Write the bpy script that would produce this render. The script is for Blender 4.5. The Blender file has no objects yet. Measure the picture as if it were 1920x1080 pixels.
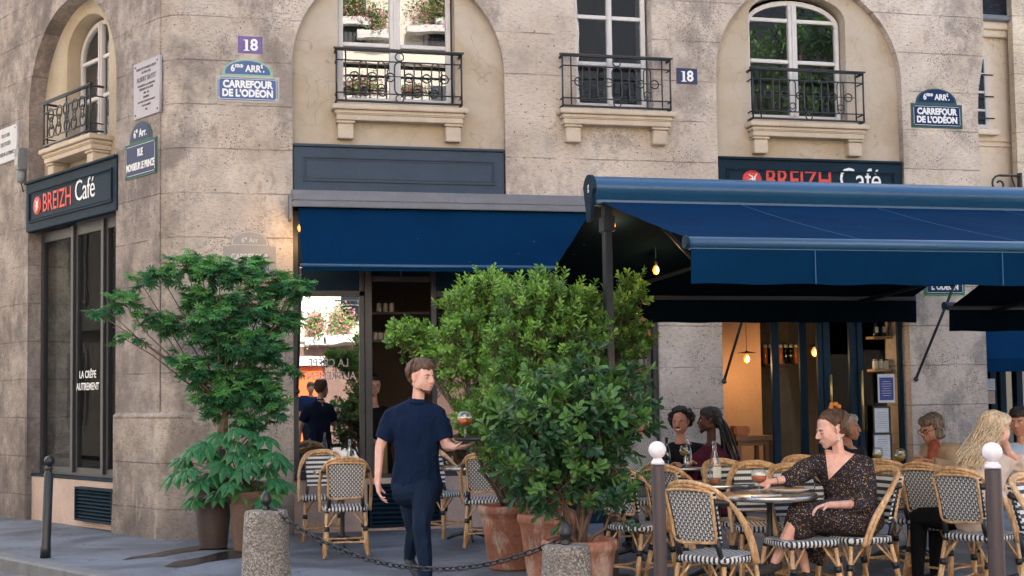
import bpy, bmesh, math, random
import numpy as np
from mathutils import Vector, Matrix, Euler, noise
S = bpy.context.scene
C = S.collection
PI = math.pi
rad = math.radians
random.seed(7)

# ------------------------------------------------------------------ camera
FPX, CYP, EYE = 2400.0, 607.9, 1.40
def _rot(p, r, y):
    c, s = np.cos, np.sin
    Ry = np.array([[c(y), 0, s(y)], [0, 1, 0], [-s(y), 0, c(y)]])
    Rx = np.array([[1, 0, 0], [0, c(p), -s(p)], [0, s(p), c(p)]])
    Rz = np.array([[c(r), -s(r), 0], [s(r), c(r), 0], [0, 0, 1]])
    return Rz @ Rx @ Ry
RC = _rot(rad(-3.29), rad(-.85), rad(-13.14))
cam_d = bpy.data.cameras.new('camera')
cam = bpy.data.objects.new('camera', cam_d)
C.objects.link(cam)
S.camera = cam
cam_d.sensor_fit = 'HORIZONTAL'
cam_d.sensor_width = 36.0
cam_d.lens = FPX / 1920 * 36.0
cam_d.shift_y = (CYP - 540) / 1920
cam_d.clip_start = .1
cam_d.clip_end = 500
def _w(v): return Vector((v[0], v[2], -v[1]))
rt, dn, fw = _w(RC[0]), _w(RC[1]), _w(RC[2])
M = Matrix(((rt.x, -dn.x, -fw.x, 0), (rt.y, -dn.y, -fw.y, 0), (rt.z, -dn.z, -fw.z, EYE), (0, 0, 0, 1)))
cam.matrix_world = M
S.render.resolution_x, S.render.resolution_y = 1024, 576

# ------------------------------------------------------------------ light: open shade, the sun is behind the cafe building
w = bpy.data.worlds.new('World'); S.world = w; w.use_nodes = True
nt = w.node_tree; bg = nt.nodes['Background']
sky = nt.nodes.new('ShaderNodeTexSky'); sky.sky_type = 'NISHITA'; sky.sun_disc = False
SUN_EL, SUN_AZ = rad(42), rad(4)
sky.sun_elevation = SUN_EL; sky.sun_rotation = SUN_AZ
sky.air_density = 1.0; sky.dust_density = 3.5; sky.ozone_density = .6
nt.links.new(sky.outputs[0], bg.inputs[0]); bg.inputs[1].default_value = .13
sl = bpy.data.lights.new('sun', 'SUN'); sl.energy = 4.0; sl.angle = rad(.5); sl.color = (1, .93, .82)
so = bpy.data.objects.new('sun', sl); C.objects.link(so)
sd = Vector((math.sin(SUN_AZ) * math.cos(SUN_EL), math.cos(SUN_AZ) * math.cos(SUN_EL), math.sin(SUN_EL)))
so.rotation_euler = sd.to_track_quat('Z', 'Y').to_euler()
so.location = (0, 0, 40)
S.view_settings.view_transform = 'Standard'; S.view_settings.look = 'None'
S.view_settings.exposure = 2.25; S.view_settings.gamma = 1

# ------------------------------------------------------------------ pixel helpers (where a thing in the photograph stands)
def ray(px, py):
    v = RC.T @ np.array([(px - 960) / FPX, (py - CYP) / FPX, 1.])
    return Vector((v[0], v[2], -v[1]))
def aZ(px, py, z=0):
    d = ray(px, py); return d * ((z - EYE) / d.z) + Vector((0, 0, EYE))
def aY(px, py, y):
    d = ray(px, py); return d * (y / d.y) + Vector((0, 0, EYE))

# ------------------------------------------------------------------ materials
def mat(name, base=(.5, .5, .5), rough=.6, metal=0., spec=.5, **kw):
    m = bpy.data.materials.new(name); m.use_nodes = True
    p = m.node_tree.nodes['Principled BSDF']
    p.inputs['Base Color'].default_value = (*base, 1)
    p.inputs['Roughness'].default_value = rough
    p.inputs['Metallic'].default_value = metal
    p.inputs['Specular IOR Level'].default_value = spec
    for k, v in kw.items():
        p.inputs[k.replace('_', ' ')].default_value = v
    return m
def N(m, t, **kw):
    n = m.node_tree.nodes.new('ShaderNode' + t)
    for k, v in kw.items(): setattr(n, k, v)
    return n
def L(m, a, b): m.node_tree.links.new(a, b)
def coord(m, scale=(1, 1, 1), kind='World'):
    mp = N(m, 'Mapping'); mp.inputs['Scale'].default_value = scale
    if kind == 'World': L(m, N(m, 'NewGeometry').outputs['Position'], mp.inputs[0])
    else: L(m, N(m, 'TexCoord').outputs[kind], mp.inputs[0])
    return mp.outputs[0]
def noisetex(m, vec, scale, detail=4, rough=.55, dist=0.):
    n = N(m, 'TexNoise'); n.inputs['Scale'].default_value = scale; n.inputs['Detail'].default_value = detail
    n.inputs['Roughness'].default_value = rough; n.inputs['Distortion'].default_value = dist
    L(m, vec, n.inputs['Vector']); return n.outputs[0]
def ramp(m, fac, stops):
    r = N(m, 'ValToRGB'); e = r.color_ramp.elements
    while len(e) < len(stops): e.new(.5)
    for el, (p, c) in zip(e, stops):
        el.position = p; el.color = (*c, 1) if not isinstance(c, (int, float)) else (c, c, c, 1)
    L(m, fac, r.inputs[0]); return r.outputs[0]
def mix(m, fac, a, b, mode='MIX'):
    n = N(m, 'Mix', data_type='RGBA', blend_type=mode)
    for s, v in ((n.inputs[0], fac), (n.inputs[6], a), (n.inputs[7], b)):
        if isinstance(v, (int, float)): s.default_value = v
        elif isinstance(v, tuple): s.default_value = (*v, 1)
        else: L(m, v, s)
    return n.outputs[2]
def math_(m, op, a, b=0., clamp=False):
    n = N(m, 'Math', operation=op, use_clamp=clamp)
    for s, v in ((n.inputs[0], a), (n.inputs[1], b)):
        if isinstance(v, (int, float)): s.default_value = v
        else: L(m, v, s)
    return n.outputs[0]
def setc(m, col): L(m, col, m.node_tree.nodes['Principled BSDF'].inputs['Base Color'])
def bump(m, h, strength=.3, dist=.02):
    b = N(m, 'Bump'); b.inputs['Strength'].default_value = strength; b.inputs['Distance'].default_value = dist
    L(m, h, b.inputs['Height']); L(m, b.outputs[0], m.node_tree.nodes['Principled BSDF'].inputs['Normal'])
def worn(name, base, rough=.5, var=.25, scale=3., metal=0., spec=.5, bumpy=.0):
    m = mat(name, base, rough, metal, spec); v = coord(m)
    n = noisetex(m, v, scale, 6, .6)
    a = tuple(min(1, c * (1 + var)) for c in base); b = tuple(c * (1 - var) for c in base)
    n2 = noisetex(m, v, scale * 14, 3, .6)
    c = mix(m, ramp(m, n, [(.3, 0.), (.7, 1.)]), b, a)
    c = mix(m, .35, c, mix(m, ramp(m, n2, [(.35, 0.), (.65, 1.)]), b, a)); setc(m, c)
    if bumpy: bump(m, n2, bumpy, .01)
    return m

def stone(name, tint=(1, 1, 1), dark=1.0):
    m = mat(name, rough=.92, spec=.2); v = coord(m)
    n1 = noisetex(m, v, .9, 8, .62, .4); n2 = noisetex(m, v, 5, 6, .6); n3 = noisetex(m, coord(m, (1, 1, 3.2)), 16, 5, .7)
    c1 = mix(m, ramp(m, n1, [(.36, 0.), (.62, 1.)]), (.34 * tint[0], .285 * tint[1], .24 * tint[2]), (.68 * tint[0], .60 * tint[1], .52 * tint[2]))
    c = mix(m, ramp(m, n2, [(.3, .0), (.7, .7)]), c1, (.56 * tint[0], .455 * tint[1], .36 * tint[2]))
    c = mix(m, ramp(m, n3, [(.36, .45), (.50, .0)]), c, (.20, .16, .135))
    # pits
    vo = N(m, 'TexVoronoi'); vo.inputs['Scale'].default_value = 44; vo.inputs['Randomness'].default_value = 1
    L(m, v, vo.inputs['Vector'])
    vo2 = N(m, 'TexVoronoi'); vo2.inputs['Scale'].default_value = 12; L(m, v, vo2.inputs['Vector'])
    dens = ramp(m, noisetex(m, v, 1.7, 4, .6), [(.49, 0.), (.60, 1.)])
    pit = math_(m, 'MULTIPLY', ramp(m, vo.outputs['Distance'], [(.20, .8), (.36, 0.)]), dens)
    pit2 = ramp(m, vo2.outputs['Distance'], [(.07, 1.), (.12, 0.)])
    p = math_(m, 'MAXIMUM', pit, pit2, True)
    c = mix(m, math_(m, 'MULTIPLY', p, .8), c, (.05, .038, .03))
    # repaired pale patches
    vp = N(m, 'TexVoronoi'); vp.inputs['Scale'].default_value = 2.3; L(m, coord(m, (1.2, 1.2, 1)), vp.inputs['Vector'])
    pr = math_(m, 'ADD', vp.outputs['Distance'], math_(m, 'MULTIPLY', noisetex(m, v, 9, 3), .16))
    zz = N(m, 'SeparateXYZ'); L(m, v, zz.inputs[0])
    band = ramp(m, math_(m, 'DIVIDE', zz.outputs[2], 10.), [(.33, 0.), (.36, 1.), (.47, 1.), (.49, 0.)])
    c = mix(m, math_(m, 'MULTIPLY', math_(m, 'MULTIPLY', ramp(m, pr, [(.24, .75), (.26, 0.)]), band), .8), c, (.50, .41, .30))
    # courses
    zs = math_(m, 'MULTIPLY', math_(m, 'ADD', zz.outputs[2], math_(m, 'MULTIPLY', noisetex(m, v, 3, 2), .018)), 1 / .47)
    fr = math_(m, 'FRACT', math_(m, 'ADD', zs, .35))
    j = ramp(m, fr, [(0., 1.), (.018, 1.), (.032, 0.)])
    j = math_(m, 'MULTIPLY', j, ramp(m, noisetex(m, v, 2.2, 3), [(.38, .0), (.56, 1.)]))
    c = mix(m, math_(m, 'MULTIPLY', j, .55), c, (.12, .09, .075))
    # big soot stains and the dirty foot of the walls: dirt with its own ragged shape
    st = ramp(m, noisetex(m, coord(m, (1, 1, .7)), 1.3, 12, .78, .15), [(.50, 0.), (.60, .50 * dark)])
    c = mix(m, st, c, (.115, .098, .092))
    foot = math_(m, 'ADD', zz.outputs[2], math_(m, 'MULTIPLY', noisetex(m, coord(m, (1, 1, .35)), 2.6, 6, .62), 2.4))
    d = ramp(m, math_(m, 'DIVIDE', foot, 6.), [(.20, .60 * dark), (.32, .15 * dark), (.5, 0.)])
    c = mix(m, d, c, (.075, .066, .066))
    # the corner towards the side street is darker, with a ragged edge
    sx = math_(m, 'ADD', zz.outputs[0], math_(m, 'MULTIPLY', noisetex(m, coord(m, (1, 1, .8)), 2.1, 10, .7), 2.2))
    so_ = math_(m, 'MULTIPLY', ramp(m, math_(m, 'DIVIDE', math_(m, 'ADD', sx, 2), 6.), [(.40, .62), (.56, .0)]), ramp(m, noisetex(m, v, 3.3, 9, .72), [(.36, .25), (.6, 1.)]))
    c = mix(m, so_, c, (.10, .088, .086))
    # thin pale lime runs
    lr = ramp(m, noisetex(m, coord(m, (1, 1, .22)), 6, 5, .6), [(.62, 0.), (.72, .45)])
    c = mix(m, lr, c, (.52, .46, .42))
    setc(m, c)
    h = math_(m, 'SUBTRACT', math_(m, 'ADD', math_(m, 'MULTIPLY', n3, .5), n2), math_(m, 'ADD', p, math_(m, 'MULTIPLY', j, 1.2)))
    bump(m, h, .55, .02)
    return m
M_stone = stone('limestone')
M_stoneL = stone('darker_limestone', (.86, .86, .90), 1.25)  # darker, cooler limestone with stronger stains, for the left wall

def plaster(name, base, stain=.5):
    m = mat(name, base, .85, spec=.25); v = coord(m)
    n = noisetex(m, v, 1.4, 7, .6, .5); n2 = noisetex(m, v, 7, 5, .6)
    c = mix(m, ramp(m, n, [(.38, stain), (.62, 0.)]), base, (base[0] * .72, base[1] * .60, base[2] * .40))
    c = mix(m, ramp(m, n2, [(.3, .35), (.5, 0.)]), c, tuple(x * .68 for x in base))
    vo = N(m, 'TexVoronoi', feature='DISTANCE_TO_EDGE'); vo.inputs['Scale'].default_value = .9
    wv = N(m, 'VectorMath', operation='ADD'); L(m, v, wv.inputs[0])
    nn = N(m, 'TexNoise'); nn.inputs['Scale'].default_value = 3; L(m, v, nn.inputs['Vector']); L(m, nn.outputs['Color'], wv.inputs[1])
    L(m, wv.outputs[0], vo.inputs['Vector'])
    c = mix(m, ramp(m, vo.outputs['Distance'], [(.0, .55), (.006, 0.)]), c, tuple(x * .4 for x in base))
    setc(m, c); bump(m, n2, .15, .01); return m
M_stucco = plaster('cream_stucco', (.50, .43, .345))
M_cream = plaster('pale_render', (.80, .68, .54), .15)
M_sill = worn('painted_stone_sill', (.52, .43, .33), .8, .18, 4, bumpy=.2)
M_pink = worn('pinkish_render', (.50, .38, .32), .85, .2, 2.5, bumpy=.1)
M_white = worn('white_window_paint', (.62, .59, .57), .45, .08, 5)
M_navy = worn('navy_joinery_paint', (.006, .021, .038), .6, .25, 2, 0, .15)
M_navygrey = worn('faded_slate_blue_paint', (.030, .052, .082), .5, .2, 2, 0, .25)
M_black = worn('black_iron', (.012, .014, .017), .45, .3, 9, spec=.6)
M_grey = worn('grey_metal_rail', (.13, .14, .17), .5, .2, 3, .2)
M_frame = worn('charcoal_shop_frame', (.032, .033, .037), .42, .25, 4)
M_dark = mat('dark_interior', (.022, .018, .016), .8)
M_dkwood = worn('dark_interior_wood', (.05, .03, .02), .6, .3, 4)
M_zinc = worn('zinc_grey', (.20, .21, .22), .5, .2, 3, .3)

def glass(name, refl=.30, tint=(.8, .85, .85), fr_k=.5):
    m = bpy.data.materials.new(name); m.use_nodes = True
    t = m.node_tree; t.nodes.clear()
    o = t.nodes.new('ShaderNodeOutputMaterial'); mx = t.nodes.new('ShaderNodeMixShader')
    tr = t.nodes.new('ShaderNodeBsdfTransparent'); gl = t.nodes.new('ShaderNodeBsdfGlossy')
    tr.inputs[0].default_value = (*tint, 1); gl.inputs['Roughness'].default_value = .0; gl.inputs[0].default_value = (.95, .97, 1, 1)
    lw = t.nodes.new('ShaderNodeLayerWeight'); lw.inputs[0].default_value = .35
    ad = t.nodes.new('ShaderNodeMath'); ad.operation = 'ADD'; ad.use_clamp = True; ad.inputs[1].default_value = refl
    ml = t.nodes.new('ShaderNodeMath'); ml.operation = 'MULTIPLY'; ml.inputs[1].default_value = fr_k
    t.links.new(lw.outputs['Fresnel'], ml.inputs[0]); t.links.new(ml.outputs[0], ad.inputs[0]); t.links.new(ad.outputs[0], mx.inputs[0])
    tc = t.nodes.new('ShaderNodeTexCoord'); no = t.nodes.new('ShaderNodeTexNoise'); no.inputs['Scale'].default_value = 1.3
    bp = t.nodes.new('ShaderNodeBump'); bp.inputs['Strength'].default_value = .05; bp.inputs['Distance'].default_value = .02
    t.links.new(tc.outputs['Object'], no.inputs['Vector']); t.links.new(no.outputs[0], bp.inputs['Height']); t.links.new(bp.outputs[0], gl.inputs['Normal'])
    t.links.new(tr.outputs[0], mx.inputs[1]); t.links.new(gl.outputs[0], mx.inputs[2]); t.links.new(mx.outputs[0], o.inputs[0])
    return m
M_pane = glass('window_glass', .10, fr_k=.35)
M_panehi = glass('sky_bright_window_glass', .18)
M_shop = glass('shop_glass', .0, fr_k=.12)
M_clear = glass('clear_glassware', .07, (.93, .94, .94), fr_k=.6)
M_smoke = glass('dark_bottle_glass', .06, (.10, .13, .08))

# fabric
def fabric(name, base):
    m = mat(name, base, .95, spec=.03); v = coord(m)
    n = noisetex(m, v, 1.2, 5, .6); f = noisetex(m, v, 60, 3, .6)
    c = mix(m, ramp(m, n, [(.3, 0.), (.7, 1.)]), tuple(x * .86 for x in base), tuple(x * 1.14 for x in base))
    vo = N(m, 'TexVoronoi'); vo.inputs['Scale'].default_value = 4.5; L(m, v, vo.inputs['Vector'])
    c = mix(m, ramp(m, vo.outputs['Distance'], [(.018, .6), (.03, 0.)]), c, (.22, .30, .42))
    setc(m, c); bump(m, math_(m, 'ADD', f, math_(m, 'MULTIPLY', n, .6)), .2, .01); return m
M_awn = fabric('royal_blue_canvas', (.002, .023, .065))
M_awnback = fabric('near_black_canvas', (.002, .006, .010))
M_awnbar = worn('blue_powder_coated_metal', (.014, .07, .15), .36, .08, 2, .0, .6)

# ------------------------------------------------------------------ mesh builder
def autocol(o): C.objects.link(o); return o
class MB:
    def __init__(s): s.v = []; s.f = []; s.m = []; s.sm = []
    def add(s, vs, fs, mi=0, T=None, smooth=False):
        b = len(s.v)
        s.v += [tuple(T @ Vector(v)) if T is not None else tuple(v) for v in vs]
        s.f += [tuple(i + b for i in f) for f in fs]; s.m += [mi] * len(fs); s.sm += [smooth] * len(fs); return s
    def box(s, x0, x1, y0, y1, z0, z1, mi=0, T=None):
        return s.add([(x, y, z) for z in (z0, z1) for y in (y0, y1) for x in (x0, x1)],
                     [(0, 2, 3, 1), (4, 5, 7, 6), (0, 1, 5, 4), (2, 6, 7, 3), (0, 4, 6, 2), (1, 3, 7, 5)], mi, T)
    def bev(s, x0, x1, y0, y1, z0, z1, b=.004, mi=0, T=None):
        # box whose edges along all axes are chamfered
        bm = bmesh.new(); bmesh.ops.create_cube(bm, size=1)
        for v in bm.verts: v.co = Vector(((x0 + x1) / 2 + v.co.x * (x1 - x0), (y0 + y1) / 2 + v.co.y * (y1 - y0), (z0 + z1) / 2 + v.co.z * (z1 - z0)))
        bmesh.ops.bevel(bm, geom=bm.edges[:], offset=b, segments=2, affect='EDGES')
        return s.bm(bm, mi, T)
    def bm(s, bm, mi=0, T=None, smooth=False):
        bm.verts.index_update()
        s.add([v.co[:] for v in bm.verts], [[v.index for v in f.verts] for f in bm.faces], mi, T, smooth); bm.free(); return s
    def tube(s, pts, r, n=8, closed=False, mi=0, T=None, cap=True, smooth=True):
        pts = [Vector(p) for p in pts]; k = len(pts)
        rs = r if isinstance(r, (list, tuple)) else [r] * k
        vs = []; up = None
        for i, p in enumerate(pts):
            if closed: t = pts[(i + 1) % k] - pts[i - 1]
            else: t = pts[min(i + 1, k - 1)] - pts[max(i - 1, 0)]
            t = t.normalized() if t.length > 1e-9 else Vector((0, 0, 1))
            if up is None: up = t.orthogonal().normalized()
            up = (up - t * up.dot(t)); up = up.normalized() if up.length > 1e-6 else t.orthogonal().normalized()
            sd_ = t.cross(up)
            for j in range(n):
                a = 2 * PI * j / n; vs.append(p + (up * math.cos(a) + sd_ * math.sin(a)) * rs[i])
        fs = []
        for i in range(k if closed else k - 1):
            for j in range(n):
                a = i * n + j; b = i * n + (j + 1) % n; c = ((i + 1) % k) * n + (j + 1) % n; d = ((i + 1) % k) * n + j
                fs.append((a, b, c, d))
        s.add(vs, fs, mi, T, smooth)
        if cap and not closed:
            s.add([], [], mi); b = len(s.v) - len(vs)
            s.f += [tuple(b + j for j in reversed(range(n))), tuple(b + (k - 1) * n + j for j in range(n))]; s.m += [mi] * 2; s.sm += [False] * 2
        return s
    def lathe(s, prof, n=24, mi=0, T=None, smooth=True, jit=0):
        vs = []; fs = []
        for (r, z) in prof:
            for j in range(n): a = 2 * PI * j / n; vs.append((r * math.cos(a), r * math.sin(a), z))
        for i in range(len(prof) - 1):
            for j in range(n): fs.append((i * n + j, i * n + (j + 1) % n, (i + 1) * n + (j + 1) % n, (i + 1) * n + j))
        if prof[0][0] > 1e-4: fs.append(tuple(reversed(range(n))))
        if prof[-1][0] > 1e-4: fs.append(tuple((len(prof) - 1) * n + j for j in range(n)))
        return s.add(vs, fs, mi, T, smooth)
    def sphere(s, c, r, mi=0, n=16, T=None):
        rr = r if isinstance(r, (list, tuple)) else (r, r, r)
        vs = []; fs = []; m = n // 2
        for i in range(m + 1):
            for j in range(n):
                a = PI * i / m; b = 2 * PI * j / n
                vs.append((c[0] + rr[0] * math.sin(a) * math.cos(b), c[1] + rr[1] * math.sin(a) * math.sin(b), c[2] + rr[2] * math.cos(a)))
        for i in range(m):
            for j in range(n): fs.append((i * n + j, (i + 1) * n + j, (i + 1) * n + (j + 1) % n, i * n + (j + 1) % n))
        return s.add(vs, fs, mi, T, True)
    def build(s, name, mats, parent=None, T=None):
        me = bpy.data.meshes.new(name); me.from_pydata([tuple(v) for v in s.v], [], s.f)
        if not isinstance(mats, (list, tuple)): mats = [mats]
        for m in mats: me.materials.append(m)
        me.polygons.foreach_set('material_index', s.m); me.polygons.foreach_set('use_smooth', s.sm)
        me.update(); o = bpy.data.objects.new(name, me); C.objects.link(o)
        return attach(o, parent, T)
def attach(o, parent=None, T=None):
    if T is not None: o.matrix_world = T
    if parent is not None:
        o.parent = parent
        o.matrix_parent_inverse = wm(parent).inverted()
    return o
def wm(o):
    if o.parent is None: return o.matrix_basis.copy()
    return wm(o.parent) @ o.matrix_parent_inverse @ o.matrix_basis
def tag(o, label=None, cat=None, group=None, kind=None):
    for k, v in (('label', label), ('category', cat), ('group', group), ('kind', kind)):
        if v: o[k] = v
    return o
def thing(name, label, cat, loc=(0, 0, 0), rz=0., group=None):
    o = bpy.data.objects.new(name, None); C.objects.link(o); o.location = loc; o.rotation_euler = (0, 0, rz); o.empty_display_size = .1
    o.matrix_basis = Matrix.Translation(Vector(loc)) @ Matrix.Rotation(rz, 4, 'Z')
    return tag(o, label, cat, group)
def copy_thing(o, loc, rz, label, group=None):
    def cp(a, par):
        c = a.copy(); C.objects.link(c)
        if par is not None: c.parent = par; c.matrix_parent_inverse = a.matrix_parent_inverse.copy()
        for ch in [x for x in KIDS.get(a.name, [])]: cp(ch, c)
        return c
    c = cp(o, None); c.matrix_basis = Matrix.Translation(Vector(loc)) @ Matrix.Rotation(rz, 4, 'Z')
    c['label'] = label
    if group: c['group'] = group
    return c
KIDS = {}
def kids_of(o):
    def walk(a):
        KIDS[a.name] = [x for x in bpy.data.objects if x.parent == a]
        for x in KIDS[a.name]: walk(x)
    walk(o)
WS = bpy.data.scenes.new('workshop')          # a scratch scene, removed at the end, where curves and modifiers are turned into meshes
def to_mesh_obj(co, name, m, parent, T=None):
    C.objects.unlink(co); WS.collection.objects.link(co)
    with bpy.context.temp_override(scene=WS, view_layer=WS.view_layers[0]):
        dg = bpy.context.evaluated_depsgraph_get(); dg.update()
        me = bpy.data.meshes.new_from_object(co.evaluated_get(dg)); me.name = name
    me.materials.clear()
    for x in (m if isinstance(m, (list, tuple)) else [m]): me.materials.append(x)
    bpy.data.objects.remove(co)
    o = bpy.data.objects.new(name, me); C.objects.link(o); return attach(o, parent, T)
def plate(name, outline, holes, th, m, parent, T, bevel=0.):
    """flat plate with holes: outline in local XY (x across, y up), thickness th going to local -Z; T maps it to the world"""
    cu = bpy.data.curves.new(name, 'CURVE'); cu.dimensions = '2D'; cu.fill_mode = 'BOTH'
    for pl in [outline] + list(holes):
        sp = cu.splines.new('POLY'); sp.points.add(len(pl) - 1); sp.use_cyclic_u = True
        for i, p in enumerate(pl): sp.points[i].co = (p[0], p[1], 0, 1)
    cu.extrude = th / 2; cu.bevel_depth = bevel
    co = bpy.data.objects.new(name, cu); C.objects.link(co)
    return to_mesh_obj(co, name, m, parent, T @ Matrix.Translation((0, 0, -th / 2)))
def text(s_, size, m, parent, T, name='lettering', bold=0., space=1., xs=1., align='CENTER', ext=.002, shear=0.):
    cu = bpy.data.curves.new(name, 'FONT'); cu.body = s_; cu.size = size; cu.extrude = ext; cu.offset = bold
    cu.align_x = align; cu.align_y = 'CENTER'; cu.space_character = space; cu.resolution_u = 3; cu.shear = shear
    co = bpy.data.objects.new(name, cu); C.objects.link(co)
    return to_mesh_obj(co, name, m, parent, T @ Matrix.Diagonal((xs, 1, 1, 1)))
def plane_T(o, ux, n):
    """local x -> ux, local y -> up, local z -> outward normal n"""
    u = Vector((ux[0], ux[1], 0)).normalized(); nn = Vector((n[0], n[1], 0)).normalized()
    return Matrix(((u.x, 0, nn.x, o[0]), (u.y, 0, nn.y, o[1]), (0, 1, 0, o[2]), (0, 0, 0, 1)))
YF = 13.7
def TF(y=YF, x=0, z=0): return plane_T((x, y, z), (1, 0), (0, -1))         # front facade, faces the camera
A0 = Vector((-1.04, 14.68)); U = Vector((-math.cos(rad(59.5)), math.sin(rad(59.5)))); NL = Vector((-U.y, U.x))
def TL(off=0., a=0., z=0.):                                                  # left facade; local x = -a (runs to the right)
    p = A0 + U * a + NL * off; return plane_T((p.x, p.y, z), (-U.x, -U.y), (NL.x, NL.y))
def arch(x0, x1, zb, zs, n=28):
    c = (x0 + x1) / 2; r = (x1 - x0) / 2
    return [(x1, zb)] + [(c + r * math.cos(PI * i / n), zs + r * math.sin(PI * i / n)) for i in range(n + 1)] + [(x0, zb)]
def rect(x0, x1, z0, z1): return [(x0, z0), (x1, z0), (x1, z1), (x0, z1)]
# ================================================================== the setting
def ground_mat(name, base, blue=(1, 1, 1), cracks=.5, stains=True):
    m = mat(name, base, .75, spec=.35); v = coord(m)
    n = noisetex(m, v, 1.1, 7, .6, .6); f = noisetex(m, v, 55, 4, .7); g = noisetex(m, v, 260, 2, .6)
    c = mix(m, ramp(m, n, [(.38, 0.), (.60, 1.)]), tuple(x * .58 for x in base), tuple(x * 1.3 for x in base))
    c = mix(m, ramp(m, f, [(.35, .45), (.55, 0.)]), c, tuple(x * .55 for x in base))
    c = mix(m, ramp(m, g, [(.6, 0.), (.75, .35)]), c, tuple(min(1, x * 2.2) for x in base))
    vo = N(m, 'TexVoronoi', feature='DISTANCE_TO_EDGE'); vo.inputs['Scale'].default_value = .55
    wv = N(m, 'VectorMath', operation='ADD'); L(m, v, wv.inputs[0])
    nn = N(m, 'TexNoise'); nn.inputs['Scale'].default_value = 2.2; nn.inputs['Detail'].default_value = 6; L(m, v, nn.inputs['Vector'])
    L(m, nn.outputs['Color'], wv.inputs[1]); L(m, wv.outputs[0], vo.inputs['Vector'])
    c = mix(m, ramp(m, vo.outputs['Distance'], [(.0, cracks), (.012, 0.)]), c, tuple(x * .3 for x in base))
    setc(m, c)
    r = ramp(m, n, [(.35, .62), (.7, .85)]); L(m, r, m.node_tree.nodes['Principled BSDF'].inputs['Roughness'])
    bump(m, math_(m, 'ADD', f, math_(m, 'MULTIPLY', g, .4)), .35, .01); return m
M_pave = ground_mat('pavement_asphalt', (.15, .168, .192))
M_road = ground_mat('road_asphalt', (.19, .195, .20))
M_kerb = worn('granite_kerb', (.16, .165, .17), .75, .3, 6, bumpy=.4)
def structure(o): o['kind'] = 'structure'; return o
structure(MB().add([(-150, -150, -.12), (150, -150, -.12), (150, 150, -.12), (-150, 150, -.12)], [(0, 1, 2, 3)]).build('road', M_road))
# kerb line measured in the photograph: from the lower left corner forwards to the street side
K = [(-14, 34.2), (-7.6, 22.6), (-3.35, 15.1), (-2.6, 13.9), (-1.95, 12.75), (-.95, 11.08), (.05, 9.55), (.75, 7.6), (1.6, 5.9), (3.2, 4.6), (6, 3.6), (16, 1.5), (40, -3)]
def smooth_line(P, k=6):
    out = []
    for i in range(len(P) - 1):
        p0, p1, p2, p3 = (Vector(P[max(0, min(len(P) - 1, i + d))]) for d in (-1, 0, 1, 2))
        for j in range(k):
            t = j / k; out.append(.5 * ((2 * p1) + (-p0 + p2) * t + (2 * p0 - 5 * p1 + 4 * p2 - p3) * t * t + (-p0 + 3 * p1 - 3 * p2 + p3) * t ** 3))
    return out + [Vector(P[-1])]
KL = smooth_line(K)
def off_line(P, d):
    o = []
    for i, p in enumerate(P):
        t = (P[min(i + 1, len(P) - 1)] - P[max(0, i - 1)]).normalized(); o.append(p + Vector((-t.y, t.x)) * d)
    return o
KI = off_line(KL, .16)
mb = MB(); n = len(KI)
mb.add([(p.x, p.y, 0) for p in KI] + [(60, -3, 0), (60, 80, 0), (-30, 80, 0)], [tuple(range(n + 3))]); structure(mb.build('pavement', M_pave))
mb = MB()
for i in range(n - 1):
    a, b, c, d = KL[i], KL[i + 1], KI[i + 1], KI[i]
    mb.add([(a.x, a.y, -.12), (b.x, b.y, -.12), (b.x, b.y, -.015), (a.x, a.y, -.015), (a.x * .9 + d.x * .1, a.y * .9 + d.y * .1, .004), (b.x * .9 + c.x * .1, b.y * .9 + c.y * .1, .004), (c.x, c.y, .004), (d.x, d.y, .004)],
           [(0, 1, 2, 3), (3, 2, 5, 4), (4, 5, 6, 7)])
structure(mb.build('kerb', M_kerb))
# dark water runs from the pots, lying on the pavement
M_wet = mat('wet_asphalt', (.012, .013, .015), .25, spec=.6)
def wet(pp, label):
    pts = [aZ(x, y, .004) for x, y in pp]
    tag(MB().add([(p.x, p.y, .004) for p in pts], [tuple(range(len(pts)))]).build('wet_streak', M_wet), label, 'wet streak', 'wet streaks running from the plant pots')
wet([(228, 1050), (262, 1046), (305, 1043), (345, 1036), (380, 1031), (430, 1030), (420, 1021), (380, 1021), (345, 1027), (310, 1033), (275, 1040), (245, 1044)], 'dark wet streak on the pavement from the darker rear pot, the farther one')
wet([(308, 1062), (330, 1064), (360, 1060), (392, 1053), (430, 1048), (462, 1044), (466, 1032), (440, 1031), (408, 1036), (380, 1044), (350, 1049), (325, 1053)], 'dark wet streak on the pavement from the brown front pot, the nearer one')
# gutter of dirt along the wall foot is part of the building below

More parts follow.
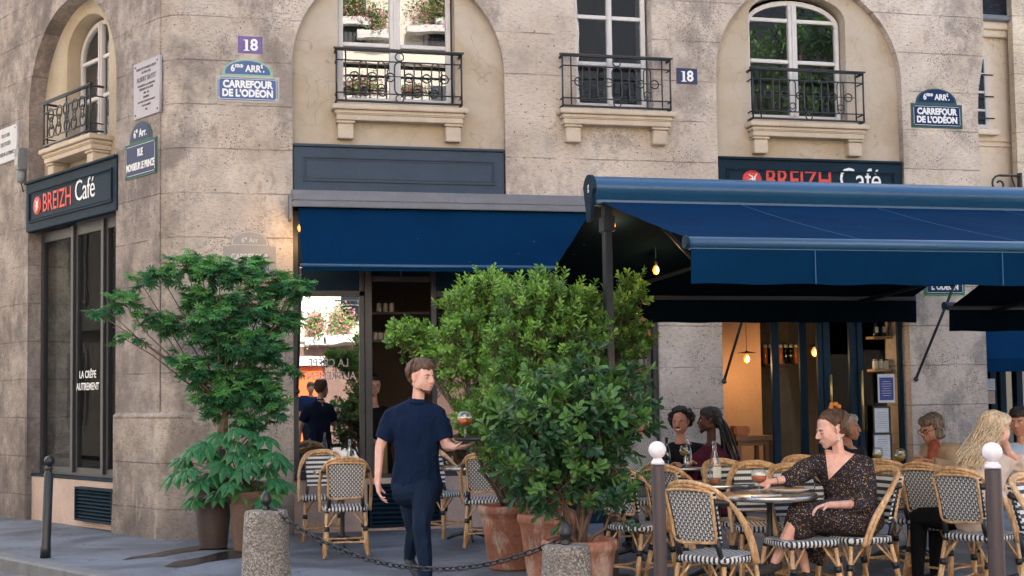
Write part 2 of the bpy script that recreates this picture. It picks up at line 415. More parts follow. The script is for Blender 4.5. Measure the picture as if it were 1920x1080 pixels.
# ================================================================== the cafe building
bld = thing('corner_building', 'old limestone Paris corner building with arched bays and a blue ground-floor cafe', 'building', (4, YF + 2, 0))
TOP = 17.0
WX0, WX1 = -.29, 9.04
o_arch1 = arch(.82, 3.15, -.01, 5.0); o_arch2 = arch(5.66, 8.03, -.01, 5.1)
up = []
for (x0, x1) in ((1.3, 2.6), (3.97, 4.88), (6.2, 7.4)):
    for z0 in (7.9, 11.1, 14.0): up.append(rect(x0, x1, z0, z0 + 1.9))
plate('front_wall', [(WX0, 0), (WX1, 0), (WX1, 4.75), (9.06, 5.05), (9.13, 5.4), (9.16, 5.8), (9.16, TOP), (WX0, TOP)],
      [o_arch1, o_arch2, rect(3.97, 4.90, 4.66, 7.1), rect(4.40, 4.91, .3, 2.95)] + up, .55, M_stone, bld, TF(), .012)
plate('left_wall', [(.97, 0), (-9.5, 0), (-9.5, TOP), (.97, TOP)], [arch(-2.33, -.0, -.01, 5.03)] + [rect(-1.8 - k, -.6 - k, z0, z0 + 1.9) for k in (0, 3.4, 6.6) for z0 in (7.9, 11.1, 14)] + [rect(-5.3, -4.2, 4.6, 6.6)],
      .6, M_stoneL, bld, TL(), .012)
# rounded corner pier, and the plinth that steps out below it
I0 = A0 - U * 1.14
R0 = .32; tl = R0 * math.tan(rad(60.5) / 2)
cc = Vector((I0.x + tl, YF + R0))
def pier_path(off, s0, x1):
    """plan polyline from the left facade (a = s0) round the corner to x = x1 on the front"""
    pts = [A0 + U * s0 + NL * off]
    a0 = math.atan2(NL.y, NL.x); a1 = -PI / 2
    if a0 > 0: a0 -= 2 * PI
    for i in range(13):
        a = a0 + (a1 - a0) * i / 12; pts.append(cc + Vector((math.cos(a), math.sin(a))) * (R0 + off))
    pts.append(Vector((x1, YF - off))); return pts
def strip(P, levels, close_in=.2):
    vs = []; fs = []
    k = len(P[0])
    for pl, z in zip(P, levels): vs += [(p.x, p.y, z) for p in pl]
    for i in range(len(levels) - 1):
        for j in range(k - 1): fs.append((i * k + j, i * k + j + 1, (i + 1) * k + j + 1, (i + 1) * k + j))
    return vs, fs
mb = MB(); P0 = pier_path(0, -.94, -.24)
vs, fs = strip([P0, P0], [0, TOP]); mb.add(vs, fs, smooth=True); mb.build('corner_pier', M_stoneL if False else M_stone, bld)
def plinth(name, s0, x1, zt, off=.045):
    mb = MB(); a = pier_path(off + .02, s0, x1); b = pier_path(off, s0, x1); c = pier_path(-.01, s0, x1)
    vs, fs = strip([a, b, b, c], [0, .5, zt, zt + .05]); mb.add(vs, fs)
    for q in (0, len(b) - 1):
        mb.add([(a[q].x, a[q].y, 0), (b[q].x, b[q].y, .5), (b[q].x, b[q].y, zt), (c[q].x, c[q].y, zt + .05), (c[q].x, c[q].y, 0)], [(0, 1, 2, 3, 4)])
    return mb.build(name, M_stone, bld)
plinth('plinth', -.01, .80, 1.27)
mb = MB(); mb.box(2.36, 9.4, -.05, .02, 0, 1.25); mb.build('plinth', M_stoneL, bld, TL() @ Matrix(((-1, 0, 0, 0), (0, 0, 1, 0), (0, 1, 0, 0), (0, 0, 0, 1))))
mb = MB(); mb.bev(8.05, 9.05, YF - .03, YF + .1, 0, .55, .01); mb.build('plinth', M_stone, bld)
# arched stone edge of each bay: narrow raised voussoir band, slightly proud
def arch_band(x0, x1, zb, zs, T, y0=-.3, th=.28):
    n = 30; c = (x0 + x1) / 2; r = (x1 - x0) / 2
    inner = [(x1 - .0, zb)] + [(c + r * math.cos(PI * i / n), zs + r * math.sin(PI * i / n)) for i in range(n + 1)] + [(x0, zb)]
    return inner
# arch infills with window openings
def infill(name, out, hole, T, m=M_stucco, th=.2): return plate(name, out, [hole], th, m, bld, T, .004)
in1 = [(3.19, 4.15)] + [(1.985 + 1.2 * math.cos(PI * i / 28), 5.0 + 1.2 * math.sin(PI * i / 28)) for i in range(29)] + [(.78, 4.15)]
infill('arch_infill', in1, rect(1.32, 2.62, 4.64, 5.98), TF(YF + .11))
in2 = [(8.07, 4.15)] + [(6.845 + 1.22 * math.cos(PI * i / 28), 5.1 + 1.22 * math.sin(PI * i / 28)) for i in range(29)] + [(5.62, 4.15)]
def seg(x0, x1, zb, zs, rise, n=16):
    c = (x0 + x1) / 2; h = (x1 - x0) / 2
    return [(x1, zb)] + [(c + h * math.cos(PI * i / n), zs + rise * math.sin(PI * i / n)) for i in range(n + 1)] + [(x0, zb)]
infill('arch_infill', in2, seg(6.13, 7.38, 4.62, 5.85, .30), TF(YF + .11))
in3 = [(.04, 4.1)] + [(-1.165 + 1.2 * math.cos(PI * i / 28), 5.03 + 1.2 * math.sin(PI * i / 28)) for i in range(29)] + [(-2.37, 4.1)]
infill('arch_infill', in3, seg(-1.72, -.6, 4.5, 5.62, .42), TL(-.2), M_stucco)

# windows: frame with casements, panes
def window(x0, x1, z0, z1, T, cols=2, bars=(), rise=0., depth=.05, w=.055, fm=M_white, gm=M_pane, mull=.1):
    par = None; mb = MB(); y1 = depth
    def bx(a, b, c, d, p=0.): mb.bev(a, b, c, d, -depth, p, .006)
    # local space of T: x across, y up, z outwards
    bx(x0, x0 + w, z0, z1); bx(x1 - w, x1, z0, z1); bx(x0 + w, x1 - w, z0, z0 + w * 1.3)
    c = (x0 + x1) / 2
    if rise:
        n = 14; h = (x1 - x0) / 2
        for i in range(n):
            a0, a1 = PI * i / n, PI * (i + 1) / n
            P = [(c + (h - q) * math.cos(a), z1 + (rise - q) * math.sin(a)) for q in (0, w) for a in (a0, a1)]
            mb.add([(P[0][0], P[0][1], 0), (P[1][0], P[1][1], 0), (P[3][0], P[3][1], 0), (P[2][0], P[2][1], 0), (P[2][0], P[2][1], -depth), (P[3][0], P[3][1], -depth), (P[0][0], P[0][1], -depth), (P[1][0], P[1][1], -depth)], [(0, 1, 2, 3), (3, 2, 5, 4), (1, 0, 6, 7)])
    else: bx(x0 + w, x1 - w, z1 - w, z1)
    zt = z1 + rise - w * .5 if rise else z1 - w
    if cols == 2: bx(c - mull / 2, c + mull / 2, z0 + w, zt, .01); bx(c - .018, c + .018, z0 + w, zt, .025)
    for b in bars:
        bx(x0 + w, c - (mull / 2 if cols == 2 else 0), b - .022, b + .022, -.004); bx(c + (mull / 2 if cols == 2 else 0), x1 - w, b - .022, b + .022, -.004)
    f = mb.build('window', fm, bld, T)
    g = MB()
    top = [(c + ((x1 - x0) / 2 - .01) * math.cos(PI * i / 14), z1 + (rise - .01) * math.sin(PI * i / 14)) for i in range(15)] if rise else [(x1 - .01, z1), (x0 + .01, z1)]
    pl = [(x0 + .01, z0 + .01), (x1 - .01, z0 + .01)] + top
    g.add([(p[0], p[1], -depth * .6) for p in pl], [tuple(range(len(pl)))]); g.build('pane', gm, f, T)
    return f
window(1.34, 2.60, 4.66, 5.96, TF(YF + .27), 2, (5.33,), mull=.12, gm=M_panehi)
window(3.99, 4.86, 4.67, 7.0, TF(YF + .13), 2, (5.20, 5.74, 6.3), mull=.06)
window(6.15, 7.36, 4.64, 5.80, TF(YF + .24), 2, (5.36, 5.86), rise=.30, mull=.11)
window(-1.70, -.62, 4.52, 5.6, TL(-.36), 2, (5.08, 5.55), rise=.40, mull=.1)
for x0, x1 in ((1.3, 2.6), (3.97, 4.88), (6.2, 7.4)):
    for z0 in (7.9, 11.1, 14.0): window(x0, x1, z0, z0 + 1.9, TF(YF + .2), 2, (z0 + .65, z0 + 1.27))
for k in (0, 3.4, 6.6):
    for z0 in (7.9, 11.1, 14): window(-1.8 - k, -.6 - k, z0, z0 + 1.9, TL(-.2), 2, (z0 + .65, z0 + 1.27))
window(-5.3, -4.2, 4.6, 6.6, TL(-.2), 2, (5.2, 5.9))
# sills on corbels
def sill(x0, x1, zt, T, cx):
    mb = MB()
    mb.bev(x0, x1, zt - .055, zt, -.1, .20, .008, T=None)
    mb.bev(x0 + .03, x1 - .03, zt - .105, zt - .056, -.1, .17, .014); mb.bev(x0 + .05, x1 - .05, zt - .165, zt - .107, -.1, .15, .006)
    s = mb.build('windowsill', M_sill, bld, T)
    for c in cx:
        m2 = MB(); m2.bev(c - .10, c + .10, zt - .195, zt - .167, -.1, .13, .006); m2.bev(c - .085, c + .085, zt - .36, zt - .197, -.1, .11, .008); m2.build('corbel', M_sill, s, T)
sill(1.24, 2.72, 4.58, TF(YF + .11), (1.39, 2.57)); sill(3.74, 5.10, 4.60, TF(YF), (3.91, 4.93)); sill(6.05, 7.56, 4.56, TF(YF + .11), (6.21, 7.41))
sill(-1.85, -.48, 4.47, TL(-.10), (-1.7, -.65))
# iron balcony guards
def ring(cx, cz, r, n=18, sx=1., sy=1.): return [(cx + r * sx * math.cos(2 * PI * i / n), cz + r * sy * math.sin(2 * PI * i / n), 0) for i in range(n)]
def oval(cx, z0, z1, r, n=8):
    P = [(cx + r * math.cos(PI * i / n), z1 - r + r * math.sin(PI * i / n), 0) for i in range(n + 1)]
    return P + [(cx - r * math.cos(PI * i / n), z0 + r - r * math.sin(PI * i / n), 0) for i in range(n + 1)]
def guard(x0, x1, z0, z1, T, style=0):
    mb = MB(); D = .16; t = .009
    def bar(p, q, r=t): mb.tube([p, q], r, 6)
    for (za, r) in ((z1, .017), (z1 - .115, t), (z0 + .10, t), (z0 + .012, .014)):
        bar((x0, za, 0), (x1, za, 0), r); bar((x0, za, 0), (x0, za, -D), r); bar((x1, za, 0), (x1, za, -D), r)
    mb.box(x0 - .03, x1 + .03, z1 + .008, z1 + .022, -.02, .02)
    for x in (x0, x1, x0 + .10, x1 - .10): bar((x, z0, 0), (x, z1, 0), .011 if x in (x0, x1) else t)
    c = (x0 + x1) / 2; H_ = z1 - z0
    if style == 0:
        mb.tube(ring(c, z1 - .058, .045), .008, 5, True); mb.tube(ring(c, z0 + .055, .042), .008, 5, True); mb.tube(oval(c, z0 + .10, z1 - .115, .055), t, 5, True)
        n = 5; w_ = (c - .1 - (x0 + .10)); st = w_ / n
        for sgn in (-1, 1):
            for i in range(n):
                x = c + sgn * (.055 + st * (i + .5))
                if i % 2 == 0: mb.tube(ring(x, (z0 + z1) / 2 - .0, .047), .008, 5, True)
                else:
                    mb.tube(oval(x, z0 + .10, z1 - .115, .042), .008, 5, True); mb.tube(ring(x, z0 + .17, .036), .007, 5, True)
        bar((x0 + .1, z0 + .295, 0), (x1 - .1, z0 + .295, 0), .006)
    else:
        for k in range(5):
            x = x0 + .10 + (k + .5) * (x1 - x0 - .2) / 5; s = 1 if k % 2 else -1
            for q in (1, -1):
                P = []
                for i in range(26):
                    a = i / 25 * PI * 3.2; r = .105 * (1 - i / 30); P.append((x + s * q * (.0 + r * math.sin(a)) * .9, (z0 + z1) / 2 + q * (.02 + r * (1 - math.cos(a))), 0))
                mb.tube(P, .009, 5)
            mb.tube(ring(x, (z0 + z1) / 2, .05, sx=.7, sy=1.5), .008, 5, True)
        bar((c, z0, 0), (c, z1, 0))
    return mb.build('balcony_guard', M_black, bld, T)
guard(1.29, 2.66, 4.61, 5.18, TF(YF - .04)); guard(3.79, 5.06, 4.63, 5.21, TF(YF - .12)); guard(6.10, 7.51, 4.59, 5.18, TF(YF - .04))
guard(-1.78, -.54, 4.5, 5.03, TL(.06), 1)

# ------------------------------------------------------------ fascias
M_red = worn('coral_red_lettering', (.62, .055, .035), .5, .05)
M_wht = worn('white_lettering', (.78, .78, .76), .5, .04)
def fascia(x0, x1, z0, z1, T, m, lettering=None, logo_x=0, sc=1.):
    mb = MB(); mb.bev(x0, x1, z0, z1, -.1, .0, .006)
    mb.bev(x0 - .0, x1 + .0, z1 + .001, z1 + .03, -.1, .03, .006)
    i = .10; 
    for (a, b, c, d) in ((x0 + i, x1 - i, z1 - i - .022, z1 - i), (x0 + i, x1 - i, z0 + i, z0 + i + .022), (x0 + i, x0 + i + .022, z0 + i + .023, z1 - i - .023), (x1 - i - .022, x1 - i, z0 + i + .023, z1 - i - .023)):
        mb.bev(a, b, c, d, -.02, .018, .006)
    i = .135
    for (a, b, c, d) in ((x0 + i, x1 - i, z1 - i - .01, z1 - i), (x0 + i, x1 - i, z0 + i, z0 + i + .01), (x0 + i, x0 + i + .01, z0 + i + .011, z1 - i - .011), (x1 - i - .01, x1 - i, z0 + i + .011, z1 - i - .011)):
        mb.bev(a, b, c, d, -.02, .008, .003)
    f = mb.build('fascia', m, bld, T)
    if lettering:
        cz = (z0 + z1) / 2 + .0; s = sc
        # round coral emblem with two white crossing strokes
        lx = x0 + logo_x
        e = MB(); e.lathe([(.001, .006), (.105 * s, .006), (.105 * s, .0), (.001, .0)][::-1], 32); e.build('emblem', M_red, f, T @ Matrix.Translation((lx, cz, .0)))
        k = MB()
        k.tube([(lx - .045 * s, cz + .06 * s, .010), (lx - .0 * s, cz + .035 * s, .010), (lx + .005 * s, cz, .010), (lx - .02 * s, cz - .05 * s, .010)], [.004, .009 * s, .012 * s, .005], 6)
        k.tube([(lx + .05 * s, cz + .065 * s, .011), (lx + .025 * s, cz + .03 * s, .011), (lx + .025 * s, cz - .02 * s, .011), (lx + .01 * s, cz - .055 * s, .011), (lx - .04 * s, cz - .07 * s, .011)], [.004, .008 * s, .011 * s, .009 * s, .004], 6)
        k.tube([(lx - .04 * s, cz - .005 * s, .010), (lx - .005 * s, cz + .015 * s, .010)], [.004, .007 * s], 6)
        k.build('emblem_mark', M_wht, f, T)
        text('BREIZH', .30 * s, M_red, f, T @ Matrix.Translation((lx + .52 * s, cz, .004)), xs=.78, bold=.001 if s < 1.1 else .003, space=.98)
        text('Café', .33 * s, M_wht, f, T @ Matrix.Translation((lx + 1.22 * s, cz + .03, .004)), xs=.84, bold=-.001, space=.95)
    return f
fascia(.83, 3.14, 3.645, 4.12, TF(YF + .02), M_navygrey)
fascia(5.67, 8.02, 3.645, 4.12, TF(YF + .02), M_navy, True, .42, 1.13)
fascia(-2.36, .05, 3.53, 4.12, TL(.03), M_navy, True, .34, 1.06)
# grey aluminium flashing strip over the left awning
mb = MB(); mb.bev(.80, 4.1, YF - .06, YF - .001, 3.585, 3.64, .006)
mb.build('flashing', M_grey, bld)

# ------------------------------------------------------------ shopfronts
def bars_(name, L_, T, m=M_frame, y0=-.06, y1=.0, par=bld):
    mb = MB()
    for b in L_: mb.bev(b[0], b[1], b[2], b[3], b[4] if len(b) > 4 else y0, b[5] if len(b) > 5 else y1, .005)
    return mb.build(name, m, par, T)
def pane(x0, x1, z0, z1, T, z=-.03, par=None, m=M_shop, name='pane'):
    return MB().add([(x0, z0, z), (x1, z0, z), (x1, z1, z), (x0, z1, z)], [(0, 1, 2, 3)]).build(name, m, par or bld, T)
T1 = TF(YF + .10)
sf = bars_('shopfront_frame', [(.82, .88, .60, 3.44), (1.53, 1.585, .66, 3.20), (1.59, 1.665, .60, 3.20, -.07, .02), (.88, 1.53, .60, .655, -.06, .04), (.88, 1.585, 2.52, 2.58), (2.315, 2.37, .60, 3.20, -.07, .02),
                            (1.665, 2.315, 2.68, 2.74), (2.37, 3.15, .60, .66), (2.37, 3.15, 2.52, 2.58), (2.70, 2.75, .66, 2.52), (3.09, 3.15, .66, 2.52), (.88, 3.15, 3.2, 3.44), (1.98, 2.0, 2.74, 3.2)], T1)
pane(.88, 1.53, .655, 2.52, T1, par=sf, m=glass('mirror_like_shop_glass', .42, (.6, .6, .6)))
pane(2.37, 2.70, .66, 2.52, T1, par=sf, m=M_panehi); pane(2.75, 3.09, .66, 2.52, T1, par=sf, m=M_panehi)
bars_('transom_panel', [(.88, 1.53, 2.58, 3.2, -.05, -.02), (2.37, 3.09, 2.58, 3.2, -.05, -.02), (1.665, 1.97, 2.74, 3.2, -.06, -.05), (2.01, 2.315, 2.74, 3.2, -.06, -.05)], T1, M_navy, par=sf)
bars_('sill_board', [(.80, 1.6, .565, .60, -.06, .06), (1.6, 3.16, .565, .60, -.06, .03)], T1, M_frame)
mb = MB(); mb.bev(.80, 1.60, YF + .07, YF + .3, 0, .56, .004); mb.bev(2.42, 3.17, YF + .07, YF + .3, 0, .56, .004); mb.bev(1.6, 2.42, YF + .07, YF + .3, .50, .56, .003); mb.bev(1.6, 2.42, YF + .07, YF + .3, 0, .03, .003)
mb.build('stall_riser', M_pink, bld)
def louvre(x0, x1, z0, z1, T, n=8):
    mb = MB(); mb.box(x0, x1, z0, z1, -.08, -.05)
    for (a, b, c, d) in ((x0, x1, z0, z0 + .025), (x0, x1, z1 - .025, z1), (x0, x0 + .025, z0 + .026, z1 - .026), (x1 - .025, x1, z0 + .026, z1 - .026)): mb.bev(a, b, c, d, -.049, .006, .003)
    for i in range(n):
        z = z0 + .03 + (z1 - z0 - .06) * (i + .5) / n; h = (z1 - z0) / n * .42
        mb.add([(x0 + .026, z + h, -.04), (x1 - .026, z + h, -.04), (x1 - .026, z - h * .4, -.002), (x0 + .026, z - h * .4, -.002), (x0 + .026, z - h * .65, -.006), (x1 - .026, z - h * .65, -.006)], [(0, 3, 2, 1), (3, 4, 5, 2)])
    return mb.build('ventilation_grille', M_navy, bld, T)
louvre(1.62, 2.40, .04, .49, TF(YF + .06)); 
# left facade shopfront
T3 = TL(-.14)
sf3 = bars_('shopfront_frame', [(-2.30, -2.22, .56, 3.52), (-1.40, -1.33, .6, 3.52, -.06, .03), (-1.325, -1.27, .6, 3.52), (-.62, -.55, .6, 3.52, -.06, .03), (-.545, -.49, .6, 3.52), (-.04, .02, .6, 3.52), (-2.22, -.04, .56, .66), (-2.22, -.04, 3.40, 3.52)], T3)
for a, b in ((-2.22, -1.40), (-1.27, -.62), (-.49, -.04)): pane(a, b, .66, 3.40, T3, par=sf3, m=M_shop)
bars_('sill_board', [(-2.33, .0, .53, .565, -.1, .10)], T3, M_navy)
mb = MB(); mb.bev(-2.33, -.0, 0, .53, -.2, -.05, .004); mb.build('stall_riser', M_pink, bld, TL())
louvre(-.95, -.02, .08, .46, TL(.035))
# dark timber front between pier and door, and the narrow shelf window
T4 = TF(YF + .06)
sf4 = bars_('shopfront_frame', [(4.42, 4.48, .3, 2.92), (4.84, 4.905, .3, 2.92, -.06, .03), (4.48, 4.84, .3, .40), (4.48, 4.84, 2.84, 2.92)], T4)
pane(4.48, 4.84, .40, 2.84, T4, par=sf4)
mb = MB(); mb.bev(3.17, 4.41, YF - .03, YF + .02, .0, 3.44, .006)
for x in (3.45, 3.85): mb.bev(x - .012, x + .012, YF - .045, YF - .031, .1, 3.3, .003)
mb.build('timber_panelling', M_navy, bld)
# cafe entrance under the second arch
T5 = TF(YF + .16)
sf5 = bars_('shopfront_frame', [(5.66, 5.72, 0, 3.5), (6.93, 6.99, 0, 3.5), (6.99, 7.98, 2.95, 3.05), (7.98, 8.03, 0, 3.5), (5.72, 7.98, 3.05, 3.6), (7.43, 7.50, 0, 2.95, -.08, .02), (7.50, 7.98, .42, .50), (7.50, 7.98, 0, .42, -.05, -.01)], T5, M_navy)
pane(7.50, 7.98, .5, 2.95, T5, par=sf5)
# glazed door leaves
def door(x0, x1, T, swing, lab=None):
    d = bars_('door', [(x0, x0 + .09, 0.02, 2.93), (x1 - .09, x1, .02, 2.93), (x0 + .09, x1 - .09, .02, .5), (x0 + .09, x1 - .09, 2.8, 2.93)], T, M_navy, -.05, 0)
    pane(x0 + .09, x1 - .09, .5, 2.8, T, -.025, d)
    return d
d1 = door(6.48, 6.93, TF(YF + .45), 0)
d2 = door(7.0, 7.43, TF(YF + .16), 0)
M_brass = worn('brushed_brass', (.55, .36, .12), .35, .1, 8, .9)
MB().tube([(7.06, 1.15, .05), (7.06, 1.62, .05)], .018, 10).build('handle', M_brass, d2, TF(YF + .16))
MB().tube([(7.455, .95, .06), (7.455, 1.66, .06)], .018, 10).build('handle', M_brass, d2, TF(YF + .16))
bars_('transom_panel', [(5.72, 7.98, 2.95 + .11, 3.6, -.05, .01)], TF(YF + .13), M_navy, par=sf5)
# interior shell
M_in = worn('interior_ochre_plaster', (.42, .25, .14), .8, .15, 2); M_floor = worn('interior_floor', (.06, .05, .045), .5, .2, 3)
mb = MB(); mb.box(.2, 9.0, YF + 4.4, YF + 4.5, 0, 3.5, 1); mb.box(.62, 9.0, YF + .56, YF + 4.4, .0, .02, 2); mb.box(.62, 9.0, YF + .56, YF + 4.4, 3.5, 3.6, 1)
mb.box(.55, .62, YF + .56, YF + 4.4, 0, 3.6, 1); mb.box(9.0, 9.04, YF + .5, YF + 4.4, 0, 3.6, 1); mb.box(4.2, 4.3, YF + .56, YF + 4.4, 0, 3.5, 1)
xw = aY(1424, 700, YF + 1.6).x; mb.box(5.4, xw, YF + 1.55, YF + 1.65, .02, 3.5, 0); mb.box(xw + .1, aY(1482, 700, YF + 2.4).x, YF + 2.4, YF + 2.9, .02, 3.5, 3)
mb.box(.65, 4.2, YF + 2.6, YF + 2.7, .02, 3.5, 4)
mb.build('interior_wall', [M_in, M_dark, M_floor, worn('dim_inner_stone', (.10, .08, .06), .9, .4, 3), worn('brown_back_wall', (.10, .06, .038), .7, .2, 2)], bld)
mb = MB(); TLr = TL(-.14)
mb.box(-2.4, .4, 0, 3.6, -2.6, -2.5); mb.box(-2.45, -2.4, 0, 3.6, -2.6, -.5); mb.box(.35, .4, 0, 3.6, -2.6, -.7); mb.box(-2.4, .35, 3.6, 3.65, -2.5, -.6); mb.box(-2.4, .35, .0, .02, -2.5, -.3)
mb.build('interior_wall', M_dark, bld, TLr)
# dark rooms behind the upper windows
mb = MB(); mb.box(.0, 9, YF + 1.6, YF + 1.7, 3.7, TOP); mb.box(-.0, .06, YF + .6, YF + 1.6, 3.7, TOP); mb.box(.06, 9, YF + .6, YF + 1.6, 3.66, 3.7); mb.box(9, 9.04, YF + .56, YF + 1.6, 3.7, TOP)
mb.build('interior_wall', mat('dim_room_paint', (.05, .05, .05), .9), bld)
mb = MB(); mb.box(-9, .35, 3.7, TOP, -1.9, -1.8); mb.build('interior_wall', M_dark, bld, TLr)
mb = MB(); mb.box(-.4, 9.2, YF + .6, YF + 7, TOP, TOP + .4); mb.box(9.0, 9.12, YF + .4, YF + 7, 0, TOP); mb.build('roof', M_zinc, bld)
MB().tube([(2.35 - .07, 0, 4.48), (2.35, 0, 4.18)], .01, 6)
# ================================================================== neighbours and the other side of the street (seen beyond the corner and in the glass)
YB = 18.0
b2 = thing('cream_building', 'pale cream rendered building with slate roof set back beyond the right corner', 'building', (12, YB, 0))
pw = aY(1845, 44, YB)
mb = MB(); mb.box(8.5, 16, YB, YB + 5, 0, pw.z); mb.build('wall', M_cream, b2)
mb = MB(); mb.bev(8.4, 16, YB - .16, YB - .001, pw.z - .13, pw.z, .01); mb.bev(8.4, 16, YB - .10, YB - .001, pw.z - .24, pw.z - .131, .01); mb.bev(8.4, 16, YB - .03, YB - .001, pw.z - 2.0, pw.z - 1.95, .006)
pz = aY(1850, 262, YB).z; mb.bev(8.5, 16, YB - .035, YB - .001, pz - .03, pz + .02, .006)
mb.build('cornice', M_cream, b2)
M_slate = mat('slate', (.06, .07, .085), .85, spec=.1); v = coord(M_slate, (1, 1, 1)); br = N(M_slate, 'TexBrick'); br.inputs['Scale'].default_value = 5; br.inputs['Color1'].default_value = (.018, .024, .034, 1); br.inputs['Color2'].default_value = (.035, .042, .055, 1); br.inputs['Mortar'].default_value = (.02, .02, .02, 1)
mpn = N(M_slate, 'Mapping'); mpn.inputs['Rotation'].default_value = (rad(90), 0, 0); L(M_slate, v, mpn.inputs[0]); L(M_slate, mpn.outputs[0], br.inputs['Vector']); setc(M_slate, br.outputs[0])
mb = MB(); mb.add([(8.4, YB - .12, pw.z + .001), (16, YB - .12, pw.z + .001), (16, YB + 1.2, pw.z + 2.6), (8.4, YB + 1.2, pw.z + 2.6), (8.4, YB + 5, pw.z + 2.6), (16, YB + 5, pw.z + 2.6)], [(0, 1, 2, 3), (3, 2, 5, 4)]); mb.build('roof', M_slate, b2)
MB().tube([(8.4, YB - .2, pw.z + .03), (16, YB - .2, pw.z + .03)], .055, 8).build('gutter', M_zinc, b2)
def simple_window(x0, x1, z0, z1, y, par, rows=4, n=-1, fm=M_white, gm=M_pane, sub=False):
    mb = MB(); w_ = .06
    for (a, b, c, d) in ((x0, x0 + w_, z0, z1), (x1 - w_, x1, z0, z1), (x0 + w_, x1 - w_, z0, z0 + w_), (x0 + w_, x1 - w_, z1 - w_, z1)): mb.bev(a, b, min(y, y + n * .04), max(y, y + n * .04), c, d, .004)
    for i in range(1, rows): z = z0 + (z1 - z0) * i / rows; mb.bev(x0 + w_, x1 - w_, min(y, y + n * .03), max(y, y + n * .03), z - .018, z + .018, .003)
    f = mb.build('window', fm, par)
    MB().add([(x0 + .02, y + n * .012, z0 + .02), (x1 - .02, y + n * .012, z0 + .02), (x1 - .02, y + n * .012, z1 - .02), (x0 + .02, y + n * .012, z1 - .02)], [(0, 1, 2, 3)]).build('pane', gm, f)
    return f
M_dpane = mat('dark_reflecting_pane', (.015, .022, .028), .06, spec=.9)
p0 = aY(1800, 240, YB); p1 = aY(1848, 106, YB); simple_window(p0.x, p1.x, p0.z, p1.z, YB, b2, 4, gm=M_dpane)
mb = MB(); mb.bev(p0.x, p1.x + .1, YB - .16, YB - .001, p0.z - .12, p0.z - .03, .01)
mb.build('windowsill', M_cream, b2)
for k in (.0, .35, .7): MB().tube([(p0.x, YB - .1, p0.z + .15 + k), (p1.x + .05, YB - .1, p0.z + .15 + k)], .012, 6).build('window_rail', M_black, b2)
# ground floor of that building: dark shop with posters, blue canvas
sb = thing('side_shop', 'dark glazed side shopfront with notices, right of the last stone pier', 'shopfront', (11, YB - 1.6, 0))
q0 = aY(1842, 900, YB - 2.2); ys = YB - 2.2
mb = MB()
for px in (1848, 1866, 1884, 1915, 1950): x = aY(px, 800, ys).x; mb.bev(x - .05, x + .05, ys, ys + .1, 0, 3.0, .006)
mb.bev(9.2, 15, ys, ys + .1, 0, .4, .006); mb.bev(9.2, 15, ys, ys + .1, 2.9, 3.3, .006); mb.build('frame', M_navy, sb)
MB().add([(9.2, ys + .06, .4), (15, ys + .06, .4), (15, ys + .06, 2.9), (9.2, ys + .06, 2.9)], [(0, 1, 2, 3)]).build('pane', M_dpane, sb)
M_paper = worn('printed_paper', (.55, .58, .60), .7, .08, 20)
M_ink = mat('dark_ink', (.03, .04, .08), .6)
def paper(name, x0, x1, z0, z1, y, par, m=None, lines=0, lm=None, frame=None):
    mb = MB(); mb.box(x0, x1, y - .004, y, z0, z1)
    h = z1 - z0; w_ = x1 - x0
    for i in range(lines):
        z = z1 - h * (.18 + .72 * i / lines); ww = w_ * (.36 if i % 3 else .28); c = (x0 + x1) / 2
        mb.box(c - ww, c + ww, y - .006, y - .0045, z - h * .008, z + h * .004, 1)
    if frame:
        for (a, b, c, d) in ((x0, x1, z1 + .001, z1 + .02), (x0, x1, z0 - .02, z0 - .001), (x0 - .02, x0 - .001, z0 - .02, z1 + .02), (x1 + .001, x1 + .02, z0 - .02, z1 + .02)): mb.bev(a, b, y - .02, y, c, d, .003, 2)
    return mb.build(name, [m or M_paper, lm or M_ink, M_black], par)
for (x0, y0, x1, y1, mm) in ((1851, 710, 1865, 732, None), (1852, 733, 1865, 757, M_pink)):
    a = aY(x0, y1, ys - .01); b = aY(x1, y0, ys - .01); paper('poster', a.x, b.x, a.z, b.z, ys - .01, sb, mm, 5)
a = aY(1846, 690, ys - 1.2); b = aY(1960, 618, ys - 1.2)
mb = MB(); mb.add([(a.x, ys - 1.2, a.z + .12), (b.x + .6, ys - 1.2, a.z + .12), (b.x + .6, ys - .0, b.z + .8), (a.x - .1, ys - .0, b.z + .8)], [(0, 1, 2, 3)])
mb.box(a.x, b.x + .6, ys - 1.21, ys - 1.2, a.z - .05, a.z + .12); tag(mb.build('low_awning', M_awn), 'sagging low blue canvas awning over the side shop at the right edge', 'awning')
b3 = thing('stone_side_building', 'ashlar stone building edge at the far right of the street', 'building', (13, YB - .3, 0))
xl = aY(1904, 200, YB - .3).x
mb = MB(); mb.box(xl, xl + 5, YB - .3, YB - .17, 3.4, 16); mb.build('wall', stone('pale_ashlar', (1.3, 1.25, 1.1), .1), b3)
br_ = MB(); pb = aY(1911, 330, YB - .36); pa = aY(1862, 328, YB - .36); r = .07
br_.tube([(pb.x, YB - .36, pb.z), (pa.x + .1, YB - .36, pb.z)], .018, 6); br_.box(pb.x, pb.x + .04, YB - .38, YB - .3, pb.z - .5, pb.z + .05)
br_.tube([(pb.x, YB - .36, pb.z - .42), (pa.x + .32, YB - .36, pb.z)], .014, 6)
br_.tube([(pa.x + .1 - .14 * math.sin(a * .45) * (1 - a / 22), YB - .36, pb.z - .14 + .14 * math.cos(a * .45) * (1 - a / 22)) for a in range(17)], .017, 6)
br_.tube([(pa.x + .08, YB - .36, pb.z - .2), (pa.x + .08, YB - .36, pb.z - .6)], .012, 6)
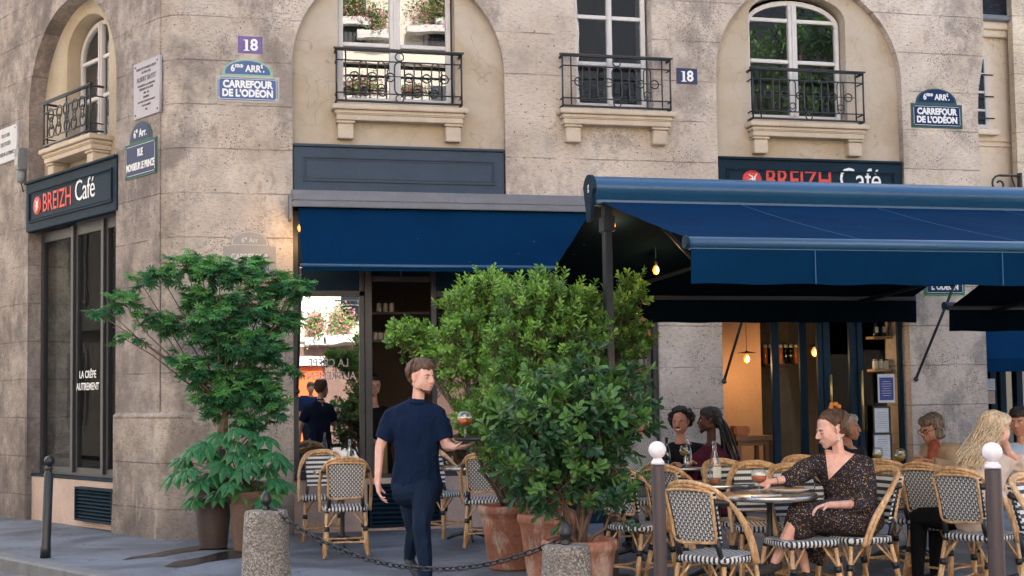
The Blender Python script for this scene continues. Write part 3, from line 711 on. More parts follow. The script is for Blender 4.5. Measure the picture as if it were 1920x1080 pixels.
br_.build('sign_bracket', M_black, b3)

YO = -14.0
def vr(px, py, yg=YF + .1):     # where a thing seen mirrored at this pixel really stands, on the far side of the street
    p = aY(px, py, 2 * yg - YO); return Vector((p.x, YO, p.z))
def block(name, label, x0, x1, y, zt, m, roofm, rooft, bay=3.0, first=3.9, storey=3.1, g=None, ground=None):
    b = thing(name, label, 'building', ((x0 + x1) / 2, y, 0), 0, 'buildings across the street')
    mb = MB(); mb.box(x0, x1, y - 8, y, 0, zt)
    z = first - .6
    while z < zt - 1: mb.box(x0, x1, y, y + .10, z, z + .14); z += storey
    mb.box(x0, x1, y, y + .35, zt - .25, zt)
    mb.build('wall', m, b)
    if ground: MB().box(x0 + .02, x1 - .02, y + .001, y + .05, 0, first - .75).build('shopfront', ground, b)
    mb = MB(); mb.add([(x0, y + .3, zt), (x1, y + .3, zt), (x1, y - 1.8, zt + rooft), (x0, y - 1.8, zt + rooft), (x0, y - 8, zt), (x1, y - 8, zt)], [(0, 3, 2, 1), (3, 4, 5, 2), (0, 4, 3), (1, 2, 5)]); mb.build('roof', roofm, b)
    z = first
    while z < zt - 1.5:
        x = x0 + bay / 2
        while x < x1 - .6:
            simple_window(x - .5, x + .5, z, z + 1.9, y + .03, b, 3, 1, gm=M_dpane)
            mb = MB()
            for q in range(9): mb.tube([(x - .6 + q * .15, y + .22, z - .05), (x - .6 + q * .15, y + .22, z + .75)], .012, 4, cap=False)
            mb.box(x - .65, x + .65, y + .2, y + .24, z + .75, z + .79); mb.build('balcony_guard', M_black, b)
            x += bay
        z += storey
    return b
M_opp = worn('bright_cream_facade', (.72, .65, .55), .8, .06, 1)
bo = block('facing_building', 'bright cream apartment building across the street behind the viewer', -24, 12.2, YO, 16.5, M_opp, M_slate, 2.6, ground=worn('brown_shop_timber', (.16, .09, .07), .6, .3, 1))
block('low_slate_building', 'lower building with a steep dark slate roof across the street', 12.4, 40, YO - .5, 9.5, worn('grey_facade', (.36, .33, .28), .8, .1, 1), M_slate, 7.0)
# orange door, flower boxes opposite
dl, dr = vr(560, 800), vr(606, 800)
M_or = worn('orange_door_paint', (.80, .13, .03), .5, .08, 2)
od = MB(); od.bev(dl.x - .05, dr.x, YO + .05, YO + .12, 0, 2.5, .01); od.bev((dl.x + dr.x) / 2 - .01, (dl.x + dr.x) / 2 + .01, YO + .12, YO + .14, 0, 2.45, .003); od.build('orange_door', M_or, bo)
od = MB(); od.bev(dl.x - .2, dr.x + .1, YO + .05, YO + .35, 2.52, 2.85, .01); od.build('door_canopy', M_white, bo)
# rue on the left: the building across it
LB = thing('side_street_building', 'grey stone apartment building across the side street', 'building', (-9, 12, 0), 0, 'buildings across the street')
TLB = plane_T((A0.x + NL.x * 9, A0.y + NL.y * 9, 0), (U.x, U.y), (-NL.x, -NL.y))
mb = MB(); mb.box(-2, 40, 0, 16, -6, 0)
for z in (3.4, 6.6, 9.8, 13): mb.box(-2.1, 40, z, z + .2, .001, .2)
mb.build('wall', worn('grey_beige_facade', (.42, .38, .32), .8, .12, 1), LB, TLB)
for i in range(12):
    for z in (.9, 4.2, 7.4, 10.6):
        mb = MB()
        x = -.5 + i * 3
        for (a, b, c, d) in ((x, x + .06, z, z + 2), (x + 1.14, x + 1.2, z, z + 2), (x + .06, x + 1.14, z, z + .06), (x + .06, x + 1.14, z + 1.94, z + 2), (x + .57, x + .63, z + .06, z + 1.94)): mb.box(a, b, c, d, .0, .05)
        f = mb.build('window', M_white, LB, TLB); MB().add([(x + .02, z + .02, .02), (x + 1.18, z + .02, .02), (x + 1.18, z + 1.98, .02), (x + .02, z + 1.98, .02)], [(0, 1, 2, 3)]).build('pane', M_dpane, f, TLB)

# ================================================================== leaves
def template(kind):
    if kind == 'oval':
        v = [(0, 0, 0), (.42, .15, .04), (.78, .19, .03), (1, 0, -.06), (.78, -.19, .03), (.42, -.15, .04), (.42, 0, 0), (.78, 0, -.01)]
        f = [(0, 5, 6), (0, 6, 1), (6, 5, 4, 7), (1, 6, 7, 2), (7, 4, 3), (2, 7, 3)]; return np.array(v, float), f
    n, wd, droop, lens = (7, .12, .16, (.45, .72, .92, 1, .92, .72, .45)) if kind == 'maple' else (8, .19, .45, (.62, .8, .94, 1, 1, .94, .8, .62))
    sp = 115 if kind == 'maple' else 135
    v = [(0, 0, 0)]; f = []
    for i in range(n):
        a = rad(-sp + 2 * sp * i / (n - 1)); l = lens[i]; c, s = math.cos(a), math.sin(a)
        def q(t, w_, z): return (c * t * l - s * w_, s * t * l + c * w_, z)
        b = len(v)
        v += [q(.35, wd * .55, -.02), q(.62, wd, -droop * .35), q(1, 0, -droop), q(.62, -wd, -droop * .35), q(.35, -wd * .55, -.02), q(.35, 0, .025), q(.64, 0, -droop * .3 + .03)]
        f += [(0, b + 4, b + 5), (0, b + 5, b), (b + 5, b + 4, b + 3, b + 6), (b, b + 5, b + 6, b + 1), (b + 6, b + 3, b + 2), (b + 1, b + 6, b + 2)]
    return np.array(v, float), f
def leaf_mesh(name, inst, kind, mats, parent):
    """inst: list of (pos, dir, up, size, mat index)"""
    tv, tf = template(kind); n = len(inst)
    P = np.array([i[0] for i in inst], float); D = np.array([i[1] for i in inst], float); Up = np.array([i[2] for i in inst], float)
    sz = np.array([i[3] for i in inst]); mi = np.array([i[4] for i in inst])
    D /= np.linalg.norm(D, axis=1, keepdims=True) + 1e-9
    Sd = np.cross(Up, D); Sd /= np.linalg.norm(Sd, axis=1, keepdims=True) + 1e-9; Nn = np.cross(D, Sd)
    V = P[:, None] + (tv[None, :, 0:1] * D[:, None] + tv[None, :, 1:2] * Sd[:, None] + tv[None, :, 2:3] * Nn[:, None]) * sz[:, None, None]
    V = V.reshape(-1, 3); k = len(tv); faces = []; mis = []
    for i in range(n):
        o = i * k
        for q in tf: faces.append(tuple(a + o for a in q))
        mis += [int(mi[i])] * len(tf)
    me = bpy.data.meshes.new(name); me.from_pydata(V.tolist(), [], faces)
    for m in mats: me.materials.append(m)
    me.polygons.foreach_set('material_index', mis); me.update()
    o = bpy.data.objects.new(name, me); C.objects.link(o); return attach(o, parent)
def leafmat(name, base, rough=.4, spec=.4, trans=.25):
    m = mat(name, base, rough, spec=spec); v = coord(m); n = noisetex(m, v, 9, 3, .6)
    setc(m, mix(m, ramp(m, n, [(.3, 0.), (.7, 1.)]), tuple(x * .7 for x in base), tuple(x * 1.35 for x in base)))
    t = m.node_tree; p = t.nodes['Principled BSDF']; o = t.nodes['Material Output']
    tr = t.nodes.new('ShaderNodeBsdfTranslucent'); tr.inputs[0].default_value = (base[0] * 1.6, base[1] * 1.6, base[2] * .7, 1)
    mx = t.nodes.new('ShaderNodeMixShader'); mx.inputs[0].default_value = trans
    t.links.new(p.outputs[0], mx.inputs[1]); t.links.new(tr.outputs[0], mx.inputs[2]); t.links.new(mx.outputs[0], o.inputs[0]); return m
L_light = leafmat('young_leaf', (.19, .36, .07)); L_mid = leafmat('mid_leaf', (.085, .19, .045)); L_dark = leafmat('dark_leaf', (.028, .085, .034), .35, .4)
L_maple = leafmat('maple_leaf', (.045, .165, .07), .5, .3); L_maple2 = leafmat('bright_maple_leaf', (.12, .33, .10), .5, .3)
L_fat = leafmat('fatsia_leaf', (.028, .14, .045), .42, .25, .12); L_fat2 = leafmat('young_fatsia_leaf', (.08, .24, .05), .38, .3)
L_yel = leafmat('yellowed_leaf', (.65, .38, .02)); L_brn = leafmat('withered_leaf', (.35, .17, .09))
M_bark = worn('grey_brown_bark', (.13, .085, .06), .85, .3, 14, bumpy=.3)
M_soil = worn('potting_soil', (.03, .02, .014), .95, .4, 20, bumpy=.5)
R = random.Random(11)
def rv(s=1.): return Vector((R.gauss(0, s), R.gauss(0, s), R.gauss(0, s)))
def bush(label, name, base, clumps, mats, size, nsh, leaf_n, extra=(), trunk_r=.016, cat='plant', group=None, up_b=.55, wide=60, kind='oval', stem_len=.13, branch=True, flat=0., fork=None):
    """clumps: (centre, (rx, ry, rz), weight); shoots fill them, each shoot a twig with leaves round its tip"""
    root = thing(name, label, cat, (base.x, base.y, base.z), 0, group)
    inst = []; tw = MB()
    tot = sum(c[2] for c in clumps)
    for (c, rr, wgt) in clumps:
        if branch:
            mid = (base * .45 + c * .55) + rv(.05); mid.z = base.z + (c.z - base.z) * .55
            b0 = base + Vector((R.uniform(-.05, .05), R.uniform(-.04, .04), 0))
            if fork: mid = fork.lerp(c, .35) + rv(.04)
            if fork and c.z < fork.z + .1: mid = base.lerp(c, .6)
            if fork and c.z > fork.z + .1: tw.tube([base, base.lerp(fork, .5) + rv(.02), fork], [.03, .025, .02], 7); b0 = fork
            tw.tube([b0, b0.lerp(mid, .5) + rv(.02), mid, mid.lerp(c, .6) + rv(.02), c], [trunk_r, trunk_r * .85, trunk_r * .65, trunk_r * .45, trunk_r * .25], 6)
        for _ in range(int(nsh * wgt / tot)):
            d = rv().normalized(); q = R.random() ** .45
            p = c + Vector((d.x * rr[0], d.y * rr[1], d.z * rr[2])) * q
            sd_ = (d * (1 - up_b) + Vector((0, 0, 1)) * up_b + rv(.22)); 
            if flat: sd_ = Vector((d.x, d.y, d.z * (1 - flat) - .12)) + rv(.15)
            sd_.normalize(); ln = stem_len * R.uniform(.6, 1.3); tip = p + sd_ * ln
            tw.tube([p - sd_ * ln * .6, tip], [.0035, .002], 3, cap=False)
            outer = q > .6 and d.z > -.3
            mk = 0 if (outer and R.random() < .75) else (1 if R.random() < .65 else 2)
            for i in range(leaf_n):
                t = .25 + .75 * i / leaf_n; lp = p + sd_ * ln * t
                o = sd_.orthogonal(); o = Matrix.Rotation(i * 2.4 + R.random(), 3, sd_) @ o
                an = rad(wide * (1.25 - .6 * t) + R.uniform(-12, 12))
                ld = (sd_ * math.cos(an) + o.normalized() * math.sin(an)).normalized()
                upv = sd_ + rv(.25)
                if flat: ld.z *= .4; ld.z -= .12; upv = Vector((0, 0, 1)) + rv(.25)
                inst.append((lp, ld, upv, size * R.uniform(.55, 1.35) * (1 if t < .9 else .8), mk))
    for e in extra: inst.append(e)
    tw.build('trunk', M_bark, root)
    leaf_mesh('crown', inst, kind, mats, root)
    return root
def cl(px, py, Y, r, w=None, ry=None, rz=None):
    return (aY(px, py, Y), (r, ry or r, rz or r), w if w is not None else r ** 2.2)

# ------------------------------------------------------------------ pots
M_terra = mat('terracotta', rough=.85, spec=.2); v = coord(M_terra)
c = mix(M_terra, ramp(M_terra, noisetex(M_terra, v, 3.2, 6, .6), [(.3, 0.), (.7, 1.)]), (.22, .085, .05), (.46, .20, .13))
c = mix(M_terra, ramp(M_terra, noisetex(M_terra, coord(M_terra, (1, 1, .45)), 7, 6, .65), [(.50, 0.), (.62, .8)]), c, (.50, .38, .30))
c = mix(M_terra, ramp(M_terra, noisetex(M_terra, v, 40, 3), [(.3, .4), (.5, 0.)]), c, (.14, .07, .05)); setc(M_terra, c)
bump(M_terra, noisetex(M_terra, v, 30, 4), .15, .01)
M_darkpot = worn('dark_glazed_clay', (.055, .035, .03), .55, .3, 4); M_brownpot = worn('stained_brown_clay', (.14, .085, .062), .8, .35, 5, bumpy=.2)
def pot(label, x, y, h, r, m, soil=.92, taper=.72, name='plant_pot'):
    t = thing(name, label, 'plant pot', (x, y, 0), 0, 'clay pots on the pavement')
    p = [(r * taper * .98, 0), (r * taper, .015), (r * .93, h * .80), (r * .935, h * .815), (r * .95, h * .82), (r * .94, h * .84), (r * .99, h * .86), (r * 1.03, h * .90), (r * 1.03, h * .95), (r * 1.0, h * .985), (r * .95, h), (r * .88, h * .985), (r * .85, h * .93), (r * .83, h * .8), (.001, h * .79)]
    MB().lathe(p, 40).build('pot_body', m, t, Matrix.Translation((x, y, .005)))
    s = MB(); n = 26; vs = [(0, 0, 0)]; 
    for k in range(1, 5):
        for j in range(n): a = 2 * PI * j / n; rr = r * .84 * k / 4; vs.append((rr * math.cos(a), rr * math.sin(a), R.uniform(-.008, .012)))
    fs = [(0, 1 + j, 1 + (j + 1) % n) for j in range(n)]
    for k in range(3):
        for j in range(n): fs.append((1 + k * n + j, 1 + (k + 1) * n + j, 1 + (k + 1) * n + (j + 1) % n, 1 + k * n + (j + 1) % n))
    s.add(vs, fs, smooth=True); s.build('soil', M_soil, t, Matrix.Translation((x, y, h * soil)))
    return t
P1 = aZ(957, 950, .50); P2 = aZ(998, 970, .50); P3 = aZ(1082, 1012, .50)
P1 = Vector((P1.x, 10.35, 0)); P2 = Vector((2.48, 9.45, 0)); P3 = Vector((2.25, 7.85, 0))
pot('terracotta pot with white bloom, rear left of the three under the shrubs', P1.x, P1.y, .52, .27, M_terra)
pot('orange terracotta pot standing in the middle, half behind the stone bollard', P2.x, P2.y, .52, .245, M_terra)
pot('pale terracotta pot right of the stone bollard, nearest the street', P3.x, P3.y, .50, .238, M_terra)
PD = aZ(400, 1028); PBr = aZ(466, 1031)
PD = Vector((PD.x, 12.72, 0)); PBr = Vector((.33, 12.40, 0))
pot('tall dark glazed pot against the corner pier, under the maple', PD.x, PD.y, .68, .20, M_darkpot, taper=.66)
pot('stained brown pot beside the dark one, holding the broad-leaved shrub', PBr.x, PBr.y, .56, .205, M_brownpot, taper=.72)

# ------------------------------------------------------------------ plants
B1 = Vector((P1.x, P1.y, .45)); B2 = Vector((P2.x, P2.y, .45)); B3 = Vector((P3.x, P3.y, .44))
bush('light green small-leaved shrub with a side branch reaching behind the waiter', 'evergreen_shrub', B1,
     [cl(868, 585, 10.4, .16), cl(905, 560, 10.5, .17), cl(915, 545, 10.5, .08, .02), cl(850, 640, 10.3, .13), cl(892, 640, 10.4, .22), cl(940, 600, 10.6, .22), cl(930, 700, 10.4, .22), cl(872, 700, 10.4, .16), cl(890, 790, 10.3, .17, .03), cl(930, 800, 10.3, .2), cl(945, 860, 10.3, .16, .02),
      cl(765, 638, 10.7, .11, .02, rz=.07), cl(792, 655, 10.7, .10, .02, rz=.07), cl(750, 630, 10.7, .05, .005), cl(815, 690, 10.6, .05, .003)],
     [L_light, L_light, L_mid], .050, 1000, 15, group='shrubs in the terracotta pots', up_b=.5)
bush('dense green shrub in the middle pot, its crown rising behind the awning post', 'evergreen_shrub', B2,
     [cl(985, 575, 9.6, .20), cl(1035, 580, 9.6, .22), cl(1080, 600, 9.7, .2), cl(1108, 585, 9.8, .15), cl(1085, 650, 9.5, .22), cl(1020, 660, 9.5, .24), cl(965, 660, 9.6, .22), cl(960, 740, 9.5, .2), cl(1030, 740, 9.5, .22), cl(1000, 830, 9.4, .2),
      cl(1170, 610, 10.0, .15), cl(1188, 565, 10.0, .06, .010), cl(1185, 535, 10.0, .03, .003), cl(1165, 670, 9.9, .16), cl(1195, 640, 10.0, .08, .012)],
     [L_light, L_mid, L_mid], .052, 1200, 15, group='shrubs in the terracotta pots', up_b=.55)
yl = [(aY(1053, 935, 7.9), Vector((1, 0, -.5)), Vector((0, -1, .5)), .09, 3), (aY(1056, 930, 7.9), Vector((-.3, 0, -1)), Vector((0, -1, .2)), .08, 3), (aY(1197, 600, 9.7), Vector((1, 0, .1)), Vector((0, -1, .3)), .07, 4), (aY(1214, 615, 9.7), Vector((.3, 0, -1)), Vector((0, -1, .3)), .07, 4)]
bush('dark glossy larger-leaved shrub with a yellow leaf, in the right-hand pot', 'evergreen_shrub', B3,
     [cl(1110, 720, 8.1, .13), cl(1050, 745, 8.1, .15), cl(1000, 790, 8.0, .17), cl(1060, 810, 7.9, .2), cl(1130, 790, 7.9, .18), cl(1175, 740, 8.1, .11), cl(1185, 800, 8.0, .10), cl(950, 810, 8.1, .13), cl(1010, 870, 7.9, .17), cl(1090, 880, 7.9, .18), cl(1150, 870, 7.9, .12), cl(1050, 925, 7.8, .12), cl(1012, 905, 7.9, .09), cl(1110, 935, 7.9, .09), cl(1155, 960, 7.7, .06, .004)],
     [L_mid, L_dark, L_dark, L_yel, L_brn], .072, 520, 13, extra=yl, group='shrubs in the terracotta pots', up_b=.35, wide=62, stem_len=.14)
mz = 12.62
bush('lacy green Japanese maple spreading over the corner pier and its plaque', 'maple_tree', Vector((PD.x, PD.y, .6)),
     [cl(x, y, mz + dy, r * .86, None, r * .9, r * .5) for x, y, r, dy in ((350, 500, .16, 0), (375, 490, .08, 0), (410, 510, .2, -.1), (460, 500, .18, .1), (500, 530, .2, 0), (545, 540, .15, -.1), (575, 530, .07, 0), (385, 560, .2, .1), (460, 575, .24, -.1), (530, 600, .18, 0), (300, 515, .13, 0), (262, 527, .08, 0), (235, 570, .12, 0), (200, 580, .08, -.1), (186, 590, .04, -.1), (290, 590, .12, .0), (250, 628, .08, 0), (228, 632, .04, 0), (335, 610, .17, .1), (410, 635, .24, 0), (495, 655, .22, 0), (545, 690, .08, 0), (375, 690, .17, -.1), (332, 665, .07, -.1), (450, 715, .22, 0), (500, 740, .16, .1), (525, 765, .08, 0), (420, 765, .15, 0), (480, 790, .1, .1), (400, 740, .14, 0), (440, 660, .22, .15), (470, 640, .22, -.2), (400, 600, .2, -.2), (440, 740, .18, -.1), (480, 700, .2, .1), (510, 770, .10, 0), (455, 780, .12, 0), (385, 720, .10, .1))],
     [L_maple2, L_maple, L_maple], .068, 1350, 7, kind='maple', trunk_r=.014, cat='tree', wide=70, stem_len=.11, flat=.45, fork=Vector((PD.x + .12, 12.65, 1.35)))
# broad palmate shrub
fr_ = thing('broad_leaved_shrub', 'glossy broad palmate-leaved shrub hanging over the brown pot', 'plant', (PBr.x, PBr.y, .5))
inst = []; tw = MB(); fc = Vector((PBr.x - .05, PBr.y, .52))
spots = [(330, 888), (345, 862), (362, 842), (385, 835), (410, 815), (440, 805), (470, 810), (495, 820), (515, 850), (525, 865), (500, 880), (470, 860), (440, 850), (420, 870), (455, 880), (480, 905), (505, 920), (520, 900), (395, 890), (365, 935), (352, 880), (455, 915), (430, 905), (400, 850), (462, 838), (488, 846), (530, 905), (375, 900), (445, 830), (410, 925), (500, 935)]
for i, (x, y) in enumerate(spots):
    p = aY(x, y, PBr.y - .18 + R.uniform(-.14, .22)); out = (p - fc); o2 = Vector((out.x, out.y - .1, 0)).normalized() if out.length else Vector((0, -1, 0))
    d = Vector((o2.x, o2.y - .35, -.55 + R.uniform(-.2, .2))); u_ = Vector((o2.x * .3, -.55, .8)) + rv(.15)
    inst.append((p, d, u_, R.uniform(.15, .21), 1 if y > 900 and R.random() < .6 else 0))
    tw.tube([fc + rv(.02), fc.lerp(p, .5) + Vector((0, 0, .06)), p], [.008, .005, .003], 5)
tw.build('trunk', M_bark, fr_); leaf_mesh('crown', inst, 'fatsia', [L_fat, L_fat2], fr_)
# flowers and tree across the street, seen mirrored in the panes
M_gp = mat('pink_geranium_petals', (.55, .20, .24), .7)
def flowers(label, p, w_, h, n=160):
    r = thing('flower_box', label, 'flower box', (p.x, p.y + .35, p.z - h), 0, 'geranium boxes across the street')
    MB().bev(p.x - w_ / 2, p.x + w_ / 2, p.y + .2, p.y + .5, p.z - h * .6 - .25, p.z - h * .6, .01).build('box', M_white, r)
    inst = []
    for _ in range(n * 5):
        q = rv(.4); pp = Vector((p.x + q.x * w_ / 2, p.y + .4 + q.y * .3, p.z + q.z * h * .9)); inst.append((pp, rv(), Vector((0, 1, 0)) + rv(.5), R.uniform(.07, .14), R.choice((0, 0, 1, 2, 2))))
    leaf_mesh('blooms', inst, 'oval', [L_mid, L_light, M_gp], r)
for k, (x, y, yg, w_, h) in enumerate([(640, 605, .1, 1.2, .75), (590, 612, .1, .7, .6), (700, 40, .27, 1.2, .7), (660, 15, .27, 1.1, .7), (800, 22, .27, 1.5, 1.0), (680, 168, .27, 1.3, .5), (775, 175, .27, .9, .3), (835, 12, .27, .8, .9)]):
    flowers(['pink geraniums mirrored in the shop pane beside the mullion', 'pink geraniums mirrored at the left of the shop pane', 'round pink geranium ball mirrored in the left upstairs window', 'geraniums mirrored in the top left corner of the upstairs window', 'large geranium mass mirrored in the upper right pane', 'geraniums mirrored low behind the left balcony', 'small geraniums mirrored low right behind the left balcony', 'geraniums mirrored at the right edge of the upper pane'][k], vr(x, y, YF + yg), w_, h)
tb = aY(1500, 95, 2 * (YF + .24) + 5); tb.y = -5
bush('leafy street tree across the road mirrored in the right upstairs window', 'street_tree', Vector((tb.x, -5, 0)), [((Vector((tb.x + dx, -5 + dy, tb.z + dz))), (1.0, 1.0, .9), 1) for dx, dy, dz in ((-1.6, 0, -.6), (0, 0, 0), (1.4, .3, .4), (.6, -.6, -1.4), (-.8, .4, -1.8), (2, 0, -1.0))], [L_mid, L_dark, L_dark], .16, 900, 9, trunk_r=.12, cat='tree', stem_len=.3)

# ================================================================== awnings
def canvas(mb, q, nx=10, ny=6, sag=.02, th=.004, mi=0):
    """sheet between four corners q0 q1 (back) q2 q3 (front), slightly sagging"""
    q = [Vector(p) for p in q]
    vs = []
    for j in range(ny + 1):
        for i in range(nx + 1):
            s, t = i / nx, j / ny; p = q[0].lerp(q[1], s).lerp(q[3].lerp(q[2], s), t)
            p.z -= sag * math.sin(PI * t) * (.4 + .6 * abs(math.sin(PI * s * 3.0))) + .007 * math.sin(PI * t) * noise.noise(Vector((p.x * 2.5 + p.y * 2, p.y * 3, 0))); vs.append(p)
    fs = [(j * (nx + 1) + i, j * (nx + 1) + i + 1, (j + 1) * (nx + 1) + i + 1, (j + 1) * (nx + 1) + i) for j in range(ny) for i in range(nx)]
    mb.add(vs, fs, mi, smooth=True)
M_seam = mat('canvas_seam', (.03, .10, .22), .8)
def wall_awning(label, x0, x1, y0, z0, y1, z1, cas=True, pivz=1.5, valance=.0):
    t = thing('wall_awning', label, 'awning', ((x0 + x1) / 2, y0, z0), 0, 'blue awnings fixed to the facade')
    mb = MB(); mb.bev(x0 - .02, x1 + .02, YF - .20, YF - .065, 3.50, 3.575, .012); mb.bev(x0 - .02, x1 + .02, YF - .20, YF - .175, 3.44, 3.5, .006)
    mb.bev(x0 - .05, x0 - .02, YF - .21, YF + .0, 3.30, 3.57, .006); mb.build('cassette', M_grey, t)
    mb = MB(); canvas(mb, [(x0 + .05, y0, z0), (x1 - .02, y0, z0), (x1 - .02, y1, z1), (x0 + .05, y1, z1)], 48, 16, .03)
    mb.add([(x0 + .05, y1, z1), (x1 - .02, y1, z1), (x1 - .02, y1 + .005, z1 - .05), (x0 + .05, y1 + .005, z1 - .05)], [(0, 1, 2, 3)])
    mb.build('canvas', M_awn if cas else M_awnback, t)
    MB().tube([(x0 + .03, y1, z1), (x1, y1, z1)], .02, 10).build('front_bar', M_awnbar if cas else M_black, t)
    for x in (x0 + .035, x1 - .005):
        MB().tube([(x, YF - .02, pivz), (x, YF - .06, pivz + .02), (x, y1 + .02, z1 - .02)], .016, 8).sphere((x, YF - .05, pivz), .03).build('arm', M_black, t)
    return t
wall_awning('royal blue canvas awning on the wall over the left shop window', .82, 4.05, YF - .12, 3.46, 12.95, 2.76)
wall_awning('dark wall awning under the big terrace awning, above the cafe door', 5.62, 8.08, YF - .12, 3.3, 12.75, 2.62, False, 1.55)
def double_awning(label, x0, x1, yc, zc, yn, zn, yf, zf, near_x0=None, mark=False, posts=()):
    t = thing('terrace_awning', label, 'awning', (x0, yc, 0), 0, 'free-standing double awnings over the terrace')
    # rounded cassette on top
    prof = []
    for i in range(20):
        a = 2 * PI * i / 20; prof.append((.13 * math.cos(a) * (1 if math.sin(a) > 0 else .8), .115 * math.sin(a)))
    mb = MB(); vs = []; n = len(prof)
    for x in (x0, x1):
        for (y, z) in prof: vs.append((x, yc + y, zc + z))
    mb.add(vs, [(i, (i + 1) % n, n + (i + 1) % n, n + i) for i in range(n)], smooth=True)
    mb.bev(x0, x1, yc - .125, yc - .085, zc - .115, zc - .085, .008)
    mb.build('cassette', M_awnbar, t)
    mb = MB()
    for xs, xe in ((x0 - .03, x0), (x1, x1 + .03)):
        vs = []
        pr = [(y * 1.08, z * 1.1) for y, z in prof]; pr = [p if p[1] > -.09 else (p[0] * .7, -.24) for p in pr]
        for x in (xs, xe):
            for (y, z) in pr: vs.append((x, yc + y, zc + z))
        mb = MB().add(vs, [(i, (i + 1) % n, n + (i + 1) % n, n + i) for i in range(n)] + [tuple(range(n)), tuple(reversed(range(n, 2 * n)))])
        mb.build('end_cap', M_navy, t)
    zb = zc - .10
    nx0 = near_x0 if near_x0 is not None else x0 + .03
    mb = MB(); canvas(mb, [(x0 + .05, yc - .11, zb), (x1 - .03, yc - .11, zb), (x1 - .03, yn, zn + .035), (nx0, yn, zn + .035)], 60, 24, .025)
    k = mb.build('canvas', M_awn, t)
    for f_ in (.30, .60, .90):
        sm = MB()
        a = Vector((x0, yc - .11, zb + .004)).lerp(Vector((x1, yc - .11, zb + .004)), f_); b = Vector((nx0, yn, zn + .04)).lerp(Vector((x1, yn, zn + .04)), f_)
        P = [a.lerp(b, i / 8) - Vector((0, 0, .025 * math.sin(PI * i / 8) * (.4 + .6 * abs(math.sin(PI * f_ * 3))) - .003)) for i in range(9)]
        sm.add([(p.x + s, p.y, p.z + .002) for p in P for s in (-.004, .004)], [(2 * i, 2 * i + 1, 2 * i + 3, 2 * i + 2) for i in range(8)])
        sm.build('seam', M_seam, k)
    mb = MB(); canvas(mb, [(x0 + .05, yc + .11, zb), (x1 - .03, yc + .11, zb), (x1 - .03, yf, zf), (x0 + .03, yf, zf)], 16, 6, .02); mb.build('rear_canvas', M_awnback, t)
    # front bars: rounded blue profile with its end caps, and the valances hanging from them
    for (y, z, xa, s) in ((yn, zn, nx0, -1), (yf, zf, x0, 1)):
        mb = MB(); mb.tube([(xa - .02, y + s * .01, z + .01), (x1, y + s * .01, z + .01)], .036, 14); mb.box(xa, x1, y - .02, y + .02, z - .035, z + .0)
        mb.build('front_bar' if s < 0 else 'rear_bar', M_awnbar if s < 0 else M_black, t)
        MB().tube([(xa - .04, y + s * .01, z + .01), (xa - .02, y + s * .01, z + .01)], .042, 12).build('end_cap', M_navy, t)
        vh = .215
        mb = MB(); nn_ = 60; vs = []
        for r_ in range(2):
            for i in range(nn_ + 1):
                x = xa + (x1 - xa) * i / nn_; vs.append((x, y + (.008 * math.sin(i * .9) + .006 * math.sin(i * 2.3)) * r_ - .022 + .012 * r_, z - .03 - vh * r_ + (.004 * math.sin(i * .7) * r_)))
        mb.add(vs, [(i, i + 1, nn_ + 2 + i, nn_ + 1 + i) for i in range(nn_)], smooth=True)
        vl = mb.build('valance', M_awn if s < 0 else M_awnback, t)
        if s < 0:
            for f_ in (.21, .55, .86):
                x = xa + (x1 - xa) * f_; MB().box(x, x + .005, y - .040, y - .034, z - .03 - vh, z - .03).build('seam', M_seam, vl)
    for xp in (x0 + .5, x1 - .6):
        mb = MB(); mb.tube([(xp, yc - .08, zc - .14), (xp + .75, (yc + yn) / 2, (zc + zn) / 2 - .14), (xp, yn + .03, zn - .04)], .022, 8); mb.build('arm', M_black, t)
        mb = MB(); mb.tube([(xp, yc + .08, zc - .14), (xp + .75, (yc + yf) / 2, (zc + zf) / 2 - .14), (xp, yf - .03, zf - .04)], .022, 8); mb.build('arm', M_black, t)
    for xp in posts:
        mb = MB(); mb.bev(xp - .028, xp + .028, yc - .05, yc + .05, .012, zc - .1, .006, 0); mb.bev(xp - .045, xp + .045, yc - .07, yc + .07, zc - .32, zc - .2, .006)
        mb.bev(xp - .15, xp + .15, yc - .15, yc + .15, 0.002, .014, .003); mb.build('post', M_frame, t)
    if mark: text('g', .09, M_wht, t, Matrix(((0, 0, -1, x0 - .033), (-1, 0, 0, yc - .02), (0, 1, 0, zc + .03), (0, 0, 0, 1))), ext=.001)
    return t
double_awning('big navy blue free-standing awning with front valance over the terrace', 2.87, 6.76, 9.5, 3.0, 7.4, 2.33, 11.4, 2.33, 2.86, True, (2.99, 6.95))
double_awning('second free-standing awning, its dark rear edge hanging by the last stone pier', 7.12, 11.0, 9.5, 3.0, 7.4, 2.33, 11.4, 2.24, None, False, ())
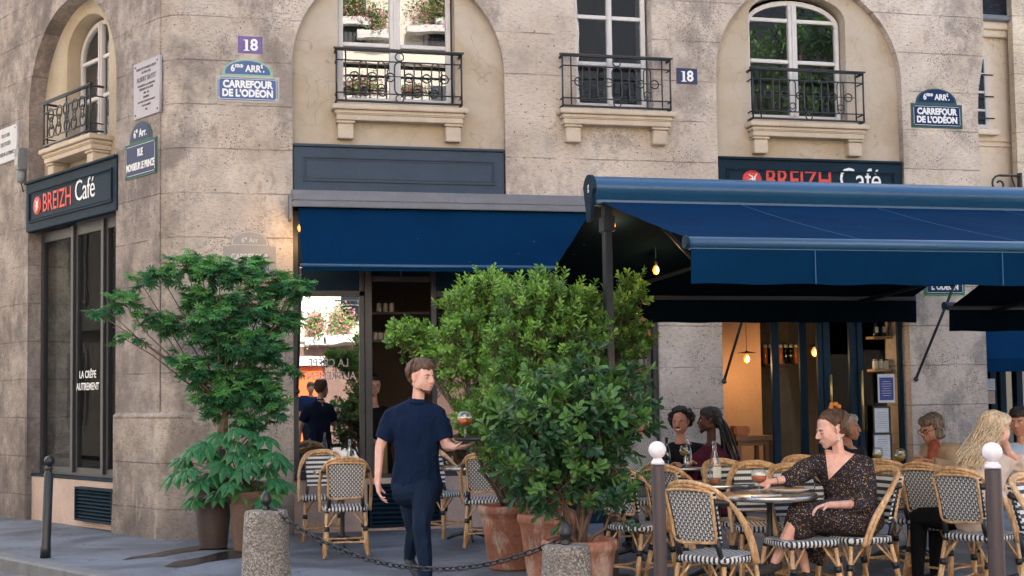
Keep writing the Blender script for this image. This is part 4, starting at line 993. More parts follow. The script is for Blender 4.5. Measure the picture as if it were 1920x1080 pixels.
# ================================================================== signs on the walls
M_enb = worn('blue_sign_enamel', (.003, .020, .085), .4, .1, 6, spec=.25); M_enf = worn('faded_blue_enamel', (.05, .10, .25), .5, .15, 8)
M_green = worn('green_sign_border', (.025, .085, .075), .5, .15, 10, spec=.3); M_pale = worn('weathered_sign_border', (.40, .38, .33), .6, .2, 12)
M_pgreen = worn('pale_green_enamel', (.22, .42, .30), .5, .15, 10); M_violet = worn('sun_bleached_violet_enamel', (.13, .08, .24), .5, .4, 12)
M_marble = worn('grey_marble_plaque', (.40, .37, .40), .6, .08, 9); M_engr = mat('engraved_dark_letters', (.06, .05, .06), .7)
M_ghost = worn('ghost_grey_paint', (.34, .31, .28), .85, .08, 10); M_ghost2 = worn('ghost_pale_paint', (.58, .56, .52), .85, .05, 10)
def arc_pl(w_, z0, h, n=14): return [(w_ / 2, z0)] + [(w_ / 2 * math.cos(PI * i / n), z0 + .02 + (h - .02) * math.sin(PI * i / n)) for i in range(n + 1)] + [(-w_ / 2, z0)]
def street_sign(label, T, w_, h, lines, top=None, border=M_green, field=M_enb, tfield=None, lsz=.12, lx=.8, ltr=M_wht, tw=.8, bold=.004, tborder=None, th=.02):
    o = T.translation
    r = thing('street_sign', label, 'street sign', (o.x, o.y, o.z), 0, 'street name signs on the stone walls')
    plate('sign_plate', rect(-w_ / 2, w_ / 2, -h / 2, h / 2), [], th, border, r, T @ Matrix.Translation((0, 0, th)), .002)
    plate('sign_field', rect(-w_ / 2 + .02, w_ / 2 - .02, -h / 2 + .02, h / 2 - .02), [], .003, field, r, T @ Matrix.Translation((0, 0, th + .0045)))
    mb = MB()
    i = .03
    for (a, b, c, d) in ((-w_ / 2 + i, w_ / 2 - i, h / 2 - i - .004, h / 2 - i), (-w_ / 2 + i, w_ / 2 - i, -h / 2 + i, -h / 2 + i + .004), (-w_ / 2 + i, -w_ / 2 + i + .004, -h / 2 + i, h / 2 - i), (w_ / 2 - i - .004, w_ / 2 - i, -h / 2 + i, h / 2 - i)):
        mb.box(a, b, c, d, th + .005, th + .0065)
    mb.build('border_line', ltr, r, T)
    for sx in (-1, 1):
        for sz in (-1, 1): MB().lathe([(.022, 0), (.022, .004), (.012, .008), (.001, .009)], 12).build('bolt', border, r, T @ Matrix.Translation((sx * (w_ / 2 - .03), sz * (h / 2 - .03), th)))
    n = len(lines); 
    for k, (s_, sc) in enumerate(lines):
        z = ((n - 1) / 2 - k) * (h - .09) / n; text(s_, lsz * sc, ltr, r, T @ Matrix.Translation((0, z, th + .006)), xs=lx, bold=bold, name='lettering')
    if top:
        plate('pediment', arc_pl(w_ * tw, h / 2 - .001, top[1]), [], th, tborder or border, r, T @ Matrix.Translation((0, 0, th - .001)), .002)
        plate('pediment_field', arc_pl(w_ * tw - .06, h / 2 + .02, top[1] - .035), [], .003, tfield or field, r, T @ Matrix.Translation((0, 0, th + .004)))
        text(top[0], top[2], ltr, r, T @ Matrix.Translation((-.0, h / 2 + .03 + top[1] * .27, th + .006)), xs=.85, bold=bold * .6, name='lettering')
    return r
def on_front(x0, y0, x1, y1, off=.0):
    a, b = aY(x0, y1, YF), aY(x1, y0, YF); return TF(YF - off, (a.x + b.x) / 2, (a.z + b.z) / 2), b.x - a.x, abs(b.z - a.z)
Ts, sw, sh = on_front(404, 141, 524, 196); sw = .66; sh = .28
street_sign('faded pale-bordered CARREFOUR DE L\'ODÉON sign high on the corner pier', Ts, sw, sh, [('CARREFOUR', 1), ("DE L'ODÉON", 1)], ('6ᵐᵉ ARRᵗ.', .18, .10), M_pale, M_enf, M_enf, .105, .86, tborder=M_pgreen, bold=.005)
Ts2, _, _ = on_front(1706, 192, 1803, 245)
street_sign('bright blue CARREFOUR DE L\'ODÉON sign on the last stone pier, upper right', Ts2, .68, .29, [('CARREFOUR', 1), ("DE L'ODÉON", 1)], ('6ᵐᵉ ARRᵗ.', .19, .10), M_green, M_enb, None, .105, .88, bold=.005)
Ts3, _, _ = on_front(1732, 508, 1806, 553)
street_sign('street sign L´ODÉON peeking out below the big awning', Ts3, .54, .30, [(' ', 1), ('L´ODÉON', 1.0)], None, worn('bright_green_border', (.03, .22, .09), .4), M_enb, None, .10, .8, bold=.004)
a1 = -.60; pz0 = 4.02
street_sign('narrow blue RUE MONSIEUR LE PRINCE sign on the corner, facing the side street', TL(.0, a1 + .02, 4.02), .70, .38, [('RUE', 1), ('MONSIEUR LE PRINCE', .95)], ('6ᵉ Arr.', .22, .12), M_green, M_enb, None, .115, .58, bold=.003, tw=.7)
Tg = TF(YF, .37, 2.86)
g_ = thing('ghost_sign', 'painted-over grey arched street sign half hidden by the maple', 'street sign', (.37, YF, 2.86), 0, 'street name signs on the stone walls')
plate('sign_plate', rect(-.27, .27, -.17, .17), [], .02, M_ghost, g_, Tg @ Matrix.Translation((0, 0, .02)), .002)
plate('pediment', arc_pl(.40, .169, .17), [], .02, M_ghost, g_, Tg @ Matrix.Translation((0, 0, .019)), .002)
plate('border_line', arc_pl(.37, .185, .145), [arc_pl(.355, .19, .135)], .002, M_ghost2, g_, Tg @ Matrix.Translation((0, 0, .0225)))
text('6ᵉ Arr', .075, M_ghost2, g_, Tg @ Matrix.Translation((0, .235, .0215)), xs=.85, bold=.001); text('CARREFOUR', .085, M_ghost2, g_, Tg @ Matrix.Translation((0, .06, .0215)), xs=.8, bold=.003)
text("DE L'ODÉON", .085, M_enf, g_, Tg @ Matrix.Translation((0, -.06, .0215)), xs=.8, bold=.003)
def number(label, T, m, w_=.25, h=.18):
    r = thing('house_number', label, 'house number', tuple(T.translation))
    plate('number_plate', rect(-w_ / 2, w_ / 2, -h / 2, h / 2), [], .012, m, r, T @ Matrix.Translation((0, 0, .012)), .003)
    mb = MB(); t_ = .014
    # the figures 1 and 8 drawn with thick and thin strokes
    x = -w_ * .15
    mb.box(x - .014, x + .014, -h * .31, h * .31, t_, t_ + .003); mb.box(x - .032, x + .032, -h * .36, -h * .31, t_, t_ + .003); mb.box(x - .032, x - .014, h * .26, h * .31, t_, t_ + .003)
    mb.build('lettering', M_wht, r, T)
    text('8', h * .95, M_wht, r, T @ Matrix.Translation((w_ * .16, -.004, t_)), bold=.005, xs=.95)
    return r
t18, w18, h18 = on_front(446, 69, 492, 101); number('violet stained house number 18 above the faded street sign', t18, M_violet)
t18, w18, h18 = on_front(1268, 129, 1306, 158); number('dark blue house number 18 between the two right windows', t18, worn('navy_enamel', (.008, .016, .075), .35, .15, 9))
def plaque(label, T, w_, h, lines, m=M_marble, tilt=0.):
    r = thing('plaque', label, 'plaque', tuple(T.translation))
    plate('plaque_plate', rect(-w_ / 2, w_ / 2, -h / 2, h / 2), [], .025, m, r, T @ Matrix.Translation((0, 0, .025)), .003)
    for (s_, sz, z) in lines: text(s_, sz, M_engr, r, T @ Matrix.Translation((0, z, .0305)), xs=.82, ext=.0008)
    for sx in (-1, 1):
        for sz in (-1, 1): MB().sphere((sx * (w_ / 2 - .04), sz * (h / 2 - .04), .026), .011, n=8).build('bolt', M_black, r, T)
    return r
plaque('grey marble memorial plaque to Albert Bayet on the corner', TL(.01, -.74, 4.76), .56, .60,
       [('DANS CETTE MAISON VECUT', .040, .225), ('DE 1920 A 1961', .036, .18), ('ALBERT BAYET', .078, .11), ('PROFESSEUR A LA SORBONNE', .034, .04), ('PRESIDENT DE LA LIGUE', .034, .0), ('1880 - 1961', .032, -.045), ('HOMMAGE', .032, -.09), ('A UN GRAND DEFENSEUR DES LIBERTES', .026, -.135), ('ET DE LA RAISON', .03, -.18), ('1963', .03, -.225)])
plaque('white plaque cut by the left edge of the picture, lettered LE-PRINCE', TL(.01, 2.98, 4.72), .66, .44, [('DE LA RUE', .065, .12), ('DES FOSSES', .075, .01), ('MONSIEUR-LE-PRINCE', .07, -.12)], worn('white_marble', (.52, .52, .53), .6, .08, 8))
# little diamond sticker
r = thing('diamond_sticker', 'small white diamond-shaped street art pasted on the corner pier', 'sticker', (.01, YF, 3.15)); Td = TF(YF - .001, .0 + aY(407, 443, YF).x, aY(407, 443, YF).z)
r.location = Td.translation; r.matrix_basis = Matrix.Translation(Td.translation)
plate('sticker', [(-.07, .03), (-.045, .06), (.045, .06), (.07, .03), (0, -.075)], [], .003, M_ghost2, r, Td @ Matrix.Translation((0, 0, .003)))
mb = MB()
for p, q in (((-.07, .03), (.07, .03)), ((-.045, .06), (-.025, .03)), ((-.025, .03), (0, .06)), ((0, .06), (.025, .03)), ((.025, .03), (.045, .06)), ((-.025, .03), (0, -.07)), ((.025, .03), (0, -.07))): mb.tube([(p[0], p[1], .0035), (q[0], q[1], .0035)], .0016, 4)
mb.build('facet_lines', M_ghost, r, Td)
# light fitting on the left wall
r = thing('wall_lamp_box', 'grey box-shaped lamp fitting left of the side fascia', 'wall fitting', tuple(TL(.05, 2.45, 4.35).translation))
Tb = TL(.0, 2.44, 4.33)
MB().bev(-.07, .07, -.02, .26, .0, .12, .012).bev(-.05, .05, .04, .15, .12, .126, .003, 1).build('housing', [M_zinc, M_pale], r, Tb)
MB().lathe([(.055, -.02), (.062, -.06), (.058, -.14), (.045, -.17), (.001, -.18)][::-1], 16).build('lower_cap', M_zinc, r, Tb @ Matrix.Translation((0, 0, .06)) @ Matrix.Rotation(-PI / 2, 4, 'X'))
MB().tube([(0, -.18, .06), (.02, -.24, .05), (-.01, -.28, .03)], .008, 6).build('cable', M_black, r, Tb)
# notices in the windows
def on_glass(x0, y0, x1, y1, y): a, b = aY(x0, y1, y), aY(x1, y0, y); return a.x, b.x, a.z, b.z
yg = YF + .16
a = on_glass(1645, 706, 1675, 752, yg)
m_blue = worn('blue_printed_card', (.02, .05, .22), .5, .05)
t_ = thing('notice_sheet', 'blue poster with white print taped in the glass right of the door', 'notice', (a[0], yg, a[2]))
paper('paper', a[0], a[1], a[2] - .02, a[3] + .03, yg - .02, t_); paper('print', a[0] + .02, a[1] - .02, a[2] + .01, a[3] - .01, yg - .025, t_, m_blue, 7, M_wht)
for lab, bx in (('upper framed white menu on the glass right of the door', (1638, 765, 1664, 811)), ('lower framed white menu on the glass right of the door', (1638, 815, 1667, 862))):
    a = on_glass(*bx, yg); t_ = thing('menu_frame', lab, 'menu', (a[0], yg, a[2]), 0, 'framed menus by the cafe door'); paper('menu_sheet', *a, yg - .02, t_, None, 8, None, True)
# words on the side window glass
for s_, x, z, sz in (('LA CRÊPE', -.98, 1.74, .12), ('AUTREMENT', -.98, 1.60, .12)):
    r = text(s_, sz, M_wht, bld, TL(-.13) @ Matrix.Translation((x, z, .0)), name='glass_lettering', xs=.85, ext=.0008, bold=.002)
for s_, x, z, sz in (('LA CRÊPE', 1.2, 1.80, .12), ('AUTREMENT', 1.2, 1.66, .12)):
    text(s_, sz, worn('pale_vinyl', (.45, .38, .40), .6), bld, TF(YF + .12, x, z) @ Matrix.Diagonal((-1, 1, 1, 1)), name='glass_lettering', xs=.85, ext=.0008)
text('OUVERT', .16, M_wht, bld, TL(-.17) @ Matrix.Translation((-.9, 2.62, 0)) @ Matrix.Diagonal((-1, 1, 1, 1)), name='glass_lettering', xs=.6, ext=.0008, bold=.003) if False else None
def tS(px, py, z=0): return aZ(px, py, z)

# ================================================================== lamps
def emis(name, col, st):
    m = bpy.data.materials.new(name); m.use_nodes = True; p = m.node_tree.nodes['Principled BSDF']
    p.inputs['Base Color'].default_value = (*col, 1); p.inputs['Emission Color'].default_value = (*col, 1); p.inputs['Emission Strength'].default_value = st; return m
M_fil = emis('glowing_filament', (1, .50, .14), 6); M_bulb = emis('amber_bulb_glass', (1, .25, .03), .35)
def bulb(label, p, r_=.035, cord=.5, shade=False, pw=1.5, group='bare bulbs hanging under the awnings'):
    t = thing('pendant_bulb', label, 'lamp', tuple(p), 0, group)
    MB().tube([p + Vector((0, 0, .05)), p + Vector((0, 0, cord))], .004, 5).tube([p + Vector((0, 0, r_ * 1.1)), p + Vector((0, 0, r_ * 1.1 + .05))], .014, 10).build('cord', M_black, t)
    MB().lathe([(.001, -r_ * 1.35), (r_ * .6, -r_ * 1.15), (r_, -r_ * .3), (r_ * .95, r_ * .3), (r_ * .45, r_ * 1.2), (r_ * .35, r_ * 1.4)], 16).build('bulb', M_bulb, t, Matrix.Translation(p))
    MB().sphere((0, 0, 0), (r_ * .45, r_ * .45, r_ * .8), n=10).build('filament', M_fil, t, Matrix.Translation(p + Vector((0, -r_ * .75, 0))))
    if shade: MB().lathe([(.02, .085), (.11, .07), (.115, .066), (.02, .075)], 20).build('lamp_shade', M_black, t, Matrix.Translation(p))
    l = bpy.data.lights.new('lamp_light', 'POINT'); l.energy = pw; l.color = (1, .6, .28); l.shadow_soft_size = .05
    lo = bpy.data.objects.new('lamp_light', l); C.objects.link(lo); attach(lo, t, Matrix.Translation(p + Vector((0, -.08, -.08))))
bulb('bare amber bulb beside the awning post, the upper left one', aY(1148, 422, 9.9), .027, .3); bulb('bare amber bulb hanging lower, right of the awning post', aY(1230, 506, 10.3), .030, .3)
bulb('string bulb at the left end of the wall awning', aY(563, 427, YF - .25), .03, .1)
bulb('pendant lamp with small black shade in front of the ochre wall', aY(1400, 672, YF + 1.0), .04, 1.2, True, 4.5, 'pendant lamps inside the cafe'); bulb('pendant lamp with wide flat shade seen behind the glass door', aY(1527, 660, YF + .9), .04, 1.2, True, 3, 'pendant lamps inside the cafe')

# ================================================================== street furniture
def bollard(label, x, y, h, lean=0., ball=True, r=.039):
    t = thing('bollard', label, 'bollard', (x, y, 0), 0, 'steel posts with white balls' if ball else None); Tb = Matrix.Translation((x, y, 0)) @ Matrix.Rotation(lean, 4, 'Y')
    if ball:
        MB().lathe([(r * 1.04, .0), (r * 1.0, .02), (r * .99, h - .14), (r * .9, h - .132), (.001, h - .13)], 28).build('post', M_boll, t, Tb)
        MB().lathe([(.001, h - .131), (r * .98, h - .13), (r * .98, h - .118), (.028, h - .105), (.026, h - .098)], 24).sphere((0, 0, h - .05), .050, n=24).build('ball', M_ball, t, Tb)
    else:
        MB().lathe([(r * 1.12, 0), (r * 1.1, .1), (r, .11), (r, h - .16), (r * .75, h - .15), (r * .7, h - .125), (r * 1.0, h - .115), (r * .7, h - .1), (r * .5, h - .085)], 20).build('post', M_black, t, Tb)
        MB().sphere((0, 0, h - .045), .047, n=20).build('ball', M_black, t, Tb)
    return t
M_boll = worn('brown_violet_lacquered_steel', (.05, .033, .034), .42, .18, 5, .1, .4); M_ball = worn('chipped_white_paint', (.80, .74, .76), .4, .05, 14)
pL = aY(1236, 900, 6.9); pR = aY(1864, 900, 5.75)
bL = bollard('steel bollard with white ball top, left one by the striped front chair', pL.x, 6.9, aY(1236, 827, 6.9).z, rad(-.4)); bR = bollard('steel bollard with chipped white ball, at the right edge in front of the blonde woman', pR.x, 5.75, aY(1864, 829, 5.75).z, rad(-.3), r=.041)
b0 = aZ(85, 1046); bollard('black iron bollard leaning slightly, on the pavement at far left', b0.x, b0.y, .93, rad(1.9), False, .042)
# concrete bollards with iron finials and the chain
M_conc = mat('exposed_aggregate_concrete', rough=.9, spec=.2); v = coord(M_conc)
vo = N(M_conc, 'TexVoronoi'); vo.inputs['Scale'].default_value = 95; L(M_conc, v, vo.inputs['Vector'])
cr = N(M_conc, 'SeparateColor'); L(M_conc, vo.outputs['Color'], cr.inputs[0])
c = ramp(M_conc, cr.outputs[0], [(0, (.10, .085, .07)), (.35, (.24, .21, .175)), (.7, (.38, .34, .29)), (1, (.52, .48, .43))])
c = mix(M_conc, ramp(M_conc, vo.outputs['Distance'], [(.45, 0.), (.75, .7)]), c, (.10, .09, .08))
c = mix(M_conc, ramp(M_conc, noisetex(M_conc, v, 4, 5), [(.4, .5), (.6, 0.)]), c, (.16, .14, .12)); setc(M_conc, c); bump(M_conc, vo.outputs['Distance'], .6, .008)
def stone_boll(label, x, y, zt, r):
    t = thing('concrete_bollard', label, 'bollard', (x, y, 0), 0, 'concrete bollards linked by a chain')
    MB().lathe([(r * 1.28, 0), (r * 1.2, .02), (r * 1.03, zt - .03), (r * .99, zt - .008), (r * .93, zt), (.001, zt + .004)], 36).build('shaft', M_conc, t, Matrix.Translation((x, y, 0)))
    f = [(.028, 0), (.03, .012), (.018, .025), (.017, .04), (.03, .05), (.041, .062), (.043, .08), (.038, .105), (.026, .135), (.012, .152), (.001, .156)]
    MB().lathe([(a * .97, b * .9) for a, b in f], 20).build('finial', M_black, t, Matrix.Translation((x, y, zt + .003)))
    return Vector((x, y, zt + .03))
q1 = aZ(499, 957, .60); e1 = stone_boll('concrete bollard with black iron finial at the left end of the chain', q1.x, q1.y, .60, .155)
q2 = aZ(1061, 1022, .50); e2 = stone_boll('concrete bollard with egg-shaped iron finial at the right end of the chain', q2.x, q2.y, .50, .140)
ch = MB(); NLK = 47
e1b = e1 + (e2 - e1).normalized() * .03; e2b = e2 - (e2 - e1).normalized() * .03
def cat_(t): p = e1b.lerp(e2b, t); p.z -= .30 * (1 - (2 * t - 1) ** 2); return p
for i in range(NLK):
    t0 = (i + .5) / NLK; p = cat_(t0); d = (cat_(t0 + .004) - cat_(t0 - .004)).normalized(); ln = (e2 - e1).length * 1.06 / NLK
    s_ = d.cross(Vector((0, 0, 1))).normalized(); u_ = s_.cross(d)
    a_ = s_ if i % 2 else u_; a_ = (a_ * .8 + (u_ if i % 2 else s_) * .6).normalized() if True else a_
    if i % 2: a_ = (s_ * .75 - u_ * .65).normalized()
    else: a_ = (u_ * .75 + s_ * .65).normalized()
    hl = ln * .56; wd_ = .017; P = []
    for k in range(12):
        a = 2 * PI * k / 12; cx_ = math.cos(a); sx_ = math.sin(a); P.append(p + d * (cx_ * wd_ + math.copysign(hl - wd_, cx_)) + a_ * sx_ * wd_)
    ch.tube(P, .0062, 6, True)
tag(ch.build('iron_chain', M_black), 'heavy black iron chain sagging between the two concrete bollards', 'chain')
# ================================================================== cafe furniture
M_rat = mat('varnished_rattan', rough=.38, spec=.5); v = coord(M_rat, (1, 1, 1), 'Object'); w_n = noisetex(M_rat, coord(M_rat, (6, 6, 1.2), 'Object'), 6, 5, .6)
c = mix(M_rat, ramp(M_rat, w_n, [(.35, 0.), (.65, 1.)]), (.42, .22, .09), (.74, .48, .25)); c = mix(M_rat, ramp(M_rat, noisetex(M_rat, v, 60, 3), [(.35, .4), (.5, 0.)]), c, (.24, .10, .035)); setc(M_rat, c)
M_wrap = worn('black_wrapping', (.012, .013, .016), .4, .2, 30)
def stripes(name, ax, per, duty=.5, a=(.70, .69, .66), b=(.015, .016, .02), cross=None):
    m = mat(name, rough=.45, spec=.45); v = coord(m, (1, 1, 1), 'Object'); s = N(m, 'SeparateXYZ'); L(m, v, s.inputs[0])
    f = math_(m, 'FRACT', math_(m, 'MULTIPLY', s.outputs[ax], 1 / per))
    k = math_(m, 'LESS_THAN', f, duty)
    col = mix(m, k, a, b)
    c2 = math_(m, 'FRACT', math_(m, 'MULTIPLY', s.outputs[cross if cross is not None else (ax + 1) % 3], 1 / .016))
    col = mix(m, ramp(m, c2, [(0, .6), (.12, 0.), (.88, 0.), (1, .6)]), col, (.05, .05, .055)); setc(m, col)
    bump(m, ramp(m, c2, [(0, 0), (.5, 1.), (1, 0)]), .4, .003); return m
M_seat = stripes('woven_seat_stripes', 0, .031, .5, cross=1); M_seatside = stripes('woven_seat_edge', 0, .031, .5, cross=2); M_seatflank = stripes('woven_seat_flank', 1, .031, .5, cross=2)
M_front = stripes('woven_back_stripes', 2, .046, .5, cross=0); M_edge = stripes('woven_back_edge', 2, .030, .5, cross=1)
M_weave = mat('black_white_weave', rough=.45, spec=.45); v = coord(M_weave, (1, 1, 1), 'Object'); s = N(M_weave, 'SeparateXYZ'); L(M_weave, v, s.inputs[0])
cxz = N(M_weave, 'CombineXYZ'); L(M_weave, s.outputs[2], cxz.inputs[0]); L(M_weave, s.outputs[0], cxz.inputs[1])
br = N(M_weave, 'TexBrick'); br.offset = .5; br.inputs['Scale'].default_value = 1; br.inputs['Brick Width'].default_value = .038; br.inputs['Row Height'].default_value = .0165; br.inputs['Mortar Size'].default_value = .0024; br.inputs['Mortar Smooth'].default_value = .2
br.inputs['Color1'].default_value = (.72, .71, .68, 1); br.inputs['Color2'].default_value = (.66, .65, .62, 1); br.inputs['Mortar'].default_value = (.015, .016, .02, 1)
L(M_weave, cxz.outputs[0], br.inputs['Vector'])
# every second crossing shows the black strand
fz = math_(M_weave, 'FRACT', math_(M_weave, 'ADD', math_(M_weave, 'MULTIPLY', s.outputs[2], 1 / .038), math_(M_weave, 'MULTIPLY', math_(M_weave, 'FLOOR', math_(M_weave, 'MULTIPLY', s.outputs[0], 1 / .0165)), .5)))
setc(M_weave, mix(M_weave, ramp(M_weave, fz, [(.62, 0.), (.68, .9), (.92, .9), (.98, 0.)]), br.outputs[0], (.015, .016, .02)))
bump(M_weave, br.outputs['Fac'], .4, .003)

def spl(P, k=6):
    P = [Vector(p) for p in P]; out = []
    for i in range(len(P) - 1):
        p0, p1, p2, p3 = P[max(0, i - 1)], P[i], P[i + 1], P[min(len(P) - 1, i + 2)]
        for j in range(k):
            t = j / k; out.append(.5 * ((2 * p1) + (-p0 + p2) * t + (2 * p0 - 5 * p1 + 4 * p2 - p3) * t * t + (-p0 + 3 * p1 - 3 * p2 + p3) * t ** 3))
    return out + [P[-1]]
def make_chair(back=True, cat='chair'):
    root = thing('bistro_chair' if back else 'bistro_stool', 'x', cat)
    # seat: rounded, slightly dished cushion of woven strands
    n = 40; mb = MB(); rings = []
    def sup(k, z, dish=0.):
        out = []
        for i in range(n):
            a = 2 * PI * i / n; ca, sa = math.cos(a), math.sin(a); e = .42
            x = math.copysign(abs(ca) ** e, ca) * .215; y = math.copysign(abs(sa) ** e, sa) * .195
            x *= 1 - .10 * (y / .195 > 0) * (y / .195)
            out.append((x * k, y * k, z))
        return out
    lv = [(.90, .405), (.97, .409), (1.0, .425), (.985, .443), (.93, .450), (.6, .444), (.3, .440), (.02, .438)]
    vs = []; 
    for k, z in lv: vs += sup(k, z)
    fs = []; mi = []
    for i in range(len(lv) - 1):
        for j in range(n):
            fs.append((i * n + j, i * n + (j + 1) % n, (i + 1) * n + (j + 1) % n, (i + 1) * n + j))
            a = 2 * PI * (j + .5) / n
            mi.append(0 if i >= 3 else (1 if abs(math.sin(a)) > .75 else 2))
    fs.append(tuple(range((len(lv) - 1) * n, len(lv) * n))); mi.append(0); fs.append(tuple(reversed(range(n)))); mi.append(1)
    b = len(mb.v); mb.v += vs; mb.f += fs; mb.m += mi; mb.sm += [True] * len(fs); mb.build('seat', [M_seat, M_seatside, M_seatflank], root)
    for sx in (-1, 1):
        for sy in (-1, 1):
            top = Vector((sx * .165, sy * .155, .415)); bot = Vector((sx * .195, -.205 if sy < 0 else .245, 0.002))
            mb = MB(); at_ = lambda t: top.lerp(bot, t)
            mb.tube([top, at_(.5), bot], [.0145, .015, .0155], 9)
            i2 = Vector((-sx * .017, -sy * .004, 0)); mb.tube([at_(.34) + i2, bot + i2 + Vector((0, 0, .03))], .010, 7)
            # struts to the seat
            for dd in (Vector((-sx * .10, 0, 0)), Vector((0, -sy * .12, 0))): mb.tube([at_(.38), Vector((top.x, top.y, .41)) + dd], .0075, 6)
            mb.tube([at_(.34) + i2 * .4, at_(.44) + i2 * .4], .0235, 10, mi=1); mb.tube([at_(0.01), at_(.05)], .02, 9, mi=1)
            mb.build('leg', [M_rat, M_wrap], root)
    z = .135; mb = MB(); A_ = lambda sx, sy: Vector((sx * .185, (-.19 if sy < 0 else .215), z))
    for p, q in (((-1, -1), (1, -1)), ((-1, 1), (1, 1)), ((-1, -1), (-1, 1)), ((1, -1), (1, 1))):
        P, Q = A_(*p), A_(*q); M_ = (P + Q) / 2 + Vector((-(P + Q).x * .14, -(P + Q).y * .14, 0)); mb.tube(spl([P, M_, Q], 5), .009, 7)
    mb.build('stretcher', M_rat, root)
    if back:
        def by(z, x): return .185 + (z - .5) * .26 - .28 * x * x
        # panel: woven rear, striped front, edges striped
        W, z0, z1 = .165, .535, .835; nx, nz = 10, 8; mb = MB()
        for face, off, mi in ((0, .0, 0), (1, -.030, 1)):
            vs = []
            for j in range(nz + 1):
                for i in range(nx + 1):
                    x = -W + 2 * W * i / nx; zz = z0 + (z1 - z0) * j / nz; wk = 1 - .10 * (1 - j / nz); vs.append((x * wk, by(zz, x) + off, zz))
            fs = [(j * (nx + 1) + i, j * (nx + 1) + i + 1, (j + 1) * (nx + 1) + i + 1, (j + 1) * (nx + 1) + i) for j in range(nz) for i in range(nx)]
            mb.add(vs, fs, mi, smooth=True)
        for sx in (-1, 1):
            vs = []
            for j in range(nz + 1):
                zz = z0 + (z1 - z0) * j / nz; wk = 1 - .10 * (1 - j / nz)
                for o in (.004, -.034): vs.append((sx * (W * wk + .004), by(zz, W) + o, zz))
            mb.add(vs, [(2 * j, 2 * j + 1, 2 * j + 3, 2 * j + 2) for j in range(nz)], 2)
        mb.build('backrest', [M_weave, M_front, M_edge], root)
        P = []
        fr = [(-W * .88, z0), (-W * .94, .66), (-W, z1 - .04), (-W * .9, z1), (0, z1 + .012), (W * .9, z1), (W, z1 - .04), (W * .94, .66), (W * .88, z0), (0, z0 - .008)]
        fr = spl([(x, 0, zz) for x, zz in fr] + [(fr[0][0], 0, fr[0][1])], 4)[:-1]
        mb = MB(); mb.tube([(p.x, by(p.z, p.x) + .012, p.z) for p in fr], .0095, 7, True); mb.build('backrest_frame', M_rat, root)
        for sx in (-1, 1):
            mb = MB(); mb.tube([(sx * .15, .155, .42), (sx * .148, .185, .50), (sx * .147, by(.56, .15), .56)], .0165, 9).tube([(sx * .15, by(.57, .15) - .01, .57), (sx * .16, by(.80, .16) - .01, .80)], .011, 7); mb.build('upright', M_wrap, root)
        for k, (sc, dz, dy) in enumerate(((1, 0, 0), (.915, -.018, -.006))):
            H_ = [(-.225, -.075, .395), (-.232, .0, .56), (-.222, .12, .73), (-.165, .235, .845), (-.08, .285, .882), (0, .295, .89), (.08, .285, .882), (.165, .235, .845), (.222, .12, .73), (.232, .0, .56), (.225, -.075, .395)]
            P = [Vector((x * (1 if zz < .75 else sc), y + dy - (.022 if k and zz < .8 else 0), zz + (dz if zz > .7 else 0))) for x, y, zz in H_]
            if k: P = [p if p.z > .42 else p + Vector((0, .004, 0)) for p in P]
            MB().tube(spl(P, 6), .0148, 9).build('arm_loop', M_rat, root)
        mb = MB()
        for sx in (-1, 1): mb = MB().tube([(sx * .205, .16, .765), (sx * .165, by(.77, .16), .775)], .02, 8); mb.build('binding', M_wrap, root)
    return root
chair0 = make_chair(); stool0 = make_chair(False, 'stool'); kids_of(chair0); kids_of(stool0)
first = [True]; CH = {}
def chair(key, label, px, py, rz, z=.88, group='rattan bistro chairs', xy=None):
    R_ = Matrix.Rotation(rad(rz), 3, 'Z'); off = R_ @ Vector((0, .295, 0))
    p = aZ(px, py, z) if xy is None else Vector((xy[0], xy[1], 0)) + off
    loc = (p.x - off.x, p.y - off.y, 0)
    c = copy_thing(chair0, loc, rad(rz), label, group); CH[key] = c; return Vector(loc)
chair('A', 'rattan bistro chair with its woven back to the viewer, before the left window', 647, 862, 176, xy=(1.16, 11.72))
chair('A2', 'rattan chair against the left shop window, facing out behind the other', 0, 0, -4, xy=(1.06, 13.05))
chair('B', 'rattan chair with its back to the viewer, just left of the terracotta pots', 0, 0, 165, xy=(2.52, 12.0))
chair('B2', 'rattan chair facing sideways under the window, behind the waiter\'s tray', 0, 0, 30, xy=(2.30, 13.0))
chair('C1', 'chair holding the man in the grey knitted jumper, behind the left bollard', 1196, 851, 172)
chair('C2', 'chair whose curved arm shows between the shrub and the left bollard', 1145, 876, 118)
chair('C3', 'chair half hidden behind the left steel bollard', 1232, 873, 118)
chair('C4', 'large striped rattan chair right of the left bollard, nearest the street', 1285, 907, 122)
chair('C5', 'striped chair directly behind the clear bottle', 1347, 864, 8)
chair('C6', 'striped chair behind the beer glass', 1412, 868, -14)
chair('C7', 'striped chair left of the dressed woman\'s elbow, behind the plate', 1478, 873, -5)
chair('C15', 'small distant chair behind the woman\'s raised arm', 1497, 857, 0)
chair('C9', 'chair on which the woman in the speckled dress sits', 0, 0, -82, xy=(4.20, 7.93))
chair('C10', 'black and white rattan chair just right of the seated woman', 1648, 865, 118)
chair('C11', 'rattan chair between two others at the foot of the woman in the trench coat', 1722, 871, 116)
chair('C12', 'rattan chair under the blonde woman, left of the right bollard', 1786, 881, 114)
chair('C14', 'striped chair at the right edge behind the white-topped bollard', 1912, 893, 20)
sp_ = aZ(1500, 1010, .445); copy_thing(stool0, (sp_.x, sp_.y, 0), rad(8), 'striped woven stool in front, left of the seated woman\'s chair')
